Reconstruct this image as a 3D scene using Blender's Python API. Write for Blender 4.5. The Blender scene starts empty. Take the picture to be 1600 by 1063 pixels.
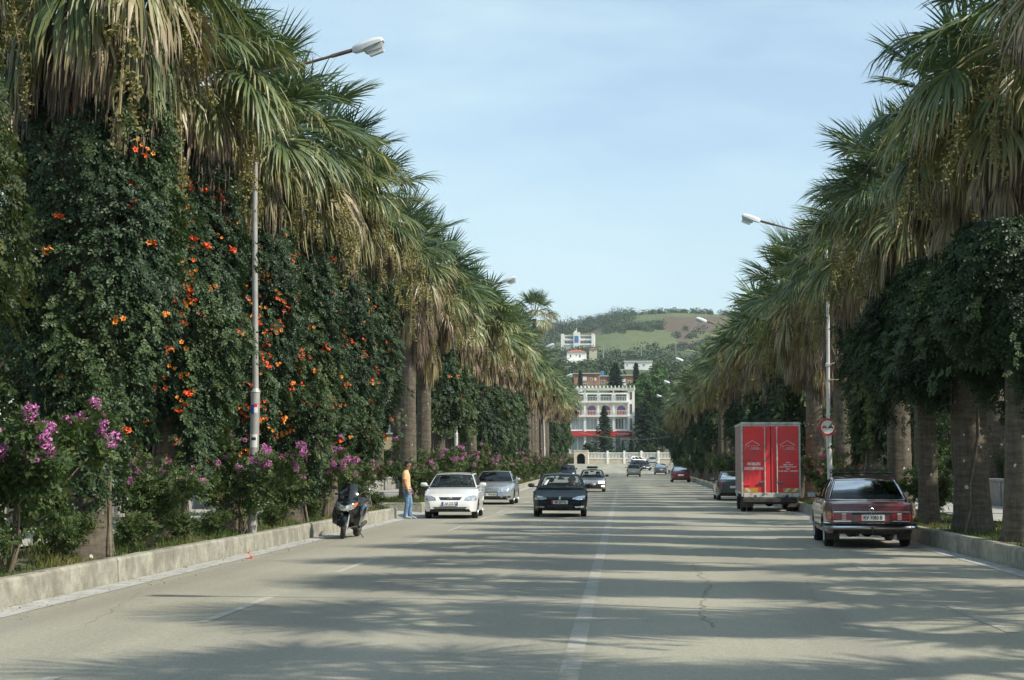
import bpy, bmesh, math, random
import numpy as np
from mathutils import Vector, Matrix
from mathutils.bvhtree import BVHTree
R = math.radians
PI = math.pi
random.seed(7)
RNG = np.random.default_rng(7)
SC = bpy.context.scene
COL = SC.collection

# ------------------------------------------------------------------ camera
cam_d = bpy.data.cameras.new('camera')
cam = bpy.data.objects.new('camera', cam_d)
COL.objects.link(cam)
cam_d.sensor_width = 36.0
cam_d.lens = 60.75
cam_d.clip_start = 0.3
cam_d.clip_end = 6000
cam.location = (0, 0, 1.62)
cam.rotation_euler = (R(90 + 4.18), 0, R(3.687))
SC.camera = cam

# ------------------------------------------------------------------ light
SUN_EL = 43.0
SUN_DIR = Vector((0.93, -0.37, 0)).normalized() * math.cos(R(SUN_EL)) + Vector((0, 0, math.sin(R(SUN_EL))))
sun_d = bpy.data.lights.new('sun', 'SUN')
sun_d.energy = 4.0
sun_d.angle = R(0.55)
sun_d.color = (1.0, 0.93, 0.80)
sun = bpy.data.objects.new('sun', sun_d)
COL.objects.link(sun)
sun.rotation_euler = SUN_DIR.to_track_quat('Z', 'Y').to_euler()

world = bpy.data.worlds.new('World')
SC.world = world
world.use_nodes = True
wn, wl = world.node_tree.nodes, world.node_tree.links
for n in list(wn): wn.remove(n)
wo = wn.new('ShaderNodeOutputWorld')
bg = wn.new('ShaderNodeBackground')
sky = wn.new('ShaderNodeTexSky')
sky.sky_type = 'NISHITA'
sky.sun_disc = False
sky.sun_elevation = R(SUN_EL)
sky.sun_rotation = math.atan2(SUN_DIR.x, SUN_DIR.y)
sky.air_density = 1.0
sky.dust_density = 0.7
sky.ozone_density = 1.3
# thin high cloud veil
tc = wn.new('ShaderNodeTexCoord')
mp = wn.new('ShaderNodeMapping'); mp.inputs['Scale'].default_value = (1.0, 1.0, 4.0)
mp.inputs['Rotation'].default_value = (0, R(9), 0)
nz = wn.new('ShaderNodeTexNoise'); nz.inputs['Scale'].default_value = 3.4
nz.inputs['Detail'].default_value = 6; nz.inputs['Roughness'].default_value = 0.55
rp = wn.new('ShaderNodeValToRGB')
rp.color_ramp.elements[0].position = 0.40; rp.color_ramp.elements[0].color = (0, 0, 0, 1)
rp.color_ramp.elements[1].position = 0.75; rp.color_ramp.elements[1].color = (1, 1, 1, 1)
ml = wn.new('ShaderNodeMath'); ml.operation = 'MULTIPLY_ADD'; ml.inputs[1].default_value = 0.62; ml.inputs[2].default_value = 0.26
mx = wn.new('ShaderNodeMix'); mx.data_type = 'RGBA'
mx.inputs[7].default_value = (4.3, 5.6, 6.0, 1)
wl.new(tc.outputs['Generated'], mp.inputs['Vector']); wl.new(mp.outputs[0], nz.inputs['Vector'])
wl.new(nz.outputs[0], rp.inputs[0]); wl.new(rp.outputs[0], ml.inputs[0]); wl.new(ml.outputs[0], mx.inputs[0])
wl.new(sky.outputs[0], mx.inputs[6]); wl.new(mx.outputs[2], bg.inputs[0])
bg.inputs[1].default_value = 0.142
wl.new(bg.outputs[0], wo.inputs[0])

SC.render.engine = 'CYCLES'
SC.view_settings.view_transform = 'Standard'
SC.view_settings.look = 'None'
SC.view_settings.exposure = 0.32
SC.view_settings.gamma = 1.0
SC.view_settings.use_curve_mapping = False
SC.cycles.max_bounces = 6
SC.cycles.diffuse_bounces = 3
SC.cycles.glossy_bounces = 3
SC.cycles.transmission_bounces = 4
SC.cycles.transparent_max_bounces = 8

# ------------------------------------------------------------------ materials
def _nt(name):
    m = bpy.data.materials.new(name); m.use_nodes = True
    nt = m.node_tree
    for n in list(nt.nodes): nt.nodes.remove(n)
    o = nt.nodes.new('ShaderNodeOutputMaterial')
    return m, nt, o

def _noise(nt, scale, detail=4, rough=0.5, coord='Object', sc=(1, 1, 1)):
    t = nt.nodes.new('ShaderNodeTexCoord'); mp = nt.nodes.new('ShaderNodeMapping')
    mp.inputs['Scale'].default_value = sc
    n = nt.nodes.new('ShaderNodeTexNoise'); n.inputs['Scale'].default_value = scale
    n.inputs['Detail'].default_value = detail; n.inputs['Roughness'].default_value = rough
    nt.links.new(t.outputs[coord], mp.inputs[0]); nt.links.new(mp.outputs[0], n.inputs['Vector'])
    return n.outputs[0]

def _ramp(nt, fac, stops):
    r = nt.nodes.new('ShaderNodeValToRGB')
    el = r.color_ramp.elements
    while len(el) < len(stops): el.new(0.5)
    for e, (p, c) in zip(el, stops):
        e.position = p; e.color = (c[0], c[1], c[2], 1) if not isinstance(c, (int, float)) else (c, c, c, 1)
    nt.links.new(fac, r.inputs[0])
    return r.outputs[0]

def _mix(nt, fac, a, b, mode='MIX'):
    m = nt.nodes.new('ShaderNodeMix'); m.data_type = 'RGBA'; m.blend_type = mode
    for i, v in ((0, fac), (6, a), (7, b)):
        if isinstance(v, (int, float)): m.inputs[i].default_value = v
        elif isinstance(v, tuple): m.inputs[i].default_value = (v[0], v[1], v[2], 1)
        else: nt.links.new(v, m.inputs[i])
    return m.outputs[2]

def _bump(nt, h, strength=0.3, dist=0.02):
    b = nt.nodes.new('ShaderNodeBump'); b.inputs['Strength'].default_value = strength
    b.inputs['Distance'].default_value = dist
    nt.links.new(h, b.inputs['Height'])
    return b.outputs[0]

def _math(nt, op, a, b=None):
    m = nt.nodes.new('ShaderNodeMath'); m.operation = op
    for i, v in enumerate((a, b)):
        if v is None: continue
        if isinstance(v, (int, float)): m.inputs[i].default_value = v
        else: nt.links.new(v, m.inputs[i])
    return m.outputs[0]

def mat(name, c, rough=0.6, metal=0.0, var=0.18, scale=6.0, bump=0.0, coat=0.0, spec=0.5, dirt=None, bscale=None, emit=None):
    m, nt, o = _nt(name)
    p = nt.nodes.new('ShaderNodeBsdfPrincipled')
    f = _noise(nt, scale)
    d = tuple(max(0, x * (1 - var)) for x in c); l = tuple(min(1, x * (1 + var)) for x in c)
    col = _ramp(nt, f, [(0.3, d), (0.7, l)])
    if dirt:
        f2 = _noise(nt, dirt[2], 5, 0.65)
        k = _ramp(nt, f2, [(dirt[3] if len(dirt) > 3 else 0.45, 0.0), ((dirt[3] if len(dirt) > 3 else 0.45) + 0.2, dirt[1])])
        col = _mix(nt, k, col, dirt[0])
    nt.links.new(col, p.inputs['Base Color'])
    p.inputs['Roughness'].default_value = rough; p.inputs['Metallic'].default_value = metal
    p.inputs['Coat Weight'].default_value = coat; p.inputs['Coat Roughness'].default_value = 0.06
    p.inputs['Specular IOR Level'].default_value = spec
    if emit:
        p.inputs['Emission Color'].default_value = (*emit[0], 1); p.inputs['Emission Strength'].default_value = emit[1]
    if bump:
        nt.links.new(_bump(nt, _noise(nt, bscale or scale * 4, 5, 0.6), bump, 0.03), p.inputs['Normal'])
    nt.links.new(p.outputs[0], o.inputs[0])
    return m

def leaf_mat(name, stops, rough=0.5, trans=0.3, nscale=0.7, spec=0.35):
    """stops: ramp over the per-leaf 'tint' attribute"""
    m, nt, o = _nt(name)
    a = nt.nodes.new('ShaderNodeAttribute'); a.attribute_name = 'tint'
    oi = nt.nodes.new('ShaderNodeObjectInfo')
    ns = _noise(nt, nscale, 3)
    v = _math(nt, 'ADD', a.outputs['Fac'], _math(nt, 'MULTIPLY', _math(nt, 'SUBTRACT', oi.outputs['Random'], 0.5), 0.10))
    v = _math(nt, 'ADD', v, _math(nt, 'MULTIPLY', _math(nt, 'SUBTRACT', ns, 0.5), 0.25))
    col = _ramp(nt, v, stops)
    p = nt.nodes.new('ShaderNodeBsdfPrincipled'); nt.links.new(col, p.inputs['Base Color'])
    p.inputs['Roughness'].default_value = rough; p.inputs['Specular IOR Level'].default_value = spec
    t = nt.nodes.new('ShaderNodeBsdfTranslucent')
    tcx = _mix(nt, 1.0, col, (1.0, 1.0, 0.55), 'MULTIPLY'); nt.links.new(tcx, t.inputs[0])
    s = nt.nodes.new('ShaderNodeMixShader'); s.inputs[0].default_value = trans
    nt.links.new(p.outputs[0], s.inputs[1]); nt.links.new(t.outputs[0], s.inputs[2]); nt.links.new(s.outputs[0], o.inputs[0])
    return m

def glass_mat(name, tint=(0.55, 0.62, 0.62), rough=0.03, ior=1.6):
    m, nt, o = _nt(name)
    tr = nt.nodes.new('ShaderNodeBsdfTransparent'); tr.inputs[0].default_value = (*tint, 1)
    g = nt.nodes.new('ShaderNodeBsdfGlossy'); g.inputs['Roughness'].default_value = rough
    f = nt.nodes.new('ShaderNodeFresnel'); f.inputs[0].default_value = ior
    s = nt.nodes.new('ShaderNodeMixShader')
    nt.links.new(f.outputs[0], s.inputs[0]); nt.links.new(tr.outputs[0], s.inputs[1]); nt.links.new(g.outputs[0], s.inputs[2])
    nt.links.new(s.outputs[0], o.inputs[0])
    return m

# ------------------------------------------------------------------ objects
def tag(o, label=None, cat=None, group=None, kind=None):
    if label: o['label'] = label
    if cat: o['category'] = cat
    if group: o['group'] = group
    if kind: o['kind'] = kind
    return o

def thing(name, label, cat, loc=(0, 0, 0), rz=0, group=None, scale=1):
    o = bpy.data.objects.new(name, None)
    o.empty_display_size = 0.2
    COL.objects.link(o)
    o.location = loc; o.rotation_euler = (0, 0, rz)
    if scale != 1: o.scale = (scale,) * 3 if isinstance(scale, (int, float)) else scale
    return tag(o, label, cat, group)

def inst(name, me, parent=None, loc=(0, 0, 0), rot=(0, 0, 0), scale=None):
    o = bpy.data.objects.new(name, me); COL.objects.link(o)
    o.location = loc; o.rotation_euler = rot
    if scale is not None: o.scale = scale if hasattr(scale, '__len__') else (scale,) * 3
    if parent: o.parent = parent
    return o

class MB:
    """collects geometry for ONE mesh"""
    def __init__(s): s.v = []; s.f = []; s.m = []
    def add(s, vs, fs, mi=0):
        b = len(s.v); s.v += [tuple(v) for v in vs]
        for f in fs: s.f.append(tuple(i + b for i in f)); s.m.append(mi)
        return s
    def box(s, x0, y0, z0, x1, y1, z1, mi=0, bev=0.0):
        if bev > 0:
            b = min(bev, (x1 - x0) * .45, (y1 - y0) * .45, (z1 - z0) * .45)
            vs = []
            for z, i in ((z0, b), (z0 + b, 0), (z1 - b, 0), (z1, b)):
                k = b
                if i:   # cap ring inset
                    vs += [(x0 + b, y0 + b, z), (x1 - b, y0 + b, z), (x1 - b, y0 + b, z), (x1 - b, y1 - b, z), (x1 - b, y1 - b, z), (x0 + b, y1 - b, z), (x0 + b, y1 - b, z), (x0 + b, y0 + b, z)]
                else:
                    vs += [(x0 + k, y0, z), (x1 - k, y0, z), (x1, y0 + k, z), (x1, y1 - k, z), (x1 - k, y1, z), (x0 + k, y1, z), (x0, y1 - k, z), (x0, y0 + k, z)]
            fs = []
            for r in range(3):
                for j in range(8):
                    a, c = r * 8 + j, r * 8 + (j + 1) % 8
                    fs.append((a, c, c + 8, a + 8))
            fs.append((0, 7, 5, 3)[::1] if False else (6, 4, 2, 0)); fs.append((24, 26, 28, 30))
            return s.add(vs, fs, mi)
        vs = [(x0, y0, z0), (x1, y0, z0), (x1, y1, z0), (x0, y1, z0), (x0, y0, z1), (x1, y0, z1), (x1, y1, z1), (x0, y1, z1)]
        return s.add(vs, [(0, 3, 2, 1), (4, 5, 6, 7), (0, 1, 5, 4), (1, 2, 6, 5), (2, 3, 7, 6), (3, 0, 4, 7)], mi)
    def tube(s, pts, rad, n=8, mi=0, cap=True):
        pts = [Vector(p) for p in pts]
        rr = rad if hasattr(rad, '__len__') else [rad] * len(pts)
        vs = []; up = Vector((0, 0, 1))
        for i, p in enumerate(pts):
            d = (pts[min(i + 1, len(pts) - 1)] - pts[max(i - 1, 0)])
            if d.length < 1e-9: d = Vector((0, 0, 1))
            d.normalize()
            u = up if abs(d.z) < 0.95 else Vector((1, 0, 0))
            a = d.cross(u).normalized(); b = d.cross(a).normalized()
            for k in range(n):
                t = 2 * PI * k / n
                vs.append(p + (a * math.cos(t) + b * math.sin(t)) * rr[i])
        fs = []
        for i in range(len(pts) - 1):
            for k in range(n):
                a_, b_ = i * n + k, i * n + (k + 1) % n
                fs.append((a_, a_ + n, b_ + n, b_))
        if cap:
            fs.append(tuple(range(n))); fs.append(tuple((len(pts) - 1) * n + k for k in reversed(range(n))))
        return s.add(vs, fs, mi)
    def lathe(s, prof, n=24, axis='z', c=(0, 0, 0), mi=0):
        vs = []
        for (r, h) in prof:
            for k in range(n):
                t = 2 * PI * k / n; a, b = r * math.cos(t), r * math.sin(t)
                v = {'z': (a, b, h), 'y': (a, h, b), 'x': (h, a, b)}[axis]
                vs.append((v[0] + c[0], v[1] + c[1], v[2] + c[2]))
        fs = []
        for i in range(len(prof) - 1):
            for k in range(n):
                a, b = i * n + k, i * n + (k + 1) % n
                fs.append((a, b, b + n, a + n))
        return s.add(vs, fs, mi)
    def ell(s, c, r, nu=16, nv=10, mi=0, rot=None):
        vs = []; fs = []
        for j in range(nv + 1):
            ph = -PI / 2 + PI * j / nv
            for i in range(nu):
                t = 2 * PI * i / nu
                v = Vector((r[0] * math.cos(ph) * math.cos(t), r[1] * math.cos(ph) * math.sin(t), r[2] * math.sin(ph)))
                if rot: v = rot @ v
                vs.append(v + Vector(c))
        for j in range(nv):
            for i in range(nu):
                a, b = j * nu + i, j * nu + (i + 1) % nu
                fs.append((a, b, b + nu, a + nu))
        return s.add(vs, fs, mi)
    def loft(s, rings, mi=0, cap=True, closed=True):
        n = len(rings[0]); vs = [p for r in rings for p in r]; fs = []
        for i in range(len(rings) - 1):
            for k in range(n if closed else n - 1):
                a, b = i * n + k, i * n + (k + 1) % n
                fs.append((a, b, b + n, a + n))
        if cap:
            fs.append(tuple(reversed(range(n)))); fs.append(tuple((len(rings) - 1) * n + k for k in range(n)))
        return s.add(vs, fs, mi)
    def grid(s, P, mi=0, flip=False):
        nu, nv = len(P), len(P[0]); vs = [p for r in P for p in r]; fs = []
        for i in range(nu - 1):
            for j in range(nv - 1):
                q = (i * nv + j, (i + 1) * nv + j, (i + 1) * nv + j + 1, i * nv + j + 1)
                fs.append(q[::-1] if flip else q)
        return s.add(vs, fs, mi)
    def mesh(s, name, mats, smooth=None):
        me = bpy.data.meshes.new(name)
        me.from_pydata([tuple(v) for v in s.v], [], s.f)
        mats = mats if isinstance(mats, (list, tuple)) else [mats]
        for m in mats: me.materials.append(m)
        if len(mats) > 1: me.polygons.foreach_set('material_index', s.m)
        me.validate()
        if smooth is not None:
            me.polygons.foreach_set('use_smooth', [True] * len(me.polygons))
            me.set_sharp_from_angle(angle=R(smooth))
        me.update()
        return me
    def build(s, name, mats, parent=None, smooth=None, fixn=False):
        me = s.mesh(name, mats, smooth)
        if fixn:
            bm = bmesh.new(); bm.from_mesh(me); bmesh.ops.remove_doubles(bm, verts=bm.verts, dist=1e-4)
            bmesh.ops.recalc_face_normals(bm, faces=bm.faces); bm.to_mesh(me); bm.free()
            if smooth is not None: me.set_sharp_from_angle(angle=R(smooth))
        return inst(name, me, parent)

def np_mesh(name, V, F, mats, tint=None, fm=None, smooth=False):
    """V (n,3), F (m,k) uniform polygons"""
    V = np.asarray(V, dtype=np.float32); F = np.asarray(F, dtype=np.int32)
    me = bpy.data.meshes.new(name)
    k = F.shape[1]
    me.vertices.add(len(V)); me.vertices.foreach_set('co', V.ravel())
    me.loops.add(F.size); me.loops.foreach_set('vertex_index', F.ravel())
    me.polygons.add(len(F))
    me.polygons.foreach_set('loop_start', np.arange(0, F.size, k, dtype=np.int32))
    me.polygons.foreach_set('loop_total', np.full(len(F), k, dtype=np.int32))
    for m in (mats if isinstance(mats, (list, tuple)) else [mats]): me.materials.append(m)
    if fm is not None: me.polygons.foreach_set('material_index', np.asarray(fm, dtype=np.int32))
    me.polygons.foreach_set('use_smooth', np.full(len(F), smooth))
    me.update(calc_edges=True)
    if tint is not None:
        at = me.attributes.new('tint', 'FLOAT', 'POINT'); at.data.foreach_set('value', np.asarray(tint, dtype=np.float32))
    return me

def text_pts(txt, size, align='CENTER', extrude=0.0, bold=0.0, sx=1.0, shear=0.0):
    cu = bpy.data.curves.new('t', 'FONT'); cu.body = txt; cu.size = size; cu.align_x = align; cu.align_y = 'CENTER'
    cu.extrude = extrude; cu.offset = bold; cu.resolution_u = 3; cu.shear = shear
    o = bpy.data.objects.new('t', cu); COL.objects.link(o)
    me = bpy.data.meshes.new_from_object(o)
    vs = [Vector((v.co.x * sx, v.co.y, v.co.z)) for v in me.vertices]; fs = [tuple(p.vertices) for p in me.polygons]
    bpy.data.objects.remove(o); bpy.data.curves.remove(cu); bpy.data.meshes.remove(me)
    return vs, fs

def put_text(mb, txt, size, org, u, w, n, off=0.004, **k):
    vs, fs = text_pts(txt, size, **k)
    org, u, w, n = Vector(org), Vector(u), Vector(w), Vector(n)
    mb.add([org + u * v.x + w * v.y + n * (off + v.z) for v in vs], fs)

_OR = ['first', 'second', 'third', 'fourth', 'fifth', 'sixth', 'seventh', 'eighth', 'ninth', 'tenth', 'eleventh', 'twelfth', 'thirteenth', 'fourteenth', 'fifteenth', 'sixteenth', 'seventeenth', 'eighteenth', 'nineteenth']
def ordn(i):
    """0 -> first"""
    if i < 19: return _OR[i]
    t = (i + 1) // 10; u = (i + 1) % 10
    ten = {2: 'twent', 3: 'thirt', 4: 'fort', 5: 'fift'}[t]
    return ten + 'ieth' if u == 0 else ten + 'y-' + _OR[u - 1]
def lerp(a, b, t): return a + (b - a) * t
def interp(x, pts):
    if x <= pts[0][0]: return pts[0][1]
    for (x0, y0), (x1, y1) in zip(pts, pts[1:]):
        if x <= x1: return lerp(y0, y1, (x - x0) / max(1e-9, x1 - x0))
    return pts[-1][1]

GZ = [(0, 0), (100, 0), (125, .07), (150, .2), (203, .4), (229, .52), (290, 1.15), (335, 2.1)]
def gz(Y): return interp(Y, GZ)

def at(px, py, Y):
    """world point seen at photo pixel (1600 wide) at distance Y (layout helper)"""
    d = cam.rotation_euler.to_matrix() @ Vector(((px - 800) / 2700.0, -(py - 531.5) / 2700.0, -1.0))
    t = Y / d.y
    return Vector((d.x * t, Y, 1.62 + d.z * t))
# ------------------------------------------------------------------ material library
M = {}
def road_material(name='asphalt', over=None):
    m, nt, o = _nt(name)
    p = nt.nodes.new('ShaderNodeBsdfPrincipled')
    f1 = _noise(nt, 0.18, 5, 0.6)
    base = _ramp(nt, f1, [(0.3, (0.325, 0.310, 0.240)), (0.7, (0.405, 0.387, 0.300))])
    f2 = _noise(nt, 0.9, 6, 0.7, sc=(1, 0.25, 1))
    base = _mix(nt, _ramp(nt, f2, [(0.55, 0.0), (0.75, 0.35)]), base, (0.24, 0.225, 0.19))
    f5 = _noise(nt, 0.45, 5, 0.6, sc=(1, 0.12, 1))
    base = _mix(nt, _ramp(nt, f5, [(0.45, 0.0), (0.7, 0.4)]), base, (0.45, 0.42, 0.35))
    f6 = _noise(nt, 1.7, 3, 0.5, sc=(1, 0.5, 1))
    base = _mix(nt, _ramp(nt, f6, [(0.68, 0.0), (0.76, 0.45)]), base, (0.17, 0.16, 0.14))
    f7 = _noise(nt, 1.0, 3, 0.5, sc=(0.75, 0.012, 1))
    base = _mix(nt, _ramp(nt, f7, [(0.42, 0.0), (0.62, 0.6)]), base, (0.265, 0.252, 0.212))
    f8 = _noise(nt, 1.3, 2, 0.3, sc=(1, 1, 1))
    base = _mix(nt, _ramp(nt, f8, [(0.72, 0.0), (0.735, 0.3)]), base, (0.22, 0.21, 0.185))
    if over:
        w = _ramp(nt, _noise(nt, over[1], 5, 0.75), [(over[2], 0.0), (over[2] + .22, over[3])])
        base = _mix(nt, w, base, over[0])
    f3 = _noise(nt, 60.0, 2, 0.6)
    base = _mix(nt, 0.75, base, _ramp(nt, f3, [(0.3, (0.62, 0.62, 0.64)), (0.7, (1.32, 1.30, 1.27))]), 'MULTIPLY')
    f4 = _noise(nt, 16.0, 6, 0.85)
    base = _mix(nt, 0.8, base, _ramp(nt, f4, [(0.32, (0.66, 0.66, 0.68)), (0.68, (1.24, 1.24, 1.22))]), 'MULTIPLY')
    nt.links.new(base, p.inputs['Base Color']); p.inputs['Roughness'].default_value = 0.82
    p.inputs['Specular IOR Level'].default_value = 0.4
    nt.links.new(_bump(nt, f3, 0.5, 0.006), p.inputs['Normal'])
    nt.links.new(p.outputs[0], o.inputs[0]); return m
M['road'] = road_material()
M['paint'] = road_material('worn_paint', ((0.54, 0.53, 0.48), 9.0, 0.36, 0.85))
M['paint_faint'] = road_material('very_worn_paint', ((0.50, 0.49, 0.44), 7.0, 0.42, 0.7))
M['stripe'] = road_material('old_stripe', ((0.48, 0.47, 0.42), 1.3, 0.32, 0.62))
M['gutter'] = mat('gutter_cement', (0.44, 0.44, 0.42), 0.8, var=0.2, scale=3, dirt=((0.25, 0.235, 0.19), 0.6, 2.2, 0.5), bump=0.2)
M['crack'] = mat('crack_fill', (0.26, 0.235, 0.18), 0.95, var=0.4, scale=20)
M['kerb'] = mat('kerb_concrete', (0.365, 0.35, 0.285), 0.9, var=0.22, scale=7, dirt=((0.19, 0.18, 0.14), 0.75, 2.0, 0.42), bump=0.5, bscale=26)
M['path'] = mat('path_concrete', (0.42, 0.40, 0.36), 0.85, var=0.12, scale=2, dirt=((0.25, 0.24, 0.2), 0.5, 1.2))
M['soil'] = mat('verge_soil', (0.13, 0.11, 0.065), 0.95, var=0.35, scale=3, dirt=((0.07, 0.10, 0.03), 0.9, 1.1, 0.42), bump=0.6)
M['ground'] = mat('garden_ground', (0.10, 0.105, 0.05), 0.95, var=0.35, scale=0.4, dirt=((0.17, 0.15, 0.09), 0.8, 0.15, 0.5), bump=0.5)
M['wallc'] = mat('low_wall_concrete', (0.36, 0.35, 0.33), 0.88, var=0.15, scale=2, dirt=((0.2, 0.19, 0.16), 0.7, 0.9), bump=0.3)

GREENS = [(0.0, (0.018, 0.040, 0.020)), (0.35, (0.040, 0.078, 0.030)), (0.6, (0.085, 0.130, 0.038)), (0.82, (0.17, 0.17, 0.045)), (1.0, (0.26, 0.17, 0.07))]
M['frond'] = leaf_mat('palm_frond', [(0.0, (0.040, 0.078, 0.040)), (0.25, (0.085, 0.140, 0.060)), (0.45, (0.185, 0.225, 0.085)), (0.62, (0.32, 0.30, 0.125)), (0.78, (0.40, 0.32, 0.20)), (0.9, (0.27, 0.20, 0.14)), (1.0, (0.17, 0.12, 0.085))], rough=0.42, trans=0.22, spec=0.55)
M['fruit'] = leaf_mat('palm_fruit', [(0.0, (0.15, 0.145, 0.05)), (0.5, (0.25, 0.225, 0.08)), (1.0, (0.40, 0.33, 0.17))], rough=0.7, trans=0.12)
M['vine'] = leaf_mat('vine_leaf', [(0.0, (0.024, 0.048, 0.024)), (0.4, (0.042, 0.078, 0.034)), (0.65, (0.068, 0.112, 0.038)), (0.85, (0.15, 0.18, 0.05)), (1.0, (0.24, 0.19, 0.07))], rough=0.45, trans=0.22)
M['vine_yel'] = leaf_mat('vine_leaf_yellowing', [(0.0, (0.035, 0.060, 0.024)), (0.45, (0.075, 0.100, 0.030)), (0.75, (0.15, 0.145, 0.035)), (1.0, (0.24, 0.17, 0.05))], rough=0.5, trans=0.3)
M['bush'] = leaf_mat('bush_leaf', [(0.0, (0.035, 0.065, 0.024)), (0.5, (0.075, 0.125, 0.036)), (0.8, (0.14, 0.17, 0.05)), (1.0, (0.26, 0.18, 0.06))], rough=0.5, trans=0.3)
M['tree'] = leaf_mat('tree_leaf', [(0.0, (0.022, 0.044, 0.018)), (0.4, (0.040, 0.075, 0.024)), (0.7, (0.075, 0.120, 0.032)), (1.0, (0.13, 0.16, 0.045))], rough=0.5, trans=0.25)
M['conifer'] = leaf_mat('conifer_needle', [(0.0, (0.022, 0.050, 0.030)), (0.5, (0.045, 0.085, 0.045)), (1.0, (0.085, 0.12, 0.05))], rough=0.6, trans=0.12)
M['pine'] = leaf_mat('pine_needle', [(0.0, (0.030, 0.070, 0.022)), (0.5, (0.075, 0.15, 0.035)), (1.0, (0.13, 0.21, 0.05))], rough=0.6, trans=0.2)
M['scrub'] = leaf_mat('hill_scrub', [(0.0, (0.030, 0.055, 0.026)), (0.5, (0.060, 0.095, 0.040)), (1.0, (0.12, 0.14, 0.06))], rough=0.8, trans=0.05, nscale=0.02)
M['grass'] = leaf_mat('grass_blade', [(0.0, (0.045, 0.085, 0.02)), (0.5, (0.10, 0.16, 0.035)), (0.8, (0.20, 0.20, 0.06)), (1.0, (0.32, 0.26, 0.12))], rough=0.6, trans=0.3)
M['pink'] = mat('pink_petal', (0.60, 0.20, 0.47), 0.7, var=0.35, scale=14)
M['amber'] = mat('amber_petal', (0.80, 0.26, 0.03), 0.5, var=0.35, scale=9)
M['rose'] = mat('rose_petal', (0.62, 0.12, 0.22), 0.6, var=0.35, scale=14)
M['orange'] = mat('orange_petal', (0.80, 0.105, 0.022), 0.5, var=0.30, scale=9)
M['stem'] = mat('woody_stem', (0.21, 0.17, 0.12), 0.85, var=0.3, scale=9, bump=0.4)
M['petiole'] = mat('petiole', (0.27, 0.24, 0.10), 0.5, var=0.3, scale=3)

def trunk_material():
    m, nt, o = _nt('palm_trunk')
    p = nt.nodes.new('ShaderNodeBsdfPrincipled')
    ring = _noise(nt, 1.0, 4, 0.6, sc=(2.2, 2.2, 15))
    fine = _noise(nt, 9.0, 5, 0.7, sc=(1, 1, 1))
    vert = _noise(nt, 14.0, 3, 0.6, sc=(1, 1, 0.12))
    c = _ramp(nt, ring, [(0.3, (0.080, 0.066, 0.050)), (0.55, (0.130, 0.110, 0.082)), (0.8, (0.190, 0.165, 0.125))])
    c = _mix(nt, 0.8, c, _ramp(nt, fine, [(0.3, (0.65, 0.65, 0.66)), (0.7, (1.3, 1.28, 1.22))]), 'MULTIPLY')
    c = _mix(nt, 0.6, c, _ramp(nt, vert, [(0.35, (0.7, 0.7, 0.7)), (0.65, (1.2, 1.2, 1.2))]), 'MULTIPLY')
    sp = _ramp(nt, _noise(nt, 7.5, 1, 0.4), [(0.765, 0.0), (0.785, 1.0)])
    c = _mix(nt, sp, c, (0.62, 0.6, 0.55))
    nt.links.new(c, p.inputs['Base Color']); p.inputs['Roughness'].default_value = 0.92
    h = _math(nt, 'ADD', _math(nt, 'MULTIPLY', ring, 1.0), _math(nt, 'MULTIPLY', fine, 0.6))
    nt.links.new(_bump(nt, h, 0.6, 0.02), p.inputs['Normal'])
    nt.links.new(p.outputs[0], o.inputs[0]); return m
M['trunk'] = trunk_material()
M['bark'] = mat('tree_bark', (0.12, 0.095, 0.07), 0.95, var=0.35, scale=5, bump=0.8)

def car_paint(name, c, metal=0.0, dirt=None, rough=0.28):
    return mat(name, c, rough, metal, var=0.05, scale=1.5, coat=0.8, dirt=dirt or ((0.30, 0.27, 0.22), 0.18, 1.6, 0.5))
M['white_car'] = car_paint('white_car_paint', (0.78, 0.79, 0.78))
M['silver_car'] = car_paint('silver_car_paint', (0.50, 0.54, 0.56), 0.55)
M['teal_car'] = mat('dark_teal_car_paint', (0.004, 0.011, 0.015), 0.42, 0.0, var=0.05, coat=0.04, spec=0.20)
M['grey_car'] = car_paint('grey_car_paint', (0.22, 0.24, 0.26), 0.45)
M['maroon_car'] = car_paint('maroon_car_paint', (0.13, 0.016, 0.02), 0.0, dirt=((0.17, 0.12, 0.10), 0.35, 1.1, 0.45), rough=0.38)
M['dgrey_car'] = car_paint('dark_grey_car_paint', (0.075, 0.09, 0.095), 0.4)
M['black_car'] = mat('black_car_paint', (0.010, 0.013, 0.018), 0.4, 0.0, var=0.05, coat=0.05, spec=0.25)
M['gold_car'] = car_paint('pale_gold_car_paint', (0.42, 0.39, 0.31), 0.5)
M['red_car'] = car_paint('wine_red_car_paint', (0.13, 0.02, 0.03), 0.2)
M['blue_cab'] = car_paint('blue_cab_paint', (0.02, 0.07, 0.20))
M['glass'] = glass_mat('car_glass', (0.78, 0.84, 0.84), ior=1.32)
M['glass_dark'] = glass_mat('tinted_glass', (0.22, 0.25, 0.26))
M['rubber'] = mat('tyre_rubber', (0.022, 0.022, 0.021), 0.85, var=0.3, scale=8, dirt=((0.16, 0.14, 0.11), 0.35, 5))
M['plastic'] = mat('black_plastic', (0.025, 0.025, 0.027), 0.55, var=0.2, scale=8)
M['gloss_black'] = mat('gloss_black', (0.008, 0.009, 0.011), 0.12, var=0.1, coat=1.0)
M['interior'] = mat('car_interior', (0.035, 0.036, 0.038), 0.8, var=0.3)
M['seat'] = mat('seat_cloth', (0.06, 0.062, 0.065), 0.9, var=0.2)
M['alloy'] = mat('wheel_alloy', (0.45, 0.46, 0.47), 0.35, 0.8, var=0.1)
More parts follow.
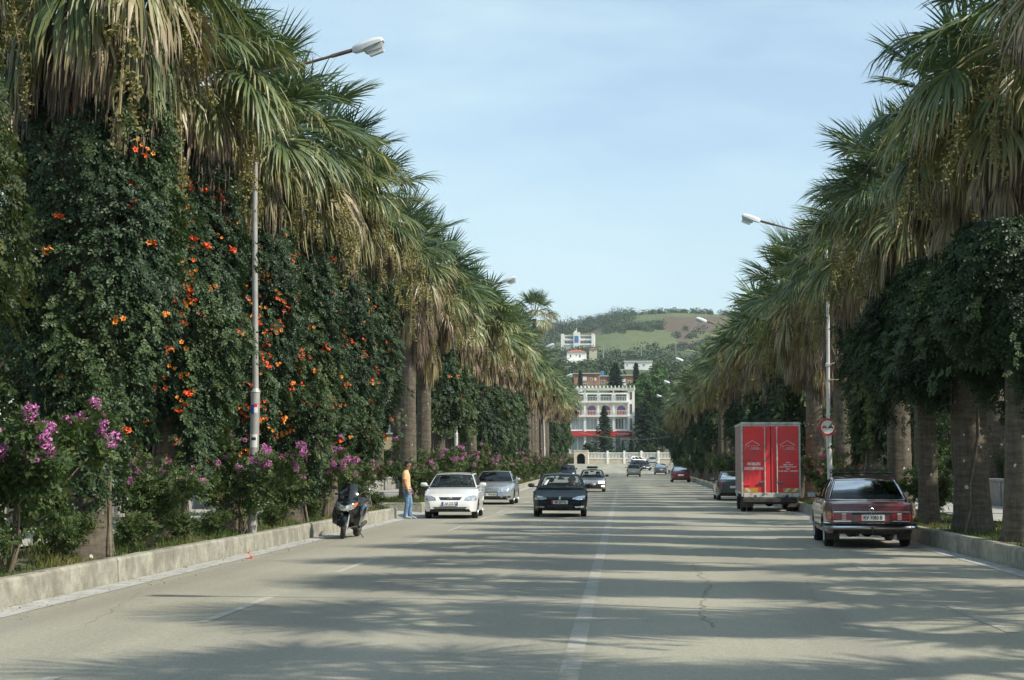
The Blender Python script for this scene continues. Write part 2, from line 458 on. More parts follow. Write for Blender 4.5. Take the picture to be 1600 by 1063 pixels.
M['chrome'] = mat('chrome', (0.72, 0.73, 0.74), 0.15, 1.0, var=0.06, dirt=((0.3, 0.28, 0.25), 0.35, 6))
M['lamp_clear'] = mat('headlamp_glass', (0.62, 0.66, 0.68), 0.12, 0.6, var=0.45, scale=22, coat=1.0)
M['lamp_grey'] = mat('headlamp_shaded', (0.26, 0.28, 0.28), 0.15, 0.3, var=0.3, scale=22, coat=1.0)  # greyer copy of the headlamp glass, shade put into its colour
M['lamp_red'] = mat('tail_lamp_red', (0.20, 0.010, 0.013), 0.2, 0.0, var=0.35, scale=25, coat=0.8)
M['lamp_orange'] = mat('lamp_amber', (0.75, 0.20, 0.03), 0.2, 0.0, var=0.2, scale=20, coat=0.8)
M['lamp_lit'] = mat('lit_headlamp', (0.9, 0.85, 0.7), 0.3, emit=((1.0, 0.88, 0.62), 2.5))
M['plate'] = mat('number_plate', (0.72, 0.73, 0.70), 0.5, var=0.05)
M['plate_blue'] = mat('plate_blue', (0.02, 0.10, 0.42), 0.5)
M['plate_red'] = mat('plate_red', (0.62, 0.02, 0.03), 0.5)
M['ink'] = mat('black_ink', (0.02, 0.02, 0.022), 0.6)
M['truck_red'] = mat('truck_red', (0.84, 0.050, 0.055), 0.45, var=0.08, scale=1.2, dirt=((0.45, 0.10, 0.10), 0.5, 1.0), coat=0.2)
M['truck_side'] = mat('dusty_shaded_side_panel', (0.42, 0.24, 0.23), 0.6, var=0.1, scale=1, dirt=((0.32, 0.27, 0.25), 0.6, 0.8))  # red side panel dulled by dust, with its shade put into the colour
M['truck_frame'] = mat('painted_frame_rail', (0.62, 0.61, 0.55), 0.5, var=0.12, scale=3, dirt=((0.25, 0.22, 0.18), 0.6, 5))
M['letter'] = mat('pale_lettering', (0.86, 0.80, 0.78), 0.6, var=0.05)
M['letter_thin'] = mat('thin_pale_lettering', (0.80, 0.50, 0.48), 0.6, var=0.05)
M['reflect_y'] = mat('amber_reflector', (0.60, 0.36, 0.04), 0.4, var=0.1)
M['reflect_w'] = mat('white_reflector', (0.75, 0.74, 0.66), 0.4, var=0.1)
M['chassis'] = mat('chassis_dark', (0.045, 0.045, 0.043), 0.8, var=0.3, dirt=((0.14, 0.12, 0.09), 0.5, 3))
M['mud'] = mat('muddy_rubber', (0.11, 0.10, 0.08), 0.9, var=0.3)
M['galv'] = mat('galvanised_pole', (0.42, 0.42, 0.40), 0.55, 0.25, var=0.12, scale=3, dirt=((0.28, 0.24, 0.19), 0.5, 2.5))
M['wpole'] = mat('whitewashed_pole', (0.62, 0.61, 0.57), 0.6, var=0.12, scale=3, dirt=((0.3, 0.26, 0.2), 0.6, 3.0, 0.5))
M['rust'] = mat('rusty_arm', (0.14, 0.10, 0.085), 0.75, 0.2, var=0.3)
M['head'] = mat('lamp_housing', (0.66, 0.69, 0.70), 0.4, var=0.06)
M['headlens'] = mat('lamp_lens', (0.42, 0.46, 0.44), 0.2, var=0.15, coat=0.6)
M['sign_red'] = mat('sign_red', (0.50, 0.02, 0.03), 0.45, var=0.1)
M['sign_white'] = mat('sign_white', (0.62, 0.66, 0.62), 0.45, var=0.06)
M['white_wall'] = mat('white_render', (0.86, 0.845, 0.78), 0.8, var=0.05, scale=0.6, dirt=((0.55, 0.53, 0.47), 0.5, 0.5, 0.5))
M['cream'] = mat('cream_render', (0.62, 0.55, 0.38), 0.85, var=0.06, scale=0.5)
M['stone'] = mat('pale_stone', (0.52, 0.46, 0.35), 0.9, var=0.2, scale=1.5, bump=0.3)
M['brick'] = mat('raw_brick', (0.34, 0.17, 0.105), 0.9, var=0.2, scale=1.2, dirt=((0.45, 0.30, 0.21), 0.6, 0.4))
M['tile'] = mat('roof_tile', (0.36, 0.13, 0.08), 0.85, var=0.25, scale=1.0)
M['win'] = mat('window_pane', (0.05, 0.065, 0.075), 0.12, var=0.4, scale=0.6, coat=0.4)
M['win_pale'] = mat('curtained_pane', (0.34, 0.42, 0.43), 0.2, var=0.15, scale=0.6, coat=0.5)
M['win_white'] = mat('papered_pane', (0.74, 0.76, 0.75), 0.4, var=0.05)
M['red_band'] = mat('red_fascia', (0.52, 0.045, 0.045), 0.5, var=0.08)
M['blue_glass'] = mat('blue_glazing', (0.04, 0.16, 0.42), 0.2, var=0.15, coat=0.5)
M['wine'] = mat('wine_shutter', (0.28, 0.08, 0.09), 0.6)
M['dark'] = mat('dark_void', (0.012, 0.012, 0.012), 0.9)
M['skin'] = mat('skin', (0.36, 0.19, 0.12), 0.55, var=0.08, scale=4)
M['hair'] = mat('black_hair', (0.012, 0.010, 0.009), 0.6, var=0.4, scale=40)
M['shirt'] = mat('peach_shirt', (0.78, 0.49, 0.27), 0.85, var=0.07, scale=7, bump=0.4, bscale=9)
M['jeans'] = mat('washed_jeans', (0.12, 0.22, 0.36), 0.9, var=0.2, scale=5, dirt=((0.50, 0.58, 0.64), 0.8, 4.0, 0.48), bump=0.4, bscale=12)
M['shoe'] = mat('grey_shoe', (0.33, 0.35, 0.36), 0.8)
M['dark_cloth'] = mat('dark_cloth', (0.04, 0.045, 0.06), 0.9)

def hill_material():
    m, nt, o = _nt('hillside')
    p = nt.nodes.new('ShaderNodeBsdfPrincipled')
    a = nt.nodes.new('ShaderNodeAttribute'); a.attribute_name = 'tint'
    v = _math(nt, 'ADD', a.outputs['Fac'], _math(nt, 'MULTIPLY', _math(nt, 'SUBTRACT', _noise(nt, 0.03, 5, 0.65), 0.5), 0.35))
    c = _ramp(nt, v, [(0.0, (0.05, 0.072, 0.034)), (0.22, (0.065, 0.095, 0.034)), (0.42, (0.105, 0.138, 0.040)), (0.56, (0.125, 0.145, 0.042)), (0.72, (0.115, 0.092, 0.045)), (1.0, (0.112, 0.066, 0.042))])
    f2 = _noise(nt, 0.16, 4, 0.75)
    c = _mix(nt, 0.8, c, _ramp(nt, f2, [(0.35, (0.45, 0.52, 0.48)), (0.65, (1.35, 1.32, 1.22))]), 'MULTIPLY')
    nt.links.new(c, p.inputs['Base Color']); p.inputs['Roughness'].default_value = 0.95
    nt.links.new(p.outputs[0], o.inputs[0]); return m
M['hill'] = hill_material()
# ------------------------------------------------------------------ foliage generators (numpy)
def _n(v): return v / np.maximum(1e-9, np.linalg.norm(v, axis=-1, keepdims=True))
DOWN = np.array([0, 0, -1.0])

def fan_frond(rng, az, el, Lp, Lb, droop, dry, nseg=40, th=105, fold=0.15, tipdry=0.25, w=0.028):
    """one costapalmate fan leaf -> (V,F,tint)"""
    d0 = np.array([math.cos(el) * math.cos(az), math.cos(el) * math.sin(az), math.sin(el)])
    sag = 0.10 + 0.35 * droop
    P = []; steps = 5
    pos = d0 * 0.12
    d = d0.copy()
    for i in range(steps + 1):
        P.append(pos.copy())
        d = _n(d + DOWN * sag * 0.35)
        pos = pos + d * Lp / steps
    P = np.array(P); base = P[-1]
    side = _n(np.cross(d, [0, 0, 1.0]) + 1e-6) ; side = _n(side + rng.normal(0, .12, 3)); side = _n(side - d * np.dot(side, d))
    nrm = np.cross(side, d)
    V = []; F = []; T = []
    # petiole: flat ribbon, two crossed
    for s_, ww in ((side, 0.022), (nrm, 0.015)):
        b = len(V)
        for p in P: V += [p - s_ * ww, p + s_ * ww]; T += [min(1, dry + 0.25)] * 2
        for i in range(steps): F.append((b + 2 * i, b + 2 * i + 1, b + 2 * i + 3, b + 2 * i + 2))
    V = np.array(V); F = np.array(F); T = np.array(T)
    a = np.linspace(-R(th), R(th), nseg) + rng.normal(0, .02, nseg)
    L = Lb * (0.72 + 0.28 * np.cos(a * 0.75)) * rng.uniform(.86, 1.06, nseg)
    hast = base + 0.0
    cup = fold * np.abs(np.sin(a))
    dk = _n(np.cos(a)[:, None] * d + np.sin(a)[:, None] * side + cup[:, None] * nrm)
    K = 5
    rr = np.array([0.03, 0.32, 0.58, 0.80, 1.0]); ww = np.array([0.25, 1.0, 0.95, 0.6, 0.06]) * w
    pts = np.zeros((nseg, K, 3)); dirs = np.zeros((nseg, K, 3))
    cur = hast + dk * (rr[0] * L)[:, None]; pts[:, 0] = cur; dirs[:, 0] = dk
    dr = droop * rng.uniform(.6, 1.5, nseg)
    for i in range(1, K):
        b = np.clip(dr * (rr[i] ** 1.6) * 1.25, 0, .97)[:, None]
        dd = _n(dk * (1 - b) + DOWN * b + rng.normal(0, .03 + .05 * dry, (nseg, 3)))
        cur = cur + dd * ((rr[i] - rr[i - 1]) * L)[:, None]
        pts[:, i] = cur; dirs[:, i] = dd
    wv = _n(np.cross(dirs, nrm[None, None, :]) + rng.normal(0, .40, (nseg, 1, 3)))
    lf = pts - wv * ww[None, :, None]; rt = pts + wv * ww[None, :, None]
    # pleat: raise centre a little by alternating
    VV = np.stack([lf, rt], axis=2).reshape(-1, 3)
    b0 = len(V); idx = (np.arange(nseg)[:, None] * K + np.arange(K - 1)[None, :]) * 2 + b0
    FF = np.stack([idx, idx + 1, idx + 3, idx + 2], axis=-1).reshape(-1, 4)
    tt = np.clip(dry + rng.normal(0, .05, nseg)[:, None] + tipdry * np.array([0, 0, .15, .55, 1.0])[None, :] * rng.uniform(.2, 1.3, nseg)[:, None], 0, 1)
    TT = np.repeat(tt, 2, axis=1).reshape(-1)
    return np.vstack([V, VV]), np.vstack([F, FF]), np.concatenate([T, TT])

def join(parts):
    V, F, T = [], [], []; b = 0
    for v, f, t in parts:
        V.append(v); F.append(np.asarray(f) + b); T.append(t); b += len(v)
    return np.vstack(V), np.vstack(F), np.concatenate(T)

def crown_mesh(name, seed, nfr=48, detail=1.0, young=False, lush=0.0):
    rng = np.random.default_rng(seed); parts = []
    for i in range(nfr):
        t = (i + rng.uniform(0, .8)) / nfr           # 0 youngest top .. 1 oldest low
        az = i * 2.39996 + rng.normal(0, .30)
        el = R(lerp(80, -46, t ** 0.8)) + rng.normal(0, .16)
        if young: el = R(lerp(85, 5, t)) + rng.normal(0, .08)
        droop = (.10 + 1.0 * t ** 1.5) * rng.uniform(.75, 1.2)
        dry = max(0, lerp(.12, .50, t) + rng.normal(0, .06) - lush)
        if t > .62 and rng.random() < .35: dry = rng.uniform(.55, .8)
        Lp = rng.uniform(1.0, 1.6) * lerp(.85, 1.0, t); Lb = rng.uniform(1.1, 1.45)
        parts.append(fan_frond(rng, az, el, Lp, Lb, droop, dry, nseg=int(42 * detail), th=rng.uniform(88, 112), fold=rng.uniform(.0, .35), tipdry=lerp(.1, .5, t), w=.0245 / max(.5, detail)))
    V, F, T = join(parts)
    return np_mesh(name, V, F, M['frond'], T)

def skirt_mesh(name, seed, nfr=50, detail=1.0, depth=1.4):
    rng = np.random.default_rng(seed); parts = []
    for i in range(nfr):
        t = (i + rng.uniform(0, 1)) / nfr
        az = i * 2.39996 + rng.normal(0, .2)
        el = R(lerp(-28, -74, t)) + rng.normal(0, .07)
        v, f, tt = fan_frond(rng, az, el, rng.uniform(.8, 1.3), rng.uniform(.9, 1.3), rng.uniform(1.0, 1.5), rng.uniform(.62, 1.0), nseg=int(32 * detail), th=lerp(60, 38, t), tipdry=.2, w=.022 / max(.5, detail))
        v = v + np.array([math.cos(az) * .20, math.sin(az) * .20, -1.05 * t * depth])
        parts.append((v, f, tt))
    V, F, T = join(parts)
    return np_mesh(name, V, F, M['frond'], T)

def fruit_mesh(name, seed, L=2.3, n=1000):
    """hanging panicle starting at origin, arching out along +x then hanging"""
    rng = np.random.default_rng(seed)
    s = np.linspace(0, 1, 9)
    path = np.stack([1.75 * (1 - np.exp(-2.9 * s)) , 0.10 * np.sin(3 * s + seed), 0.55 * s - L * s ** 1.7], axis=1)
    V = []; F = []; T = []
    for ww in (np.array([0, .014, 0]), np.array([.010, 0, .010])):
        b = len(V)
        for p in path: V += [p - ww, p + ww]; T += [.95, .95]
        for i in range(8): F.append((b + 2 * i, b + 2 * i + 1, b + 2 * i + 3, b + 2 * i + 2))
    V = [np.array(v) for v in V]
    nb = 13
    for j in range(nb):
        sj = lerp(.28, .99, j / (nb - 1))
        p = np.array([np.interp(sj, s, path[:, k]) for k in range(3)])
        a = rng.uniform(0, 2 * PI); Lj = rng.uniform(.25, .55)
        n1 = n // nb
        u = rng.uniform(0, 1, n1)
        off = np.stack([np.cos(a) * .20 * np.sqrt(u), np.sin(a) * .20 * np.sqrt(u), -Lj * u], axis=1) + rng.normal(0, .042, (n1, 3))
        c = p + off
        d1 = _n(rng.normal(0, 1, (n1, 3))) * .027; d2 = _n(rng.normal(0, 1, (n1, 3))) * .027
        q = np.stack([c - d1, c - d2, c + d1, c + d2], axis=1).reshape(-1, 3)
        b = len(V); V += list(q); T += list(np.repeat(np.clip(rng.normal(.45, .22, n1), 0, 1), 4))
        F += [(b + 4 * k, b + 4 * k + 1, b + 4 * k + 2, b + 4 * k + 3) for k in range(n1)]
    return np_mesh(name, np.array(V), np.array(F), M['fruit'], np.array(T))

def trunk_mesh(name, seed, H=8.0, r=0.335, flare=0.13):
    rng = np.random.default_rng(seed); n = 28; rows = 60; rings = []
    ph = rng.uniform(0, 6, 6)
    for i in range(rows + 1):
        z = H * i / rows
        rad = r * (1 - .18 * (z / H)) + flare * math.exp(-z / .55) + .003 * math.sin(z * 17 + ph[0])
        lean = .06 * math.sin(z / H * 2.3 + ph[1])
        ring = []
        for k in range(n):
            t = 2 * PI * k / n
            rr = rad * (1 + .035 * math.sin(3 * t + ph[2] + z * .4) + .02 * math.sin(7 * t + ph[3] + z) + rng.normal(0, .009)) + (.05 * math.exp(-z / .25) * abs(math.sin(4.5 * t + ph[4])))
            ring.append((rr * math.cos(t) + lean, rr * math.sin(t), z - .15))
        rings.append(ring)
    mb = MB(); mb.loft(rings)
    return mb.mesh(name, M['trunk'], smooth=60)

LEAFLET = None
def sprigs(rng, C, N, nl=7, L=.26, lw=.030, ll=.075, droopk=.7, tint=None, spread=1.0):
    """pinnate sprigs at points C facing N: rachis heading outward+down with paired leaflets"""
    n = len(C)
    up = np.array([0, 0, 1.0])
    tang = _n(np.cross(N, up) + rng.normal(0, .4, (n, 3)))
    d = _n(N * .55 + tang * rng.normal(0, .7, (n, 1)) * spread + DOWN * droopk + rng.normal(0, .25, (n, 3)))
    s = _n(np.cross(d, N) + rng.normal(0, .3, (n, 3)))
    nn = np.cross(s, d)
    Vs = []; Ts = []
    for k in range(nl):
        if k == nl - 1: q = 1.0; dirk = d
        else:
            q = (k // 2 + 1) / (nl // 2 + 1); sg = 1 if k % 2 else -1
            dirk = _n(d * .55 + s * sg * .85 + nn * rng.uniform(-.1, .35, (n, 1)) + DOWN * .15)
        b = C + d * (q * L) 
        lk = ll * rng.uniform(.75, 1.2, (n, 1)); wk = lw * rng.uniform(.8, 1.2, (n, 1))
        sd = _n(np.cross(dirk, nn) + rng.normal(0, .2, (n, 3)))
        m = b + dirk * lk * .45 + nn * lk * .10
        Vs.append(np.stack([b, m - sd * wk, b + dirk * lk - nn * lk * .1, m + sd * wk], axis=1))
        Ts.append(np.repeat((tint + rng.normal(0, .06, n))[:, None], 4, axis=1))
    V = np.stack(Vs, axis=1).reshape(-1, 3); T = np.clip(np.stack(Ts, axis=1).reshape(-1), 0, 1)
    F = np.arange(len(V)).reshape(-1, 4)
    return V, F, T

def lump(az, z, ph, a=1.0):
    return (1 + a * .6 * (.13 * np.sin(3 * az + 1.9 * z + ph[0]) + .11 * np.sin(5 * az - 2.3 * z + ph[1]) + .09 * np.sin(2 * az + 4.1 * z + ph[2]) + .07 * np.sin(9 * az + 6.2 * z + ph[3])))

def vine_mesh(name, seed, z0, z1, prof, n=3000, material='vine', dense=1.0, tb=.35, ragged=.5, ll=.085, L=.28):
    """leafy climber sleeve round a trunk; prof(t) radius at t=0 bottom..1 top"""
    rng = np.random.default_rng(seed); ph = rng.uniform(0, 6, 4)
    az = rng.uniform(-PI, PI, n); t = rng.uniform(0, 1, n)
    zb = z0 + ragged * (np.sin(2 * az + ph[0]) * .5 + np.sin(5 * az + ph[1]) * .35 + .5)
    z = zb + (z1 - zb) * t
    rad = np.array([prof(x) for x in t]) * lump(az, z, ph)
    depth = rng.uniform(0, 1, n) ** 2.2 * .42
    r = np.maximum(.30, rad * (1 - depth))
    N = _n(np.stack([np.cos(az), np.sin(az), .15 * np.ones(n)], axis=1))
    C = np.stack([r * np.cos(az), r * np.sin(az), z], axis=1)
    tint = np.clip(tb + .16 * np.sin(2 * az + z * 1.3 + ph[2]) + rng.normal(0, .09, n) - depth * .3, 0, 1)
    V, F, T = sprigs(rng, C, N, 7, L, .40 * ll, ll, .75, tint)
    # trailing shoots
    k = 26; Vs = [V]; Fs = [F]; Ts = [T]; b = len(V)
    for i in range(k):
        a = rng.uniform(-PI, PI); zz = rng.uniform(z0 + .3, z1); tt = (zz - z0) / (z1 - z0)
        rr = prof(tt) * 1.02; m = rng.integers(8, 18)
        q = np.linspace(0, 1, m); out = rng.uniform(.1, .5); dn = rng.uniform(.3, 1.0)
        cc = np.stack([np.cos(a) * (rr + out * np.sin(q * 2)), np.sin(a) * (rr + out * np.sin(q * 2)), zz - dn * q ** 1.5], axis=1) + rng.normal(0, .03, (m, 3))
        nv = np.tile(np.array([math.cos(a), math.sin(a), .2]), (m, 1))
        v, f, t3 = sprigs(rng, cc, _n(nv), 7, L * .8, .38 * ll, ll, .8, np.full(m, tb + .2))
        Vs.append(v); Fs.append(f + b); Ts.append(t3); b += len(v)
    return np_mesh(name, np.vstack(Vs), np.vstack(Fs), M[material], np.concatenate(Ts))

def blossom_mesh(name, seed, nf=4, s=.055, material='orange'):
    """cluster of orange trumpet flowers: flared five-lobed mouths on short tubes"""
    rng = np.random.default_rng(seed); mb = MB()
    for i in range(nf):
        c = Vector(rng.normal(0, s * 1.2, 3)); d = Vector((1, rng.normal(0, .5), rng.normal(0, .5))).normalized()
        u = d.cross(Vector((0, 0, 1))).normalized(); w = d.cross(u)
        n = 10; rings = []
        for (h, r_) in ((-.09, .010), (0, .020), (.012, .052)):
            ring = []
            for k in range(n):
                rr = r_ * (1.0 if h < .01 else (1.15 if k % 2 == 0 else .72)) * s / .055
                ring.append(c + d * h + (u * math.cos(2 * PI * k / n) + w * math.sin(2 * PI * k / n)) * rr)
            rings.append(ring)
        mb.loft(rings, cap=False)
    return mb.mesh(name, M[material])

def panicle_mesh(name, seed, material='pink', n=150, s=.10):
    rng = np.random.default_rng(seed)
    c = _n(rng.normal(0, 1, (n, 3))) * rng.uniform(.2, 1, (n, 1)) ** .5 * s * np.array([1, 1, 1.35])
    d1 = _n(rng.normal(0, 1, (n, 3))) * .014; d2 = _n(rng.normal(0, 1, (n, 3))) * .014
    V = np.stack([c - d1, c - d2, c + d1, c + d2], axis=1).reshape(-1, 3)
    return np_mesh(name, V, np.arange(len(V)).reshape(-1, 4), M[material])

def bush_parts(seed, h=1.8, spread=.9, nst=9, nl=900, ll=.075, material='bush'):
    """returns foliage mesh, stems mesh, list of tip positions"""
    rng = np.random.default_rng(seed); mb = MB(); tips = []; pts = []
    for i in range(nst):
        a = 2 * PI * i / nst + rng.normal(0, .3); sp = spread * rng.uniform(.4, 1.1); hh = h * rng.uniform(.65, 1.05)
        P = [(0.05 * math.cos(a), .05 * math.sin(a), 0)]
        for q in (.3, .6, .85, 1.0):
            P.append((math.cos(a) * sp * q ** 1.3 + rng.normal(0, .04), math.sin(a) * sp * q ** 1.3 + rng.normal(0, .04), hh * q))
        mb.tube(P, [.022, .017, .012, .008, .004], 5)
        tips.append(P[-1]); pts.append(np.array(P))
        for j in range(3):
            q = rng.uniform(.45, .9); b = np.array([np.interp(q, [0, .3, .6, .85, 1], np.array(P)[:, k]) for k in range(3)])
            e = b + np.array([rng.normal(0, .28), rng.normal(0, .28), rng.uniform(.1, .4)])
            mb.tube([b, (b + e) / 2 + rng.normal(0, .03, 3), e], [.008, .006, .003], 4); tips.append(tuple(e)); pts.append(np.array([b, e]))
    per = max(6, nl // len(pts)); C = []
    for P in pts:
        s_ = np.linspace(0, 1, len(P)); q = rng.uniform(.25, 1, per)
        C.append(np.stack([np.interp(q, s_, P[:, k]) for k in range(3)], axis=1) + rng.normal(0, .085, (per, 3)))
    C = np.vstack(C); N = _n(C - np.array([0, 0, h * .4]) + rng.normal(0, .3, C.shape))
    V, F, T = sprigs(rng, C, N, 5, .13, .36 * ll, ll, .25, np.clip(rng.normal(.45, .16, len(C)), 0, 1))
    return np_mesh('foliage', V, F, M[material], T), mb.mesh('stem', M['stem']), tips

def leaf_cloud(rng, centers, radii, per, ls, flat=.8, inner=.45):
    Vs = []; Ts = []
    for c, r_ in zip(centers, radii):
        d = _n(rng.normal(0, 1, (per, 3))); rad = r_ * (1 - inner * rng.uniform(0, 1, (per, 1)) ** 1.8)
        p = c + d * rad * np.array([1, 1, flat])
        nn = _n(d + rng.normal(0, .55, (per, 3)) + np.array([0, 0, .35]))
        a = _n(np.cross(nn, rng.normal(0, 1, (per, 3)))); b = np.cross(nn, a)
        l = ls * rng.uniform(.7, 1.3, (per, 1)); w = l * .55
        Vs.append(np.stack([p - a * l, p - b * w + nn * w * .25, p + a * l, p + b * w + nn * w * .25], axis=1).reshape(-1, 3))
        Ts.append(np.repeat(np.clip(rng.normal(.42, .13, per) + rng.normal(0, .07), 0, 1), 4))
    V = np.vstack(Vs); return V, np.arange(len(V)).reshape(-1, 4), np.concatenate(Ts)

def broadleaf_parts(seed, H=8.0, Rc=3.0, z0=1.6, nb=60, per=170, ls=.13, material='tree'):
    rng = np.random.default_rng(seed); mb = MB()
    cz = (H + z0) / 2; hz = (H - z0) / 2; cs = []; rs = []
    mb.tube([(0, 0, -.1), (.05, 0, H * .25), (0.0, .08, H * .5), (.1, 0, H * .8)], [.24, .19, .13, .04], 10)
    for i in range(nb):
        d = rng.normal(0, 1, 3); d /= np.linalg.norm(d); k = rng.uniform(.45, 1.0) ** .6
        c = np.array([d[0] * Rc * k, d[1] * Rc * k, cz + d[2] * hz * k]); c[:2] *= (1.0 - .35 * max(0, (c[2] - cz) / hz))
        cs.append(c); rs.append(rng.uniform(.45, .95) * Rc / 3)
        if i % 3 == 0:
            s_ = np.array([0, 0, max(.8, c[2] * .55)]); mid = (s_ + c) / 2 + np.array([0, 0, -.1])
            mb.tube([s_, mid, c], [.07, .045, .015], 5)
    V, F, T = leaf_cloud(rng, cs, rs, per, ls)
    return np_mesh('crown', V, F, M[material], T), mb.mesh('trunk', M['bark'], 60)

def conifer_parts(seed, H=9.0, Rb=2.4, z0=.6, per=46, material='conifer', pw=.85, ls=.16, nbr=120, up=0.0):
    rng = np.random.default_rng(seed); mb = MB(); Vs = []; Ts = []
    mb.tube([(0, 0, -.1), (0, 0, H * .97)], [.16 + H * .008, .02], 8)
    for i in range(nbr):
        t = (i + rng.uniform(0, 1)) / nbr; z = lerp(z0, H, t); r_ = Rb * (1 - t) ** pw * rng.uniform(.7, 1.1) + .15
        a = i * 2.39996 + rng.normal(0, .2)
        q = rng.uniform(.12, 1, per)
        p = np.stack([np.cos(a) * r_ * q, np.sin(a) * r_ * q, z + r_ * (up - .30) * q + .12 * r_ * q * q], axis=1)
        p += rng.normal(0, 1, (per, 3)) * np.array([.12, .12, .05]) * (r_ * .5 + .2)
        e = np.array([math.cos(a), math.sin(a), -.25]); dd = _n(e + rng.normal(0, .5, (per, 3)))
        sd = _n(np.cross(dd, [0, 0, 1.0]) + rng.normal(0, .3, (per, 3)))
        l = ls * rng.uniform(.7, 1.3, (per, 1))
        Vs.append(np.stack([p - dd * l * .5, p - sd * l * .35, p + dd * l, p + sd * l * .35], axis=1).reshape(-1, 3))
        Ts.append(np.repeat(np.clip(rng.normal(.45, .15, per), 0, 1), 4))
        if i % 3 == 0: mb.tube([(0, 0, z), (math.cos(a) * r_ * .7, math.sin(a) * r_ * .7, z + r_ * .7 * (up - .25))], [.03, .008], 4)
    V = np.vstack(Vs)
    return np_mesh('crown', V, np.arange(len(V)).reshape(-1, 4), M[material], np.concatenate(Ts)), mb.mesh('trunk', M['bark'], 60)
# ================================================================== SETTING
KL, KR = -7.07, 6.22          # kerb faces
VZ = 0.31                     # verge height
def strip(name, xs, Ys, zoff, material, zfun=gz, kind='structure'):
    mb = MB(); mb.grid([[(x, Y, zfun(Y) + zoff) for Y in Ys] for x in xs], flip=True)
    return tag(mb.build(name, material), kind=kind)
def frange(a, b, n): return [a + (b - a) * i / n for i in range(n + 1)]
YR = frange(-30, 100, 26) + frange(104, 335, 60)
YV = frange(-30, 100, 26) + frange(104, 245, 36)

RIDGE = [(300, 575), (700, 540), (800, 522), (860, 512), (897, 507), (924, 506), (944, 499), (978, 493), (1003, 492), (1051, 491), (1113, 495), (1200, 505), (1400, 540), (1700, 580)]
HP = [(335, 2.1), (336.2, 4.0), (360, 4.2), (400, 6), (450, 12), (560, 27), (750, 43.5), (900, 54.6), (1150, 80), (1500, 1.62 + 1500 * 236 / 2700)]
def tz(x, Y):
    if Y <= 335: return gz(Y)
    z = interp(Y, HP)
    if Y > 400:
        px = 974 + x / Y * 2700
        k = interp(px, RIDGE); f = (729 - k) / 236.0
        w = min(1, (Y - 400) / 700.0)
        z = z * lerp(1, f, w)
        z += (math.sin(x * .021 + Y * .013) * 1.6 + math.sin(x * .05 - Y * .031) * .7) * min(1, (Y - 400) / 300)
        if Y > 1500: z -= (Y - 1500) * .05
    return z

# ground: one sheet to the horizon, dipping under the road; the hillside carries a vegetation value
mb = MB()
GX = [-2600, -1500, -900, -600] + frange(-420, -30, 26) + [-20, -13.2, -13.1, 13.1, 13.2, 20] + frange(30, 420, 26) + [600, 900, 1500, 2600]
GY = [-200, -60] + frange(-30, 335, 40) + [335.6, 336.3, 345, 360, 375, 400]
rows = []
for x in GX:
    col = []
    for Y in GY:
        z = tz(x, Y)
        if abs(x) <= 13.1 and Y < 250: z -= 0.12
        elif Y < 250: z += 0.22
        elif Y < 335.7: z = gz(min(Y, 335)) - (0.12 if abs(x) < 40 else -.2)
        col.append((x, Y, z))
    rows.append(col)
mb.grid(rows, flip=True)
tag(mb.build('ground', M['ground'], smooth=80), kind='structure')
def veg(px, y):
    """bare-ground cover by place on the hill: 0 scrub, .45 green pasture, .9 bracken brown"""
    v = .12
    if y < 556 - .05 * (px - 900): v = .45
    if 893 < px < 978 and 511 < y < 522: v = .86
    if 960 < px < 1056 and 513 < y < 546: v = .50
    if px > 1030 + (y - 497) * .7 and y > 496: v = .88
    if px > 1080 and y > 520: v = .6
    if 950 < px < 1035 and y < 507: v = .42
    if y > 548: v = min(v, .2)
    return v
HX_ = [-2600, -1700, -1200, -900, -700] + frange(-560, -200, 12) + frange(-190, 200, 78) + frange(230, 560, 12) + [700, 900, 1200, 1700, 2600]
HY_ = frange(400, 1500, 130) + [1530, 1600, 1800, 2200, 3000, 4500]
nx, ny = len(HX_), len(HY_); V = []; T = []
for x in HX_:
    for Y in HY_:
        z = tz(x, min(Y, 1800)); V.append((x, Y, z)); T.append(veg(974 + x / Y * 2700, 729 - (z - 1.62) * 2700 / Y))
F = [(i * ny + j, (i + 1) * ny + j, (i + 1) * ny + j + 1, i * ny + j + 1) for i in range(nx - 1) for j in range(ny - 1)]
tag(inst('hillside', np_mesh('hillside', V, F, M['hill'], T, smooth=True)), kind='structure')

strip('road', frange(KL - .1, KR + .1, 6), YR, 0.0, M['road'])
strip('junction_paving', [-34, -20, KL - .1], frange(245, 335, 20), 0.004, M['road'])
o = strip('junction_paving', [KR + .1, 20, 34], frange(245, 335, 20), 0.004, M['road'])
# left kerb with a gap for the side entrance (Y 54..60)
def kerb(name, x, sgn, segs, tw=.22, h=.33):
    mb = MB()
    for (a, b) in segs:
        L_ = 3.0; y = a
        while y < b - .05:
            e = min(b, y + L_); j = random.uniform(-.006, .006); jz = random.uniform(-.008, .008)
            vs = []
            n = 4; ys = [lerp(y + .006, e - .006, i / n) for i in range(n + 1)]
            prof = [(x + j, -.08), (x + j + sgn * .012, h * .55), (x + j + sgn * .02, h - .035 + jz), (x + j + sgn * .05, h + jz), (x + sgn * tw, h - .006 + jz), (x + sgn * (tw + .02), -.08)]
            rings = [[(p[0] + random.uniform(-.004, .004), yy, p[1] + gz(yy) + (random.uniform(-.005, .005) if p[1] > 0 else 0)) for p in prof] for yy in ys]
            if sgn < 0: rings = [r[::-1] for r in rings]
            mb.loft(rings)
            y = e
    return tag(mb.build(name, M['kerb']), kind='structure')
kerb('kerb', KL, -1, [(-6, 54.0), (60.5, 245)])
kerb('kerb', KR, 1, [(-6, 245)])
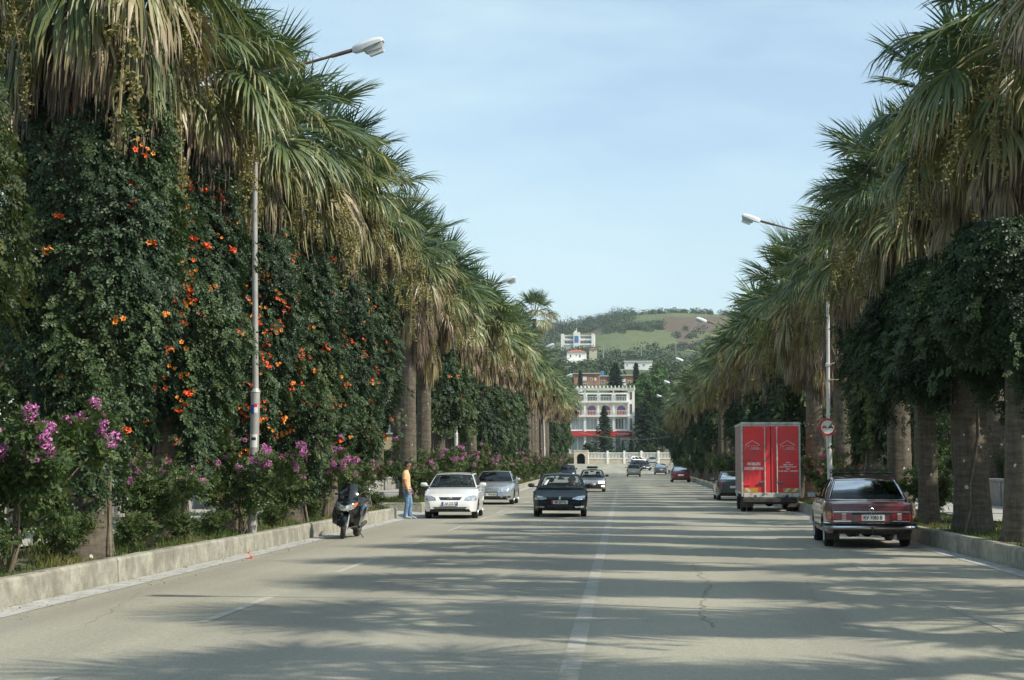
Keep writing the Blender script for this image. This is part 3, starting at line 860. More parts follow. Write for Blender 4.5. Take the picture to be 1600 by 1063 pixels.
strip('gutter', [KL + .012, KL + .42], frange(-6, 100, 30) + frange(104, 245, 36), 0.005, M['gutter'])
strip('gutter', [KR - .40, KR - .012], frange(-6, 100, 30) + frange(104, 245, 36), 0.005, M['gutter'])
def verge(x0, x1, segs, name='verge'):
    mb = MB(); rng = np.random.default_rng(3)
    for a, b in segs:
        nx, ny = 8, max(4, int((b - a) / .8))
        mb.grid([[(lerp(x0, x1, i / nx), lerp(a, b, j / ny), gz(lerp(a, b, j / ny)) + VZ - .02 + (rng.uniform(-.03, .035) if 0 < i < nx else 0)) for j in range(ny + 1)] for i in range(nx + 1)], flip=True)
    return tag(mb.build(name, M['soil'], smooth=80), kind='structure')
verge(-9.7, KL - .2, [(-6, 54.0), (60.5, 245)])
verge(KR + .2, 8.8, [(-6, 245)])
mb = MB(); mb.grid([[(x, y, z) for y, z in ((54.0, .015), (60.5, .015))] for x, z in ()] or [[(-7.07, 54.0, .006), (-7.07, 60.5, .006)], [(-9.7, 54.0, .20), (-9.7, 60.5, .20)], [(-12.8, 54.0, .33), (-12.8, 60.5, .33)]])
tag(mb.build('side_entrance', M['path']), kind='structure')
mb = MB(); mb.box(-13.0, 53.7, -.12, KL - .2, 53.99, VZ + .03, bev=.02); mb.box(-13.0, 60.51, -.12, KL - .2, 60.8, VZ + .03, bev=.02); tag(mb.build('kerb_return', M['kerb']), kind='structure')
strip('footpath', [-12.9, -9.7], frange(-6, 54, 12), VZ + .02, M['path'])
strip('footpath', [-12.9, -9.7], frange(60.5, 245, 40), VZ + .02, M['path'])
strip('footpath', [8.8, 12.2], frange(-6, 245, 60), VZ + .02, M['path'])

# road markings (one thing per painted line set)
def dash(mb, xc, y0, y1, w, zo=.005):
    n = 6
    mb.grid([[(xc + s * w / 2 + random.uniform(-.006, .006), lerp(y0, y1, i / n), gz(lerp(y0, y1, i / n)) + zo) for i in range(n + 1)] for s in (-1, 1)], flip=True)
mb = MB()
for k in range(-1, 12): dash(mb, -4.38, 9.5 + 8.4 * k, 13.4 + 8.4 * k - .2, .12)
tag(mb.build('lane_marking', M['paint']), kind='structure')
mb = MB()
for k in range(-1, 8): dash(mb, 3.78, 8.9 + 8.4 * k, 12.3 + 8.4 * k, .12)
tag(mb.build('lane_marking', M['paint_faint']), kind='structure')
mb = MB(); dash(mb, -.43, -6, 120, .17, .004)
tag(mb.build('centre_line', M['stripe']), kind='structure')
# cracks
def crack(pts, w, name='crack'):
    mb = MB(); rng = random.Random(len(pts) * 7 + int(pts[0][0] * 10)); P = []
    for (a, b) in zip(pts, pts[1:]):
        m = 14
        for i in range(m): P.append((lerp(a[0], b[0], i / m) + rng.uniform(-.05, .05), lerp(a[1], b[1], i / m)))
    rows = [[], []]
    for x, y in P:
        ww = w * rng.uniform(.2, 1)
        rows[0].append((x - ww, y, gz(y) + .004)); rows[1].append((x + ww, y, gz(y) + .004))
    mb.grid(rows, flip=True)
    return tag(mb.build(name, M['crack']), kind='structure')
crack([(1.12, 29), (1.16, 24), (.98, 21.5), (.84, 19), (.92, 17.6)], .013)
crack([(2.6, 25), (2.25, 20), (2.3, 18.4)], .005)
crack([(-6.2, 22), (-5.4, 17)], .006)

# ------------------------------------------------------------------ low garden walls
def low_wall(x, y0, y1, h, label, cat='wall', post=2.6):
    t = thing('garden_wall', label, cat, (x, y0, 0))
    mb = MB(); mb.box(-.09, 0, 0, .09, y1 - y0, h + VZ); mb.build('wall', M['wallc'], t)
    mb = MB(); mb.box(-.16, -.02, h + VZ + .003, .16, y1 - y0 + .02, h + VZ + .10, bev=.02); mb.build('coping', M['wallc'], t)
    k = int((y1 - y0) / post)
    for i in range(k + 1):
        mb = MB(); yy = (y1 - y0) * i / k; mb.box(-.14, yy - .14, 0, .14, yy + .14, h + VZ - .002, bev=.02); mb.build('pier', M['wallc'], t)
    return t
low_wall(-13.1, 8, 53.5, .62, 'low grey concrete garden wall beyond the left footpath, near part')
low_wall(-13.1, 61, 140, .62, 'low grey concrete garden wall beyond the left footpath, past the side entrance')
low_wall(12.5, 8, 140, .80, 'low grey concrete garden wall beyond the right footpath')

# ------------------------------------------------------------------ far end: retaining wall, balustrade, arch
t = thing('balustraded_wall', 'long pale stone retaining wall with white balustrade across the road end', 'wall', (0, 335, 0))
mb = MB(); mb.box(-7.0, 0, 1.6, 12, .5, 3.05); mb.build('wall', M['stone'], t)
mb = MB(); mb.box(-7.0, -.06, 3.053, 12, .5, 3.2); mb.box(-7.0, .05, 4.12, 12, .35, 4.28); mb.build('rail', M['white_wall'], t)
mb = MB()
x = -6.8
while x < 11.8: mb.box(x, .13, 3.2, x + .11, .27, 4.12); x += .27
mb.build('baluster', M['white_wall'], t)['kind'] = 'stuff'
for px in (918, 949, 975, 1001.6, 1028, 1050):
    mb = MB(); x = (px - 974) * 335 / 2700; mb.box(x - .2, -.12, 1.7, x + .2, .55, 4.6, bev=.03); mb.build('pillar', M['white_wall'], t)
t = thing('arched_gateway', 'stone gateway with dark arched opening at left end of the balustrade wall', 'gateway', (-8.2, 334.0, 0))
ring = []
mb = MB(); W_, Hh = .78, 4.1
pts = [(-W_, 1.9), (-W_, 3.3)] + [(W_ * math.cos(PI - a), 3.3 + W_ * math.sin(a)) for a in frange(0, PI, 10)] + [(W_, 3.3), (W_, 1.9)]
out = [(-1.35, 1.7), (-1.35, 3.3)] + [(lerp(-1.35, 1.35, i / 10), 4.55) for i in range(11)] + [(1.35, 3.3), (1.35, 1.7)]
mb.grid([[(a, -.3, b) for a, b in out], [(a, -.3, b) for a, b in pts], [(a, 1.5, b) for a, b in pts]])
mb.box(-1.45, -.35, 4.553, 1.45, 1.4, 4.75); mb.build('arch', M['stone'], t)
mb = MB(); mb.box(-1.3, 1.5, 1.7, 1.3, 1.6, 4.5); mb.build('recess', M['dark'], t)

# ------------------------------------------------------------------ the four-storey building at the end
BY = 346.0
def zy(y, Y=BY): return 1.62 + (729 - y) * Y / 2700.0
t = bld = thing('corner_building', 'white four-storey building with red fascia and rooftop pergola at the end of the road', 'building', (0, BY, 0))
zb, zf0, zf1, zs2, zs3, zt = zy(712), zy(682), zy(675), zy(650), zy(627.5), zy(609.5)
mb = MB()
mb.box(-14, 1.3, zb - .6, 2.1, 12, zs3)                           # body behind the balconies
mb.box(1.15, .1, zb - .6, 2.25, 1.3, zt)                           # right end pier
mb.build('wall', M['white_wall'], t)
mb = MB(); mb.box(-14, 6, zs3, 1.1, 11.8, zt - .4); mb.build('penthouse_wall', M['white_wall'], t)
for z, d in ((zf1 + .12, .18), (zs2 - .25, -.3), (zs3 - .3, -.25)):
    mb = MB(); mb.box(-14.1, d, z, 1.14, 1.297, z + .28); mb.build('floor_slab', M['white_wall'], t)
for x in (-10.7, -7.7, -5.0, -1.95, 1.02):
    mb = MB(); mb.box(x - .16, .02, zb - .4, x + .16, .34, zt + .05); mb.build('column', M['white_wall'], t)
mb = MB(); mb.box(-14.2, -.1, zt + .053, 2.4, .25, zt + .35); mb.box(-14.2, 5.0, zt + .053, 2.4, 5.3, zt + .35); mb.build('pergola_beam', M['white_wall'], t)
for i in range(22):
    mb = MB(); x = -13.9 + i * .76; mb.box(x, -1.0, zt + .353, x + .24, 5.4, zt + .72); mb.build('pergola_rafter', M['white_wall'], t)
def railing(x0, x1, z, y, h=.95):
    mb = MB(); mb.box(x0, y, z + h - .08, x1, y + .1, z + h); mb.box(x0, y, z + .06, x1, y + .08, z + .12); x = x0 + .1
    while x < x1: mb.box(x, y + .02, z + .12, x + .06, y + .07, z + h - .08); x += .32
    mb.build('railing', M['white_wall'], bld)
railing(-14, 1.1, zs2 + .03, -.28); railing(-14, 1.1, zs3 - .02, -.2)
def win(parent, x0, x1, z0, z1, y=1.3, pane='win', frame='white_wall', mull=1, dep=.08):
    mb = MB(); fw = .09
    mb.box(x0, y - dep, z0, x0 + fw, y - .002, z1); mb.box(x1 - fw, y - dep, z0, x1, y - .002, z1)
    mb.box(x0 + fw, y - dep, z0, x1 - fw, y - .002, z0 + fw); mb.box(x0 + fw, y - dep, z1 - fw, x1 - fw, y - .002, z1)
    for k in range(mull):
        xm = lerp(x0, x1, (k + 1) / (mull + 1)); mb.box(xm - .04, y - dep + .01, z0 + fw, xm + .04, y - .002, z1 - fw)
    w_ = mb.build('window', M[frame], parent)
    mb = MB(); mb.box(x0 + .02, y - .05, z0 + .02, x1 - .02, y - .01, z1 - .02); mb.build('pane', M[pane], w_)
    return w_
for i, (a, b) in enumerate(((-13.8, -10.9), (-10.5, -7.9), (-7.5, -5.2), (-4.8, -2.15), (-1.75, .85))):
    # first floor glazing, arched floor, terrace doors, shop front
    win(t, a + .1, b - .75 if i == 4 else b - .05, zf1 + .45, zs2 - .5, pane='win_pale' if i != 4 else 'win', mull=2)
    if i == 4: win(t, b - .7, b - .02, zf1 + .45, zs2 - .5, pane='win_pale', mull=0)
    cx = (a + b) / 2; R_ = .85
    cz = zs2 + 1.15
    mb = MB(); ang = frange(0, PI, 12)
    mb.loft([[(cx + (R_ + k) * math.cos(q), 1.3 - d, cz + (R_ + k) * math.sin(q)) for q in ang] + [(cx - (R_ + k), 1.3 - d, zs2 + .05), (cx + (R_ + k), 1.3 - d, zs2 + .05)] for k, d in ((0, .0), (0, .1), (-.16, .1), (-.16, .0))], cap=False)
    w_ = mb.build('arched_window', M['red_band'], t)
    mb = MB(); mb.add([(cx + (R_ - .1) * math.cos(q), 1.25, cz + (R_ - .1) * math.sin(q)) for q in ang], [tuple(range(13))]); mb.build('pane', M['blue_glass'], w_)
    mb = MB(); mb.box(cx - R_ + .1, 1.2, zs2 + .05, cx + R_ - .1, 1.25, cz); mb.build('lower_panel', M['red_band'], w_)
    mb = MB(); mb.box(a + .2, 5.96, zs3 + .1, b - .2, 5.99, zt - .7); mb.build('terrace_door', M['win'], t)
    win(t, a + .1, cx - .05, zb + .5, zf0 - .15, pane='win_pale' if i != 4 else 'win', mull=0)
    win(t, cx + .05, b - .05, zb + .5, zf0 - .15, pane='win_pale' if i != 4 else 'win_white', mull=0)
for z0, z1 in ((zb + 1, zf0 - .3), (zf1 + .3, zs2 - .6), (zs2 + .3, zs3 - .6), (zs3 + .3, zt - .5)):
    win(t, 1.3, 1.75, z0, z1, y=.1, pane='win', frame='wine', mull=0)
mb = MB(); mb.box(-14.1, -.35, zf0, 1.75, 1.29, zf1); fs_ = mb.build('fascia', M['red_band'], t)
mb = MB()
put_text(mb, 'EUROSERVIS', .42, (-.1, -.35, (zf0 + zf1) / 2 - .08), (1, 0, 0), (0, 0, 1), (0, -1, 0), off=.01)
mb.build('lettering', M['letter'], fs_)
mb = MB(); mb.box(-14, .1, zb - .9, 1.1, 1.29, zb + .35); mb.build('plinth', mat('beige_plinth', (0.50, 0.36, 0.24), 0.85), t)

# ------------------------------------------------------------------ houses on the hill
def house(name, label, px0, px1, ytop, ybot, Y, depth, wall, wins, roof='slab', group=None, roofm='white_wall', extra=None):
    s = 2700.0 / Y; x0, x1 = (px0 - 974) / s, (px1 - 974) / s; z0, z1 = 1.62 + (729 - ybot) / s, 1.62 + (729 - ytop) / s
    t = thing(name, label, 'house' if 'house' in name else 'building', (x0, Y, z0), group=group)
    w, h = x1 - x0, z1 - z0
    mb = MB(); mb.box(0, 0, -6, w, depth, h); mb.build('wall', M[wall], t)
    if roof == 'hip':
        mb = MB(); e = .5; rh = w * .16
        mb.add([(-e, -e, h + .01), (w + e, -e, h + .01), (w + e, depth + e, h + .01), (-e, depth + e, h + .01), (w * .3, depth / 2, h + rh), (w * .7, depth / 2, h + rh)], [(0, 1, 5, 4), (1, 2, 5), (2, 3, 4, 5), (3, 0, 4), (0, 3, 2, 1)])
        mb.build('roof', M[roofm], t)
    else:
        mb = MB(); mb.box(-.35, -.45, h + .005, w + .35, depth + .3, h + .3); mb.build('roof', M[roofm], t)
    for (u, v, ww, hh, pm) in wins:
        win(t, u * w - ww / 2, u * w + ww / 2, v * h - hh / 2, v * h + hh / 2, y=0, pane=pm, mull=1 if ww > 1 else 0)
    if extra: extra(t, w, h)
    return t
def hotel_extra(t, w, h):
    mb = MB(); mb.box(w * .37, -2.2, -6, w * .56, 3, h + 2.2); mb.build('tower', M['white_wall'], t)
    mb = MB(); mb.box(w * .40, -2.3, h * .28, w * .52, -2.204, h * .95); mb.build('blue_glazing', M['blue_glass'], t)
    for x in (0, .9): 
        mb = MB(); mb.box(w * x, -1.6, -1, w * (x + .09), .4, h + 1.2); mb.build('end_wing', M['white_wall'], t)
    for z in (.08, .55):
        mb = MB(); mb.box(w * .1, -1.3, h * z, w * .9, 0, h * z + .9); mb.build('balcony', M['white_wall'], t)
    mb = MB(); mb.box(w * .45, 0, h + 2.2, w * .47, .3, h + 5); mb.box(w * .4, -1, h + 2.2, w * .44, .5, h + 3.4); mb.build('chimney', M['white_wall'], t)
house('hotel_building', 'white hillside hotel with a blue glazed central tower, highest building on the hill', 877, 930, 525, 541, 1150, 10, 'white_wall',
      [(u, v, 2.2, 1.7, 'win') for u in (.16, .24, .32, .62, .70, .78, .86) for v in (.35, .82)], extra=hotel_extra)
def villa_extra(t, w, h):
    mb = MB(); mb.box(-1.5, -3.5, -5, w * .62, -.01, h * .12); mb.box(w * .62, -2.5, -5, w + 1.2, -.01, h * .2); mb.build('terrace', M['white_wall'], t)
    mb = MB(); mb.box(-1.2, -3.52, -2.6, w * .5, -3.505, -.6); mb.build('terrace_opening', M['win'], t)
house('villa_house', 'white villa with red tiled hip roof below the hillside hotel', 886, 916, 551, 566, 900, 9, 'white_wall',
      [(.2, .6, .9, 1.7, 'win'), (.5, .7, .7, .9, 'win'), (.68, .6, .9, 1.7, 'win')], roof='hip', roofm='tile', extra=villa_extra)
house('long_house', 'long low white flat-roofed house alone on the right of the hillside', 976, 1019, 566, 577, 750, 9, 'white_wall',
      [(.42, .5, .9, 1.1, 'win'), (.10, .5, .6, 1.0, 'win'), (.7, .5, .9, 1.0, 'win')])
house('brick_house', 'unfinished orange brick house above left of the pergola roof', 897, 937, 585, 606, 560, 8, 'brick',
      [(.42, .65, 1.3, 1.2, 'win_white'), (.68, .6, .7, .9, 'win'), (.84, .6, .6, .9, 'win_white'), (.45, .2, 1.2, .9, 'win')], roofm='stone')
house('brick_house', 'smaller brick house with white balconies above right of the pergola roof', 968, 990, 588, 606, 545, 7, 'brick',
      [(.3, .6, 1.2, 1.0, 'win_white'), (.7, .45, .8, .9, 'win'), (.35, .25, 1.3, .8, 'win_white')], roofm='stone')
house('brick_house', 'narrow brick house with a blue water tank between two other brick houses', 936, 952, 589, 606, 575, 7, 'brick', [(.4, .5, .9, 1.0, 'win')], roofm='stone',
      extra=lambda t, w, h: MB().lathe([(.01, h + .32), (.7, h + .32), (.75, h + 1.6), (.01, h + 1.85)], 14, c=(w * .3, 2, 0)).build('water_tank', M['blue_glass'], t, smooth=40))
house('cream_house', 'small cream house right of the brick houses half hidden by cypress', 990, 1012, 586, 598, 590, 7, 'cream', [(.5, .5, .9, 1.0, 'win')], roofm='stone')
house('stone_house', 'low grey stone house under the white villa on the slope', 884, 902, 574, 590, 680, 6, 'stone', [(.5, .5, .9, .9, 'win')], roofm='stone')
house('white_house', 'small white house with two dark windows just below left of the villa', 878, 893, 572, 582, 820, 6, 'white_wall', [(.3, .5, .8, .9, 'win'), (.7, .5, .8, .9, 'win')])
house('white_house', 'little white house right of the villa near a utility pole', 921, 933, 546, 553, 960, 6, 'cream', [(.5, .5, .8, .9, 'win')], roof='hip', roofm='tile')
house('white_house', 'small cream house low on the slope right of the villa', 921, 935, 563, 571, 840, 6, 'stone', [(.4, .5, .8, .9, 'win')])
house('stone_house', 'pale stone house on the slope above the blue water tank', 940, 956, 576, 585, 700, 6, 'stone', [(.3, .5, .8, .9, 'win'), (.7, .5, .8, .9, 'win')])
house('white_house', 'flat white house below left end of the long white house', 958, 974, 579, 587, 660, 6, 'white_wall', [(.5, .5, .9, .9, 'win')])
house('yellow_building', 'pale yellow building glimpsed behind the vines left of the bare twin trunks', 560, 632, 520, 722, 118, 10, 'cream',
      [(u, v, 1.0, 1.5, 'win') for u in (.2, .5, .8) for v in (.3, .7)], roof='hip', roofm='tile')
house('white_building', 'white building glimpsed behind the shrub at the far left edge', -150, 12, 560, 750, 75, 8, 'white_wall', [(.3, .5, 1.0, 1.3, 'win'), (.7, .5, 1, 1.3, 'win')])
for i, (px, y0, y1, Y) in enumerate(((943, 539, 553, 900), (971, 534, 547, 960), (1002, 538, 553, 900), (1056, 538, 550, 930))):
    s = 2700 / Y; p = thing('utility_pole', ['grey utility pole on the slope right of the villa', 'grey utility pole on the slope directly above the pergola roof', 'grey utility pole on the slope above the long white house', 'grey utility pole on the slope farthest right'][i], 'utility pole', ((px - 974) / s, Y, 1.62 + (729 - y1) / s - 3))
    MB().tube([(0, 0, 0), (0, 0, (y1 - y0) / s + 3)], [.28, .2], 6).build('pole', M['wallc'], p)
    MB().box(-.9, -.1, (y1 - y0) / s + 2.2, .9, .1, (y1 - y0) / s + 2.4).build('crossarm', M['wallc'], p)

# hillside woodland: uncountable
rng = np.random.default_rng(11); cs = []; rs = []
def hill_blob(px, Y, r_):
    x = (px - 974) * Y / 2700; cs.append(np.array([x, Y, tz(x, Y) + r_ * .45])); rs.append(r_)
houses_px = [(870, 936, 1085, 1150), (880, 922, 800, 900), (968, 1028, 600, 750), (890, 1014, 440, 600)]
def clear(px, Y): return not any(a < px < b and c < Y < d for a, b, c, d in houses_px)
for i in range(1500):
    px = rng.uniform(820, 1180); Y = rng.uniform(430, 1050)
    dens = .8 if Y < 880 else (.5 if Y < 960 else .15)
    if rng.random() < dens and clear(px, Y): hill_blob(px, Y, rng.uniform(1.6, 3.6) * (1 + (Y - 430) / 900))
for i in range(210): hill_blob(rng.uniform(820, 990), rng.uniform(1410, 1500), rng.uniform(3.5, 7.5))
for i in range(70): hill_blob(rng.uniform(985, 1180), rng.uniform(1480, 1505), rng.uniform(1.5, 4))
for i in range(90): hill_blob(rng.uniform(945, 1035) , 1345 + rng.normal(0, 12), rng.uniform(2.5, 5))
for i in range(26): hill_blob(rng.uniform(872, 934), rng.uniform(1090, 1110), rng.uniform(3, 4.5))
for i in range(60):
    px = rng.uniform(1050, 1180); hill_blob(px, rng.uniform(1000, 1350), rng.uniform(1.5, 4))
for i in range(90): 
    px = rng.uniform(820, 880); hill_blob(px, rng.uniform(1000, 1400), rng.uniform(3, 6))
V, F, T = leaf_cloud(rng, cs, rs, 64, .75, flat=.85, inner=.5)
tag(inst('hillside_woodland', np_mesh('hillside_woodland', V, F, M['scrub'], T)), kind='stuff', label='scattered dark green woodland and scrub covering the hillside', cat='woodland')

# ------------------------------------------------------------------ thin summer haze
mh, nth, oh = _nt('haze_air')
pv = nth.nodes.new('ShaderNodeVolumePrincipled'); pv.inputs['Color'].default_value = (0.86, 0.93, 1.0, 1); pv.inputs['Density'].default_value = 0.00012; pv.inputs['Anisotropy'].default_value = 0.3
nth.links.new(pv.outputs[0], oh.inputs['Volume'])
mb = MB(); mb.box(-2650, -230, -40, 2650, 4550, 190); tag(mb.build('haze', mh), 'thin bluish haze over the whole avenue and hill', 'haze', kind='stuff')
# ================================================================== PALMS
CROWN = [crown_mesh('crown', 100 + i) for i in range(6)]
SKIRT = [skirt_mesh('dead_fronds', 200 + i) for i in range(4)]
CROWN_LO = [crown_mesh('crown', 300 + i, nfr=40, detail=.55) for i in range(3)]
SKIRT_LO = [skirt_mesh('dead_fronds', 320 + i, nfr=44, detail=.5) for i in range(2)]
FRUIT = [fruit_mesh('fruit_cluster', 400 + i, L=2.0 + .4 * i) for i in range(3)]
TRUNK = [trunk_mesh('trunk', 500 + i) for i in range(3)]
YOUNG = crown_mesh('crown', 600, nfr=26, young=True)
pr = random.Random(5)
def palm(x, Y, H, label, group=None, lo=False, nfruit=6, scale=1.0, rad=1.0, young=False, skirt=True):
    t = thing('fan_palm', label, 'palm tree', (x, Y, gz(Y) + VZ - .05), pr.uniform(0, 6.28), group)
    inst('trunk', pr.choice(TRUNK), t, scale=(rad, rad, (H + .1) / 8.0))
    cr = YOUNG if young else pr.choice(CROWN_LO if lo else CROWN)
    inst('crown', cr, t, (0, 0, H), (pr.gauss(0, .09), pr.gauss(0, .09), pr.uniform(0, 6.28)), (scale * pr.uniform(.92, 1.1), scale * pr.uniform(.92, 1.1), scale * pr.uniform(.9, 1.12)))
    if skirt: inst('dead_fronds', pr.choice(SKIRT_LO if lo else SKIRT), t, (0, 0, H - .1), (pr.gauss(0, .04), pr.gauss(0, .04), pr.uniform(0, 6.28)), (scale * pr.uniform(.8, 1.05), scale * pr.uniform(.8, 1.05), scale * pr.uniform(.75, 1.12)))
    for k in range(nfruit):
        inst('fruit_cluster', pr.choice(FRUIT), t, (0, 0, H - .25 - pr.uniform(0, .5)), (0, 0, 2 * PI * (k + pr.uniform(-.3, .3)) / nfruit), pr.uniform(.85, 1.2))
    return t
ORD = ['first', 'second', 'third', 'fourth', 'fifth', 'sixth', 'seventh', 'eighth', 'ninth', 'tenth', 'eleventh', 'twelfth', 'thirteenth', 'fourteenth', 'fifteenth', 'sixteenth', 'seventeenth', 'eighteenth', 'nineteenth', 'twentieth']
# (x, Y, crown height, dress): f full vine, u upper vine only, h hanging vine, - bare trunk
LP = [(-8.3, 18.6, 9.3, 'y'), (-7.75, 24.7, 9.5, 'f'), (-8.05, 30.5, 9.3, 'f'), (-7.95, 35.4, 9.0, 'f'), (-7.8, 40, 9.2, 'f'), (-7.8, 44.9, 9.3, 'f'), (-7.9, 51.0, 9.3, 'f'),
      (-8.2, 65.7, 9.7, '-'), (-8.2, 70.7, 9.1, '-'), (-8.2, 76.6, 9.7, 'u'), (-8.2, 83.5, 9.3, 'u'), (-8.1, 91.9, 10.0, '-'), (-8.1, 98, 9.6, 'f'), (-8.1, 104, 9.4, 'f'), (-8.1, 110.5, 10.1, 'f')]
y = 117.0
while y < 240:
    LP.append((-8.1, y, 10.0 + pr.uniform(-.7, .6), pr.choice('f-u-'))); y += 7.2
RP = [(7.0, 5.0, 8.8, '-'), (7.0, 10.0, 8.8, '-'), (7.0, 15.2, 8.9, '-'), (7.0, 20.4, 8.9, '-'), (7.2, 25.6, 9.4, '-'), (7.05, 31.0, 9.3, 'c'), (7.05, 35.9, 8.9, 'c'), (7.0, 40.6, 8.0, 'c'), (7.1, 45.5, 8.9, '-'), (7.3, 51.5, 8.3, 'h'), (7.65, 61.4, 8.7, '-'), (7.1, 65.0, 8.3, '-'),
      (7.1, 70.5, 8.2, 'h'), (7.1, 76, 8.0, 'f'), (7.1, 82, 8.3, '-'), (7.1, 88, 8.3, 'f'), (7.1, 94, 8.4, '-'), (7.1, 100, 8.3, 'u'), (7.1, 106, 8.4, '-')]
y = 112.0
while y < 236:
    RP.append((7.1, y, 8.5 + pr.uniform(-.6, .6), pr.choice('f-u-'))); y += 6.8
DRESS = {'f': 'vine-covered', 'y': 'yellow-vined', '-': 'bare-trunked', 'u': 'part-vined', 'h': 'vine-hung', 'c': 'dark-vined'}

# vines ------------------------------------------------------------
def prof_full(t): return (.55 + .62 * min(1, t / .40) ** .8) * (1 - .30 * max(0, (t - .6) / .4) ** 1.4)
def prof_up(t): return .55 + .55 * math.sin(PI * min(1, t + .15)) ** .7
def prof_hang(t): return .42 + .55 * t ** 1.3
def prof_mass(t): return .62 + .80 * math.sin(PI * min(1, .12 + t * .8)) ** .8
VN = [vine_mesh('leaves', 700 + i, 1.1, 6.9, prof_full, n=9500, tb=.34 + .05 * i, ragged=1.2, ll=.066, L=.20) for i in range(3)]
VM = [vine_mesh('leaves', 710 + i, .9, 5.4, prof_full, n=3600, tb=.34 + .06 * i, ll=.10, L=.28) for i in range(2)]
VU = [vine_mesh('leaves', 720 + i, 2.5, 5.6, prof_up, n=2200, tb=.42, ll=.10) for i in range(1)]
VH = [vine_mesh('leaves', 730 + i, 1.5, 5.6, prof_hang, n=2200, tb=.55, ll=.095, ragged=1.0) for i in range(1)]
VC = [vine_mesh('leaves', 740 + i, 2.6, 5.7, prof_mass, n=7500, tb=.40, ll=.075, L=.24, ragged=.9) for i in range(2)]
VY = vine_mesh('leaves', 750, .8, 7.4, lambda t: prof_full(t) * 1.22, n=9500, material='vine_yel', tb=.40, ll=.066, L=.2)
BL = [blossom_mesh('blossom', 800 + i, nf=[2, 4, 6][i]) for i in range(3)] + [blossom_mesh('blossom', 810 + i, nf=[2, 3][i], material='amber') for i in range(2)]
def vine(x, Y, me, label, nfl, z0, z1, prof, side, group=None, sc=1.0, stemn=3, zs=1.0):
    t = thing('trumpet_vine', label, 'climbing vine', (x, Y, gz(Y) + VZ - .05), pr.uniform(0, 6.28), group)
    inst('leaves', me, t, scale=(sc, sc, sc * zs))
    if stemn:
        mb = MB()
        for i in range(stemn):
            a = 2 * PI * i / stemn + pr.uniform(-.5, .5); mb.tube([(math.cos(a + .18 * k + .1 * math.sin(2.1 * k + i)) * (.50 if k == 0 else .375 - .004 * k), math.sin(a + .18 * k + .1 * math.sin(2.1 * k + i)) * (.50 if k == 0 else .375 - .004 * k), z1 * .8 * k / 9) for k in range(10)], .02, 5)
        mb.build('stem', M['stem'], t)
    streak = pr.uniform(R(-95), R(-25))
    for i in range(nfl):
        wa = pr.uniform(R(-150), R(25)) if side < 0 else pr.uniform(R(-205), R(-40))
        if nfl > 12 and i % 2: wa = streak + pr.gauss(0, .16)
        a = wa - t.rotation_euler.z; z = lerp(z0, z1, pr.random() ** .8) * zs; r_ = prof(min(1, max(0, (z / zs - z0) / (z1 - z0)))) * sc * pr.uniform(1.0, 1.13)
        inst('blossom', pr.choice(BL), t, (r_ * math.cos(a), r_ * math.sin(a), z), (pr.uniform(-.4, .4), pr.uniform(-.5, .4), a), pr.uniform(.5, .9))
    return t
NFL = {24.7: 22, 30.5: 84, 35.4: 100, 40: 80, 44.9: 40, 51.0: 46, 83.5: 10, 98: 8, 104: 8, 110.5: 6}
def ident(side, idx):
    if side < 0: return 'palm at the far left edge of the picture' if idx == 0 else f'{ordn(idx - 1)} palm trunk along the left kerb'
    return 'palm beside the camera on the right, trunk outside the picture' if idx < 5 else f'{ordn(idx - 5)} palm trunk along the right kerb'
def dress(x, Y, H, d, side, idx, far):
    sd = 'left' if side < 0 else 'right'; nm = ident(side, idx); grp = f'vines on the {sd} palm row'
    lab = lambda s: f"{s} on the {nm}"
    if d == 'f':
        me = pr.choice(VN) if Y < 60 else pr.choice(VM)
        vine(x, Y, me, lab('orange-flowered trumpet vine' if Y in NFL else 'green climber'), NFL.get(Y, 0), 1.4, 6.6 if Y < 60 else 5.2, prof_full, side, grp, sc=1.0 if Y < 60 else .97, zs=1.0 if Y < 60 else H / 8.3, stemn=3 if not far else 0)
    elif d == 'y': vine(x, Y, VY, lab('yellowing climber'), 9, 1.2, 7.2, prof_full, side, grp)
    elif d == 'u': vine(x, Y, VU[0], lab('climber high up'), 5 if side < 0 and not far else 0, 3, 5.4, prof_up, side, grp, zs=H / 8.1, stemn=2 if not far else 0)
    elif d == 'h': vine(x, Y, VH[0], lab('bright hanging climber'), 0, 1.8, 5.4, prof_hang, side, grp, stemn=3 if not far else 0)
    elif d == 'c': vine(x, Y, pr.choice(VC), lab('dark leafy climber'), 0, 2.6, 5.5, prof_mass, side, grp, stemn=0 if idx == 7 else 2)
def do_row(rowdat, side):
    sd = 'left' if side < 0 else 'right'
    for i, (x, Y, H, d) in enumerate(rowdat):
        far = Y > 111
        if side > 0 and i < 5: lab, grp = 'fan palm beside the camera on the right, its trunk outside the picture', 'right palms with trunks outside the picture'
        else: lab, grp = f"{DRESS[d]} fan palm, {ident(side, i)}".replace(', palm at', ' at').replace(' palm trunk', ' trunk'), f'fan palms along the {sd} kerb'
        palm(x, Y, H - VZ, lab, grp, lo=Y > 75, nfruit=pr.choice((6, 7, 9) if side < 0 else (4, 5, 7)) if Y < 80 else (6 if not far else 3), scale=pr.uniform(.98, 1.16), rad=1.02 if (side > 0 and i in (5, 6)) else .64 if (side > 0 and i == 7) else pr.uniform(.88, 1.0))
        if d != '-': dress(x, Y, H, d, side, i, far)
do_row(LP, -1); do_row(RP, 1)
palm(-8.15, 159, 14.9, 'tall young palm with upright green fans standing above the left row', lo=False, nfruit=0, young=True, skirt=False, rad=.7, scale=1.1)
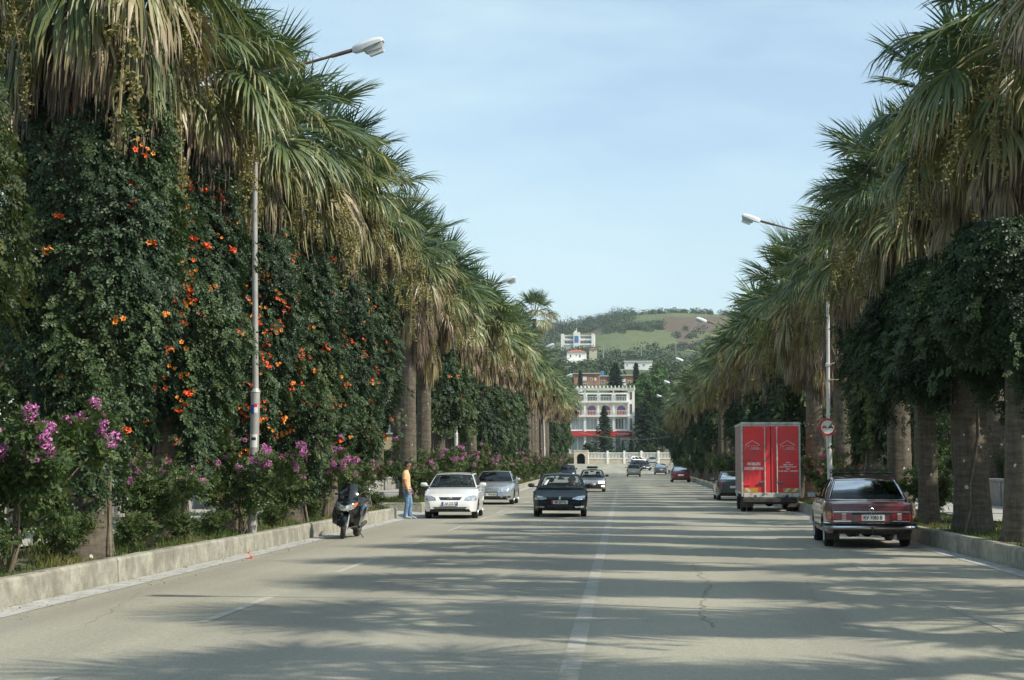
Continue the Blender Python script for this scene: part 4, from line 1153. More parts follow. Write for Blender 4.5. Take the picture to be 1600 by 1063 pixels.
# second rows behind the footpaths
for i, Y in enumerate(frange(27, 230, 26)):
    palm(-13.9, Y + pr.uniform(-1, 1), 9.0 + pr.uniform(-.6, .6), 'fan palm in the second row behind the left footpath, mostly hidden', 'second-row palms behind the left footpath', lo=True, nfruit=0)
for i, Y in enumerate(frange(24, 230, 26)):
    palm(13.6, Y + pr.uniform(-1, 1), 8.4 + pr.uniform(-.6, .6), 'fan palm added out of view behind the right footpath, shading the near road', 'second-row palms behind the right footpath', lo=True, nfruit=0)

for i, Y in enumerate((3, 9, 14.5, 19)):  # palms added out of view to throw shade on the near road
    palm(13.2, Y, 8.8 + pr.uniform(-.4, .6), 'fan palm added out of view behind the right footpath, shading the near road', 'second-row palms behind the right footpath', lo=True, nfruit=0, scale=1.15)

# ================================================================== BACKGROUND TREES
BT = [broadleaf_parts(900 + i, H=8.5 + i, Rc=3.4, z0=.7, nb=64, per=150) for i in range(3)]
def tree(parts, x, Y, sc, name, label, cat='tree', group=None, z=None):
    t = thing(name, label, cat, (x, Y, (gz(Y) + .2) if z is None else z), pr.uniform(0, 6.28), group, scale=sc)
    inst('crown', parts[0], t); inst('trunk', parts[1], t); return t
for i in range(22):
    Y = 20 + i * 10.5
    tree(BT[i % 3], -19.5 + pr.uniform(-1.6, 1.6), Y + pr.uniform(-2, 2), pr.uniform(.85, 1.1), 'garden_tree', 'leafy garden tree behind the left palm rows, mostly hidden', 'tree', 'garden trees behind the left palms')
    tree(BT[(i + 1) % 3], 18.5 + pr.uniform(-1.4, 1.6), Y + pr.uniform(-2, 2), pr.uniform(.75, 1.0), 'garden_tree', 'leafy garden tree behind the right palm rows, mostly hidden', 'tree', 'garden trees behind the right palms')
for i in range(9):
    Y = 30 + i * 24
    tree(BT[i % 3], -31 + pr.uniform(-3, 3), Y, 1.15, 'garden_tree', 'tall tree far back on the left, mostly hidden', 'tree', 'tall trees far back on the left')
    tree(BT[(i + 2) % 3], 30 + pr.uniform(-3, 3), Y, 1.05, 'garden_tree', 'tall tree far back on the right, mostly hidden', 'tree', 'tall trees far back on the right')
# end of the road
CF = [conifer_parts(950, H=9.6, Rb=2.9, per=60, ls=.24, nbr=150), conifer_parts(951, H=10.6, Rb=5.2, per=80, ls=.28, pw=.7, nbr=150)]
def atz(px, Y): return ((px - 974) * Y / 2700, Y)
x, Y = atz(944, 340.5); tree(CF[0], x, Y, 1.0, 'conifer', 'dark conifer standing in front of the white building', 'conifer', z=3.9)
x, Y = atz(1008, 345); tree(CF[1], x, Y, 1.0, 'cedar_tree', 'broad green cedar right of the white building', 'conifer', z=3.9)
x, Y = atz(986, 341); tree(CF[0], x, Y, .33, 'conifer', 'small dark conifer at the right corner of the white building', 'conifer', z=3.9)
x, Y = atz(973, 339); tree(CF[0], x, Y, .30, 'conifer', 'tiny dark conifer before the shop window of the white building', 'conifer', z=3.9)
PN = broadleaf_parts(960, H=18, Rc=5.6, z0=3.0, nb=80, per=190, ls=.26, material='pine')
PN2 = broadleaf_parts(961, H=16, Rc=5.0, z0=2.0, nb=70, per=190, ls=.26, material='tree')
for px, Y, top, k, lab in ((1004, 372, 588, PN, 'bright green pine just right of the white building roof'), (1024, 385, 572, PN, 'tallest bright green pine right of the white building'), (1050, 365, 600, PN2, 'dark leafy tree right of the tall pines'), (1078, 350, 612, PN2, 'dark leafy tree behind the far end of the right palm row'), (1110, 340, 600, PN2, 'dark tree hidden behind the right palm row'), (1034, 350, 640, PN2, 'dark leafy tree below the tall pines'),):
    x, _ = atz(px, Y); zt_ = 1.62 + (729 - top) * Y / 2700; H0 = 18 if k is PN else 16
    tree(k, x, Y, (zt_ - 4.0) / H0, 'pine_tree' if k is PN else 'leafy_tree', lab, 'tree', z=4.0)
CY = conifer_parts(970, H=8, Rb=1.0, per=60, ls=.3, pw=.35, up=.9, nbr=110)
CY2 = conifer_parts(971, H=8, Rb=2.6, per=70, ls=.4, pw=.6, nbr=110)
x, Y = atz(994, 480); tree(CY, x, Y, .95, 'cypress', 'slim dark cypress above the right end of the pergola', 'cypress', z=1.62 + (729 - 612) * Y / 2700)
x, Y = atz(907, 540); tree(CY, x, Y, .75, 'cypress', 'slim dark cypress before the left brick house', 'cypress', z=1.62 + (729 - 610) * Y / 2700)
x, Y = atz(962, 470); tree(CY2, x, Y, 1.05, 'conifer', 'dark conifer rising behind the middle of the pergola', 'conifer', z=1.62 + (729 - 616) * Y / 2700)
for i, (x, Y, s_) in enumerate(((13, 250, .8), (11.5, 262, .85), (12.5, 276, .9), (11.3, 290, .75), (14, 300, .8), (12.5, 314, .7), (11.4, 326, .6))):
    tree(BT[i % 3], x, Y, s_, 'garden_tree', 'dark leafy tree beside the junction past the last right palm', 'tree', 'trees past the end of the right palm row')
for i, (x, Y, s_) in enumerate(((-13, 252, .8), (-14, 266, .9), (-15, 282, .9), (-14, 300, .8), (-15, 318, .8))):
    tree(BT[i % 3], x, Y, s_, 'garden_tree', 'leafy tree beside the junction past the last left palm', 'tree', 'trees past the end of the left palm row')
hb = broadleaf_parts(980, H=2.0, Rc=1.3, z0=.1, nb=26, per=110, ls=.12)
x, Y = atz(920, 338); tree(hb, x, Y, 1.15, 'round_bush', 'rounded green bush left of the dark conifer by the white building', 'bush', z=3.9)
x, Y = atz(1016, 338.5); tree(hb, x, Y, 1.0, 'round_bush', 'small green bush behind the right part of the balustrade', 'bush', z=3.9)

# ================================================================== VERGE SHRUBS
PK = [panicle_mesh('flower_cluster', 1000 + i, 'pink', n=170, s=.065 + .02 * i) for i in range(2)]
RS = [panicle_mesh('flower_cluster', 1010, 'rose', n=110, s=.08)]
BS = [bush_parts(1020 + i, h=[1.9, 1.7, 1.3][i], spread=[1.0, .85, .6][i], nl=[1700, 1500, 1000][i]) for i in range(3)]
def shrub(k, x, Y, sc, label, nf, cat='flowering shrub', group=None, fl=None, fs=1.05):
    t = thing('flowering_shrub' if nf else 'shrub', label, cat, (x, Y, gz(Y) + VZ - .03), pr.uniform(0, 6.28), group, scale=sc)
    inst('foliage', BS[k][0], t); inst('stem', BS[k][1], t)
    tips = sorted(BS[k][2], key=lambda p: -p[2])[:max(4, int(len(BS[k][2]) * .7))]
    for i in range(nf):
        p = tips[(i * 7) % len(tips)]; jt = .06 + .05 * (i // len(tips)); q = [p[0] + pr.gauss(0, jt), p[1] + pr.gauss(0, jt), p[2] + pr.uniform(-.10, .12)]
        inst('flower_cluster', pr.choice(fl or PK), t, q, (pr.uniform(0, 3), pr.uniform(0, 3), 0), fs * pr.uniform(.7, 1.2))
    return t
SH = [(0, -7.75, 21.4, 1.22, 38, 'largest pink-flowered crape myrtle, at the left edge before the first trunks'),
      (1, -8.5, 19.2, .9, 4, 'pink-flowered shrub with bare stems at the far left edge'),
      (1, -7.75, 28.0, .85, 14, 'low pink-flowered shrub between the two nearest vine-covered left trunks'),
      (0, -7.5, 33.6, .98, 44, 'pink-flowered shrub beside the nearest left lamp post'),
      (1, -7.7, 38.6, .75, 5, 'small pink-flowered shrub past the nearest left lamp post'),
      (0, -7.8, 42.5, 1.05, 64, 'wide pink-flowered shrub directly behind the black scooter'),
      (1, -7.7, 46.8, .95, 42, 'pink-flowered shrub just right of the black scooter'),
      (0, -7.9, 50.0, .85, 16, 'green shrub with sparse pink flowers left of the standing man'),
      (1, -7.8, 63.4, .85, 12, 'yellow-green shrub with pink flowers between the man and the white car')]
for k, x, Y, sc, nf, lab in SH: shrub(k, x, Y, sc, lab, nf)
for i in range(30):
    Y = 68.5 + i * 4.6 + pr.uniform(-1, 1)
    shrub(pr.choice((0, 1)), -7.75 + pr.uniform(-.2, .2), Y, pr.uniform(.9, 1.25), f'{ordn(i)} pink-flowered shrub along the left kerb past the white estate car', 22 if Y < 150 else 10, group='pink shrubs under the left palm row', fs=1.15)
shrub(1, 6.98, 60.3, .95, 'oleander with rose-pink flowers beside the red truck', 30, fl=RS, fs=1.2)
shrub(1, 9.3, 37.8, .9, 'pink-flowered shrub seen between the right trunks past the maroon car', 8)
shrub(2, 7.5, 43.4, .95, 'yellow-green shrub behind the roof of the maroon car', 0, 'shrub')
shrub(2, 7.6, 48.8, .95, 'green shrub between the right trunks above the maroon car', 0, 'shrub')
for i, Y in enumerate((74, 80, 86, 92, 98, 105, 112, 120, 128, 137, 147, 158, 170, 183, 197, 212)):
    shrub(i % 2, 7.2 + pr.uniform(-.1, .4), Y, pr.uniform(.9, 1.3), f'{ordn(i)} green shrub under the right palms past the red truck', 0, 'shrub', group='green shrubs under the right palm row')
for i, Y in enumerate(frange(14, 120, 30)):
    shrub(i % 3, -15.2 + pr.uniform(-.5, .5), Y, pr.uniform(1.0, 1.5), 'green hedge shrub beyond the low left garden wall', 0, 'shrub', group='hedge shrubs beyond the left wall')
    shrub((i + 1) % 3, 14.4 + pr.uniform(-.5, .5), Y, pr.uniform(1.0, 1.5), 'green hedge shrub beyond the low right garden wall', 0, 'shrub', group='hedge shrubs beyond the right wall')
# small weeds on the near verge
for i, (x, Y, sc) in enumerate(((-7.6, 17.5, .42), (-7.5, 19.8, .5), (-7.6, 23.2, .5), (-7.55, 26.4, .45), (-7.5, 29.2, .42), (-7.6, 31.8, .38), (-7.5, 36.8, .4), (-7.6, 41.6, .42), (-7.6, 53, .4))):
    shrub(2, x, Y, sc, f'{ordn(i)} low weed behind the left kerb, counting from the camera', 0, 'weed', group='low weeds behind the left kerb')

# grass on both verges: uncountable
def grass(n, x0, x1, y0, y1, hmin, hmax, w, seed, skip=None):
    rng = np.random.default_rng(seed)
    x = rng.uniform(x0, x1, n); y = y0 + (y1 - y0) * rng.uniform(0, 1, n) ** 1.3
    keep = (np.sin(x * 3.1 + y * 1.3) + np.sin(y * 2.7 - x * 2.2 + 1) + rng.normal(0, .8, n)) > -.7
    if skip: keep &= ~((y > skip[0]) & (y < skip[1]))
    x, y = x[keep], y[keep]; n = len(x)
    h = rng.uniform(hmin, hmax, n) * (1 + .5 * np.sin(x * 5 + y * 2)); a = rng.uniform(0, 2 * PI, n); ln = rng.uniform(.1, .7, n) * h
    z = np.interp(y, [p[0] for p in GZ], [p[1] for p in GZ]) + VZ - .03
    ww = w * (1 + (y - y0) / 60)
    B = np.stack([x, y, z], 1); sx = np.stack([np.cos(a) * ww, np.sin(a) * ww, 0 * a], 1)
    tip = B + np.stack([-np.sin(a) * ln, np.cos(a) * ln, h], 1); mid = B * .5 + tip * .5 + np.stack([0 * a, 0 * a, .12 * h], 1)
    V = np.stack([B - sx, B + sx, mid + sx * .7, tip, mid - sx * .7], 1).reshape(-1, 3)
    F = np.arange(len(V)).reshape(-1, 5)
    T = np.repeat(np.clip(.42 + .3 * np.sin(x * 1.7 + y * .9) + rng.normal(0, .15, n), 0, 1), 5)
    return np_mesh('grass', V, F, M['grass'], T)
tag(inst('grass', grass(60000, -9.5, KL - .2, 9, 110, .05, .15, .006, 1, (54, 60.5))), kind='stuff', label='rough green grass along the left verge', cat='grass')
tag(inst('grass', grass(36000, KR + .2, 8.6, 9, 110, .04, .13, .006, 2)), kind='stuff', label='rough green grass along the right verge', cat='grass')
tag(inst('grass', grass(9000, -9.2, KL - .2, 110, 240, .08, .2, .012, 4)), kind='stuff', label='green grass at the far end of the left verge', cat='grass')
# fallen blossom and leaves in the gutter
def litter(n, x0, x1, y0, y1, seed):
    rng = np.random.default_rng(seed); c = np.stack([x0 + (x1 - x0) * rng.uniform(0, 1, n) ** 2, rng.uniform(y0, y1, n), np.full(n, .012)], 1)
    d1 = _n(rng.normal(0, 1, (n, 3)) * [1, 1, .15]) * rng.uniform(.012, .03, (n, 1)); d2 = _n(np.cross(d1, [0, 0, 1.0])) * .012
    V = np.stack([c - d1, c - d2, c + d1, c + d2], 1).reshape(-1, 3)
    return np_mesh('leaf_litter', V, np.arange(len(V)).reshape(-1, 4), M['grass'], np.repeat(rng.uniform(.75, 1, n), 4))
tag(inst('leaf_litter', litter(1100, KL + .03, KL + .8, 12, 50, 5)), kind='stuff', label='dry leaves lying along the left gutter', cat='leaf litter')
tag(inst('leaf_litter', litter(700, KR - .03, KR - .7, 12, 50, 6)), kind='stuff', label='dry leaves lying along the right gutter', cat='leaf litter')
bl = inst('fallen_blossom', BL[1]); bl.location = (-6.55, 30.2, .03); bl.scale = (.6,) * 3; tag(bl, 'orange blossom fallen in the gutter below the nearest left lamp post', 'flower')
# ================================================================== VEHICLES
def smooth_interp(x, pts):
    if x <= pts[0][0]: return pts[0][1]
    for (x0, y0), (x1, y1) in zip(pts, pts[1:]):
        if x <= x1:
            t = (x - x0) / max(1e-9, x1 - x0); return lerp(y0, y1, t)
    return pts[-1][1]

def wheel_meshes(r, w, style):
    ty = MB(); ty.lathe([(r * .66, -w * .5), (r * .90, -w * .5), (r * .97, -w * .43), (r, -w * .30), (r * 1.0, w * .30), (r * .97, w * .43), (r * .90, w * .5), (r * .66, w * .5), (r * .62, w * .3), (r * .62, -w * .3)], 32, 'y')
    tme = ty.mesh('wheel', M['rubber'], 50)
    rm = MB()
    rm.lathe([(r * .665, w * .49), (r * .64, w * .50), (r * .61, w * .40), (r * .60, w * .1)], 32, 'y')
    if style == 'cap':
        rm.lathe([(.001, w * .47), (r * .18, w * .47), (r * .25, w * .42), (r * .5, w * .44), (r * .61, w * .36)], 28, 'y')
    else:
        rm.lathe([(.001, w * .40), (r * .12, w * .40), (r * .13, w * .30)], 20, 'y')
        for k in range(5):
            a = 2 * PI * k / 5; c, s = math.cos(a), math.sin(a); q = []
            for (rr, hw, yy) in ((r * .08, r * .07, w * .38), (r * .35, r * .065, w * .40), (r * .62, r * .10, w * .40)):
                q.append([(c * rr - s * hw, yy, s * rr + c * hw), (c * rr + s * hw, yy, s * rr - c * hw), (c * rr + s * hw, yy - .03, s * rr - c * hw), (c * rr - s * hw, yy - .03, s * rr + c * hw)])
            rm.loft(q)
        rm.lathe([(.001, w * .05), (r * .60, w * .05)], 24, 'y', mi=1)
    rme = rm.mesh('rim', [M['alloy'] if style != 'steel' else M['chassis'], M['chassis']], 40)
    return tme, rme
WM = {}

class Car:
    def __init__(s, name, label, cat, x, Y, heading, S, group=None):
        s.S = S; s.root = thing(name, label, cat, (x, Y, gz(Y)), heading, group)
        s.paint = M[S['paint']]; s.body()
        if S.get('cabin'): s.cabin()
        s.wheels()
    def body(s):
        S = s.S; L, W = S['L'], S['W']; h = L / 2; sill = S.get('sill', .20)
        r = S['wr']; ar = r + .045; xf, xr = h - S['fo'], h - S['fo'] - S['wb']
        st = set([-h, -h + .02, -h + .06, -h + .13, -h + .24, -h + .4, -h + .6, h, h - .02, h - .06, h - .13, h - .24, h - .4, h - .6])
        for xw in (xf, xr):
            for k in range(13): st.add(round(xw + ar * math.cos(PI * k / 12), 4))
            st.add(xw + ar + .002); st.add(xw - ar - .002)
        for k in range(13): st.add(round(lerp(xr + ar + .1, xf - ar - .1, k / 12), 4))
        for p in S['top']: 
            if -h <= p[0] <= h: st.add(p[0])
        xs = sorted(st); rings = []
        fr, rr_ = S.get('fround', .20), S.get('rround', .16)
        for x in xs:
            df, dr = h - x, x + h
            wk = 1.0
            if df < .8: wk = 1 - fr * (1 - df / .8) ** 3.0 - .04 * (1 - df / .8)
            if dr < .7: wk = min(wk, 1 - rr_ * (1 - dr / .7) ** 3.2 - .03 * (1 - dr / .7))
            w = W / 2 * wk
            zb = max(sill, interp(df, [(0, S.get('fz', .30)), (.05, .23), (.3, sill)]), interp(dr, [(0, S.get('rz', .36)), (.05, .29), (.4, sill + .02)]))
            for xw in (xf, xr):
                d = abs(x - xw)
                if d <= ar: zb = max(zb, r + math.sqrt(max(0, ar * ar - d * d)) * .98)
            zt = smooth_interp(x, S['top'])
            cr = interp(x, S.get('crown', [(-h, .03), (h, .06)]))
            zs = zt - cr
            # widths by absolute height
            def wz(z):
                t = (z - sill) / max(.01, (S.get('beltz', .9) - sill))
                return w * interp(t, S.get('side', [(0, .955), (.18, .985), (.5, 1.0), (.75, .99), (.92, .955), (1.0, .92), (1.2, .88)]))
            zz = [lerp(zb, zs, f) for f in (0, .12, .35, .6, .8, .93, 1.0)]
            half = [(wz(z), z) for z in zz]
            half[-1] = (half[-1][0] * .985, half[-1][1])
            wl_ = half[-1][0]
            half += [(wl_ * .90, lerp(zs, zt, .35)), (wl_ * .6, lerp(zs, zt, .75)), (wl_ * .3, lerp(zs, zt, .95)), (0, zt)]
            ring = [(x, y, z) for y, z in half] + [(x, -y, z) for y, z in half[-2::-1]]
            rings.append(ring)
        mb = MB(); mb.loft(rings, closed=False, cap=False)
        n = len(rings[0])
        mb.add(rings[0], [tuple(range(n))]); mb.add(rings[-1], [tuple(reversed(range(n)))])
        s.b = mb.build('body', s.paint, s.root, smooth=28, fixn=True)
        bm = bmesh.new(); bm.from_mesh(s.b.data); s.bvh = BVHTree.FromBMesh(bm); bm.free()
        # underbody and wheel wells
        u = MB(); yb = W / 2 - .23
        u.box(-h + .18, -yb, sill + .01, h - .18, yb, sill + .24); 
        for xw in (xf, xr): u.box(xw - ar - .02, -yb, sill + .05, xw + ar + .02, yb, r + ar + .02)
        u.build('underbody', M['chassis'], s.root)
        u = MB()
        for xw in (xf, xr):
            for sg in (-1, 1):
                P = [[(xw + (ar + .004) * math.cos(a), sg * yy, r + (ar + .004) * .98 * math.sin(a)) for a in frange(0, PI, 12)] for yy in (W / 2 * .90, yb - .02)]
                u.grid(P)
        u.build('wheel_arch_liner', M['chassis'], s.root)
    def cast(s, axis, sg, a, z):
        if axis == 'x': o, d = Vector((sg * 9, a, z)), Vector((-sg, 0, 0))
        else: o, d = Vector((a, sg * 9, z)), Vector((0, -sg, 0))
        hit, nrm, i, dist = s.bvh.ray_cast(o, d)
        if hit is None:
            q = Vector((sg * s.S['L'] / 2 * .97, a, z)) if axis == 'x' else Vector((a, sg * s.S['W'] / 2, z))
            hit, nrm, i, dist = s.bvh.find_nearest(q)
        if nrm.dot(-d) < 0: nrm = -nrm
        return hit, (nrm * .6 - d * .6)
    def patch(s, name, axis, sg, up, lo, m, off=.006, nu=8, nv=4, parent=None, thick=True, back=.0):
        """up/lo: lists of (a,z) of equal length; conforming panel standing off the body"""
        def at_(pl, t):
            t *= len(pl) - 1; i = min(int(t), len(pl) - 2); f = t - i
            return (lerp(pl[i][0], pl[i + 1][0], f), lerp(pl[i][1], pl[i + 1][1], f))
        G = []; B = []
        nu = max(nu, (len(up) - 1) * 2)
        for i in range(nu + 1):
            a, b = at_(up, i / nu), at_(lo, i / nu); c = []; cb = []
            for j in range(nv + 1):
                p = (lerp(a[0], b[0], j / nv), lerp(a[1], b[1], j / nv)); hit, n = s.cast(axis, sg, *p)
                c.append(hit + n * off); cb.append(hit - n * .01)
            G.append(c); B.append(cb)
        mb = MB(); mb.grid(G)
        if thick:
            edge = [(i, 0) for i in range(nu + 1)] + [(nu, j) for j in range(1, nv + 1)] + [(i, nv) for i in range(nu - 1, -1, -1)] + [(0, j) for j in range(nv - 1, 0, -1)]
            E = [G[i][j] for i, j in edge]; F = [B[i][j] for i, j in edge]; E.append(E[0]); F.append(F[0])
            mb.grid([E, F])
        return mb.build(name, M[m] if isinstance(m, str) else m, parent or s.root, smooth=35, fixn=True)
    def cabin(s):
        S = s.S; C = S['cabin']; W = S['W']
        yb, yt = W / 2 * C.get('yb', .90), W / 2 * C.get('yt', .66)
        xwb, xwt, xrt, xrb = C['x']; zb_f, zb_r = smooth_interp(xwb, S['top']) - .015, smooth_interp(xrb, S['top']) - .015
        H = S['H']; zf, zr = H - C.get('df', .06), H - C.get('dr', .06); zm = H - .022
        bf, bt, br, brt = C.get('bow', (.16, .07, .10, .05))
        def zroof(x):
            t = (x - xrt) / (xwt - xrt); return lerp(zr, zf, t) + (zm - max(zf, zr)) * 4 * t * (1 - t) * .8 + .0
        def zbelt(x): return lerp(zb_r, zb_f, (x - xrb) / (xwb - xrb))
        def front(u, v):
            a = Vector((xwb + bf * (1 - u * u), u * yb, zb_f)); b = Vector((xwt + bt * (1 - u * u), u * yt, zf + .03 * (1 - u * u)))
            return a.lerp(b, v) + Vector((.04, 0, .02)) * math.sin(PI * v)
        def rear(u, v):
            a = Vector((xrb - br * (1 - u * u), u * yb, zb_r)); b = Vector((xrt - brt * (1 - u * u), u * yt, zr + .03 * (1 - u * u)))
            return a.lerp(b, v) + Vector((-.03, 0, .02)) * math.sin(PI * v)
        def side(sg):
            def f(u, v):
                x0 = lerp(xrb, xwb, u); x1 = lerp(xrt, xwt, u)
                e = math.sin(PI * u) ** .35
                p = Vector((x0, sg * yb, zbelt(x0))).lerp(Vector((x1, sg * yt, zroof(x1))), v)
                k = math.sin(PI * v) * min(1, 4 * u, 4 * (1 - u))
                return p + Vector((0, sg * .035 * k, 0)) + Vector((.04 if u > .5 else -.03, 0, .02)) * math.sin(PI * v) * (1 - min(1, 4 * min(u, 1 - u)))
            return f
        fr = MB(); panes = []
        def surf(fn, us, vs, wins, name, sub=3, flip=False, trim=None):
            for i in range(len(us) - 1):
                for j in range(len(vs) - 1):
                    nn = 6 if (us[i + 1] - us[i]) > .2 else 2
                    P = [[fn(lerp(us[i], us[i + 1], a / nn), lerp(vs[j], vs[j + 1], b / 4)) for b in range(5)] for a in range(nn + 1)]
                    if (i, j) in wins:
                        c = Vector((xwb * .5 + xrb * .5, 0, zb_f))
                        mb = MB()
                        Q = [[p + (Vector((c.x, 0, p.z)) - p).normalized() * .010 for p in r] for r in P]
                        mb.grid(Q, flip=flip)
                        o = mb.build('windscreen' if name == 'f' else ('rear_window' if name == 'r' else 'side_window'), M[C.get('glass', 'glass')], s.root, smooth=60)
                        # seal
                        bd = [P[a][0] for a in range(nn + 1)] + [P[nn][b] for b in range(1, 5)] + [P[a][4] for a in range(nn - 1, -1, -1)] + [P[0][b] for b in range(3, 0, -1)]
                        bd.append(bd[0]); t_ = MB(); t_.tube([p for p in bd], .011 if trim != 'chrome' else .016, 5)
                        t_.build('window_seal', M[trim or 'plastic'], o)
                    else: fr.grid(P, flip=flip)
        pw = C.get('pillar', .05)
        surf(front, [-1, -1 + pw, 1 - pw, 1], [0, .03, .95, 1], {(1, 1)}, 'f')
        rp_ = C.get('rpillar', .10)
        surf(rear, [-1, -1 + rp_, 1 - rp_, 1], [0, .05 if not C.get('hatch') else .12, .92, 1], {(1, 1)}, 'r', trim=C.get('rtrim'))
        us = C.get('side', [0, .12, .44, .48, .90, 1]); ws = C.get('wins', {(1, 1), (3, 1)})
        for sg in (-1, 1): surf(side(sg), us, [0, .05, .90, 1], ws, 's')
        # roof
        P = []
        n = 10
        for i in range(n + 1):
            t = i / n; row = []
            for j in range(13):
                u = -1 + j / 6
                xa = xrt - brt * (1 - u * u); xb_ = xwt + bt * (1 - u * u); x = lerp(xa, xb_, t); xe = lerp(xrt, xwt, t)
                row.append(Vector((x, u * yt, zroof(xe) + .03 * (1 - u * u))))
            P.append(row)
        fr.grid(P)
        fo = fr.build('roof', M[C['roofm']] if C.get('roofm') else s.paint, s.root, smooth=40, fixn=True)
        # interior
        it = MB(); ins = .05
        Q = [(xwb + bf * .5, yb), (xwb, yb - ins), (xrb, yb - ins), (xrb - br * .5, yb)]
        it.grid([[(lerp(xrb + .01, xwb - .01, i / 4), (yb - ins) * sg, zbelt(lerp(xrb, xwb, i / 4)) + .02) for i in range(5)] for sg in (-1, 1)])
        xs_ = lerp(xrb, xwb, .58)
        it.box(xwb - .32, -yb + .1, zb_f - .02, xwb - .02, yb - .1, zb_f + .07, bev=.03)
        it.build('dashboard', M['interior'], s.root)
        for sg in (-1, 1):
            q = MB(); zz = zb_f
            q.box(xs_ - .12, sg * .36 - .23, zz, xs_ + .03, sg * .36 + .23, zz + .17, bev=.05)
            q.box(xs_ - .10, sg * .36 - .13, zz + .20, xs_ + .00, sg * .36 + .13, zz + .36, bev=.045)
            q.tube([(xs_ - .05, sg * .36 - .05, zz + .1), (xs_ - .05, sg * .36 - .05, zz + .25)], .01, 5)
            q.tube([(xs_ - .05, sg * .36 + .05, zz + .1), (xs_ - .05, sg * .36 + .05, zz + .25)], .01, 5)
            q.build('seat', M['seat'], s.root)
        q = MB(); xb2 = lerp(xrb, xwb, .22); q.box(xb2 - .12, -yb + .16, zb_r, xb2 + .03, yb - .16, zb_r + .12, bev=.05); q.build('rear_seat', M['seat'], s.root)
        q = MB(); q.lathe([(.17, -.012), (.19, 0), (.17, .012), (.155, 0), (.17, -.012)], 20, 'x', c=(xwb - .42, .36, zb_f + .06)); q.build('steering_wheel', M['plastic'], s.root)
        q = MB(); q.box(xwt - .02, -.11, zf - .14, xwt + .01, .11, zf - .07, bev=.02); q.tube([(xwt, 0, zf - .08), (xwt, 0, zf + .0)], .012, 5); q.build('interior_mirror', M['plastic'], s.root)
        s.C = dict(xwb=xwb, xwt=xwt, xrt=xrt, xrb=xrb, yb=yb, yt=yt, zb_f=zb_f, zb_r=zb_r, zf=zf, zroof=zroof, front=front, side=side, zbelt=zbelt)
        # wipers
        if not C.get('nowiper'):
            for y0 in (-.30, .35):
                q = MB(); P = [front((y0 + k * .55) / yb * -1 if False else (y0 - k * .5) / yb, .05 + .05 * k) + Vector((.02, 0, .015)) for k in (0, .5, 1)]
                q.tube(P, .009, 4); q.build('wiper', M['plastic'], s.root)
        # mirrors
        mm = C.get('mirror', S['paint'])
        for sg in (-1, 1):
            q = MB(); x0 = xwb - .28; zc = zbelt(x0) + .10
            q.box(x0 - .06, sg * (yb + .17) - .105, zc - .065, x0 + .07, sg * (yb + .17) + .105, zc + .065, bev=.035)
            q.tube([(x0, sg * (yb - .02), zc - .05), (x0, sg * (yb + .08), zc - .03)], .025, 6)
            o = q.build('door_mirror', M[mm], s.root, smooth=50)
            q = MB(); q.box(x0 - .066, sg * (yb + .17) - .085, zc - .05, x0 - .061, sg * (yb + .17) + .085, zc + .05); q.build('mirror_glass', M['lamp_grey'], o)
    def wheels(s):
        S = s.S; h = S['L'] / 2; r = S['wr']; key = (round(r, 3), S.get('rim', 'spoke'))
        if key not in WM: WM[key] = wheel_meshes(r, S.get('ww', .19), key[1])
        tm, rm = WM[key]
        for xw in (h - S['fo'], h - S['fo'] - S['wb']):
            for sg in (-1, 1):
                w = inst('wheel', tm, s.root, (xw, sg * (S['W'] / 2 - .125), r), (0, 0, 0 if sg > 0 else PI)); inst('rim', rm, w)
    # --- common details
    def lamps(s, front, rear, fm='lamp_clear', rm='lamp_red'):
        for sg in (-1, 1):
            if front: s.patch('headlight', 'x', 1, [(a * sg, z) for a, z in front[0]], [(a * sg, z) for a, z in front[1]], fm if isinstance(fm, str) else fm[0 if sg < 0 else 1], .010)
            if rear: s.patch('tail_light', 'x', -1, [(a * sg, z) for a, z in rear[0]], [(a * sg, z) for a, z in rear[1]], rm, .010)
    def plate(s, end, z, txt, w=.52, h=.11, y=0, left=None, right=None, off=.02):
        u = 1 if end > 0 else -1
        o = s.patch('number_plate', 'x', end, [(y - w / 2, z + h / 2), (y + w / 2, z + h / 2)], [(y - w / 2, z - h / 2), (y + w / 2, z - h / 2)], 'plate', off, 2, 1)
        hit, n = s.cast('x', end, y, z); px = hit.x + end * (off * 1.2 + .004)
        nx = max(abs(v.co.x) for v in o.data.vertices) * end + end * .002
        if txt:
            mb = MB(); put_text(mb, txt, h * .92, (nx, y + (0.02 * u if left or right else 0), z), (0, u, 0), (0, 0, 1), (end, 0, 0), off=.003, sx=.85 * w / (.115 * len(txt) * h / .11 * .62 * 9 / 9 + .06) if False else .80, bold=.003)
            mb.build('plate_characters', M['ink'], o)
        for side_, mm in ((-1, left), (1, right)):
            if mm:
                mb = MB(); y0 = y + side_ * u * (w / 2 - .025)
                mb.add([(nx + end * .003, y0 - .025, z - h / 2), (nx + end * .003, y0 + .025, z - h / 2), (nx + end * .003, y0 + .025, z + h / 2), (nx + end * .003, y0 - .025, z + h / 2)], [(0, 1, 2, 3)])
                mb.build('plate_band', M[mm], o)
        return o
    def seams(s, xs, z0, z1, mname='plastic', handles=True):
        S = s.S
        for sg in (-1, 1):
            for x in xs: s.patch('door_seam', 'y', sg, [(x - .004, z1), (x + .004, z1)], [(x - .004, z0), (x + .004, z0)], mname, .002, 1, 6, thick=False)
            if handles:
                for x in xs[1:]: s.patch('door_handle', 'y', sg, [(x + .05, z1 - .08), (x + .22, z1 - .08)], [(x + .05, z1 - .12), (x + .22, z1 - .12)], S['paint'] if handles is True else handles, .028, 3, 2)
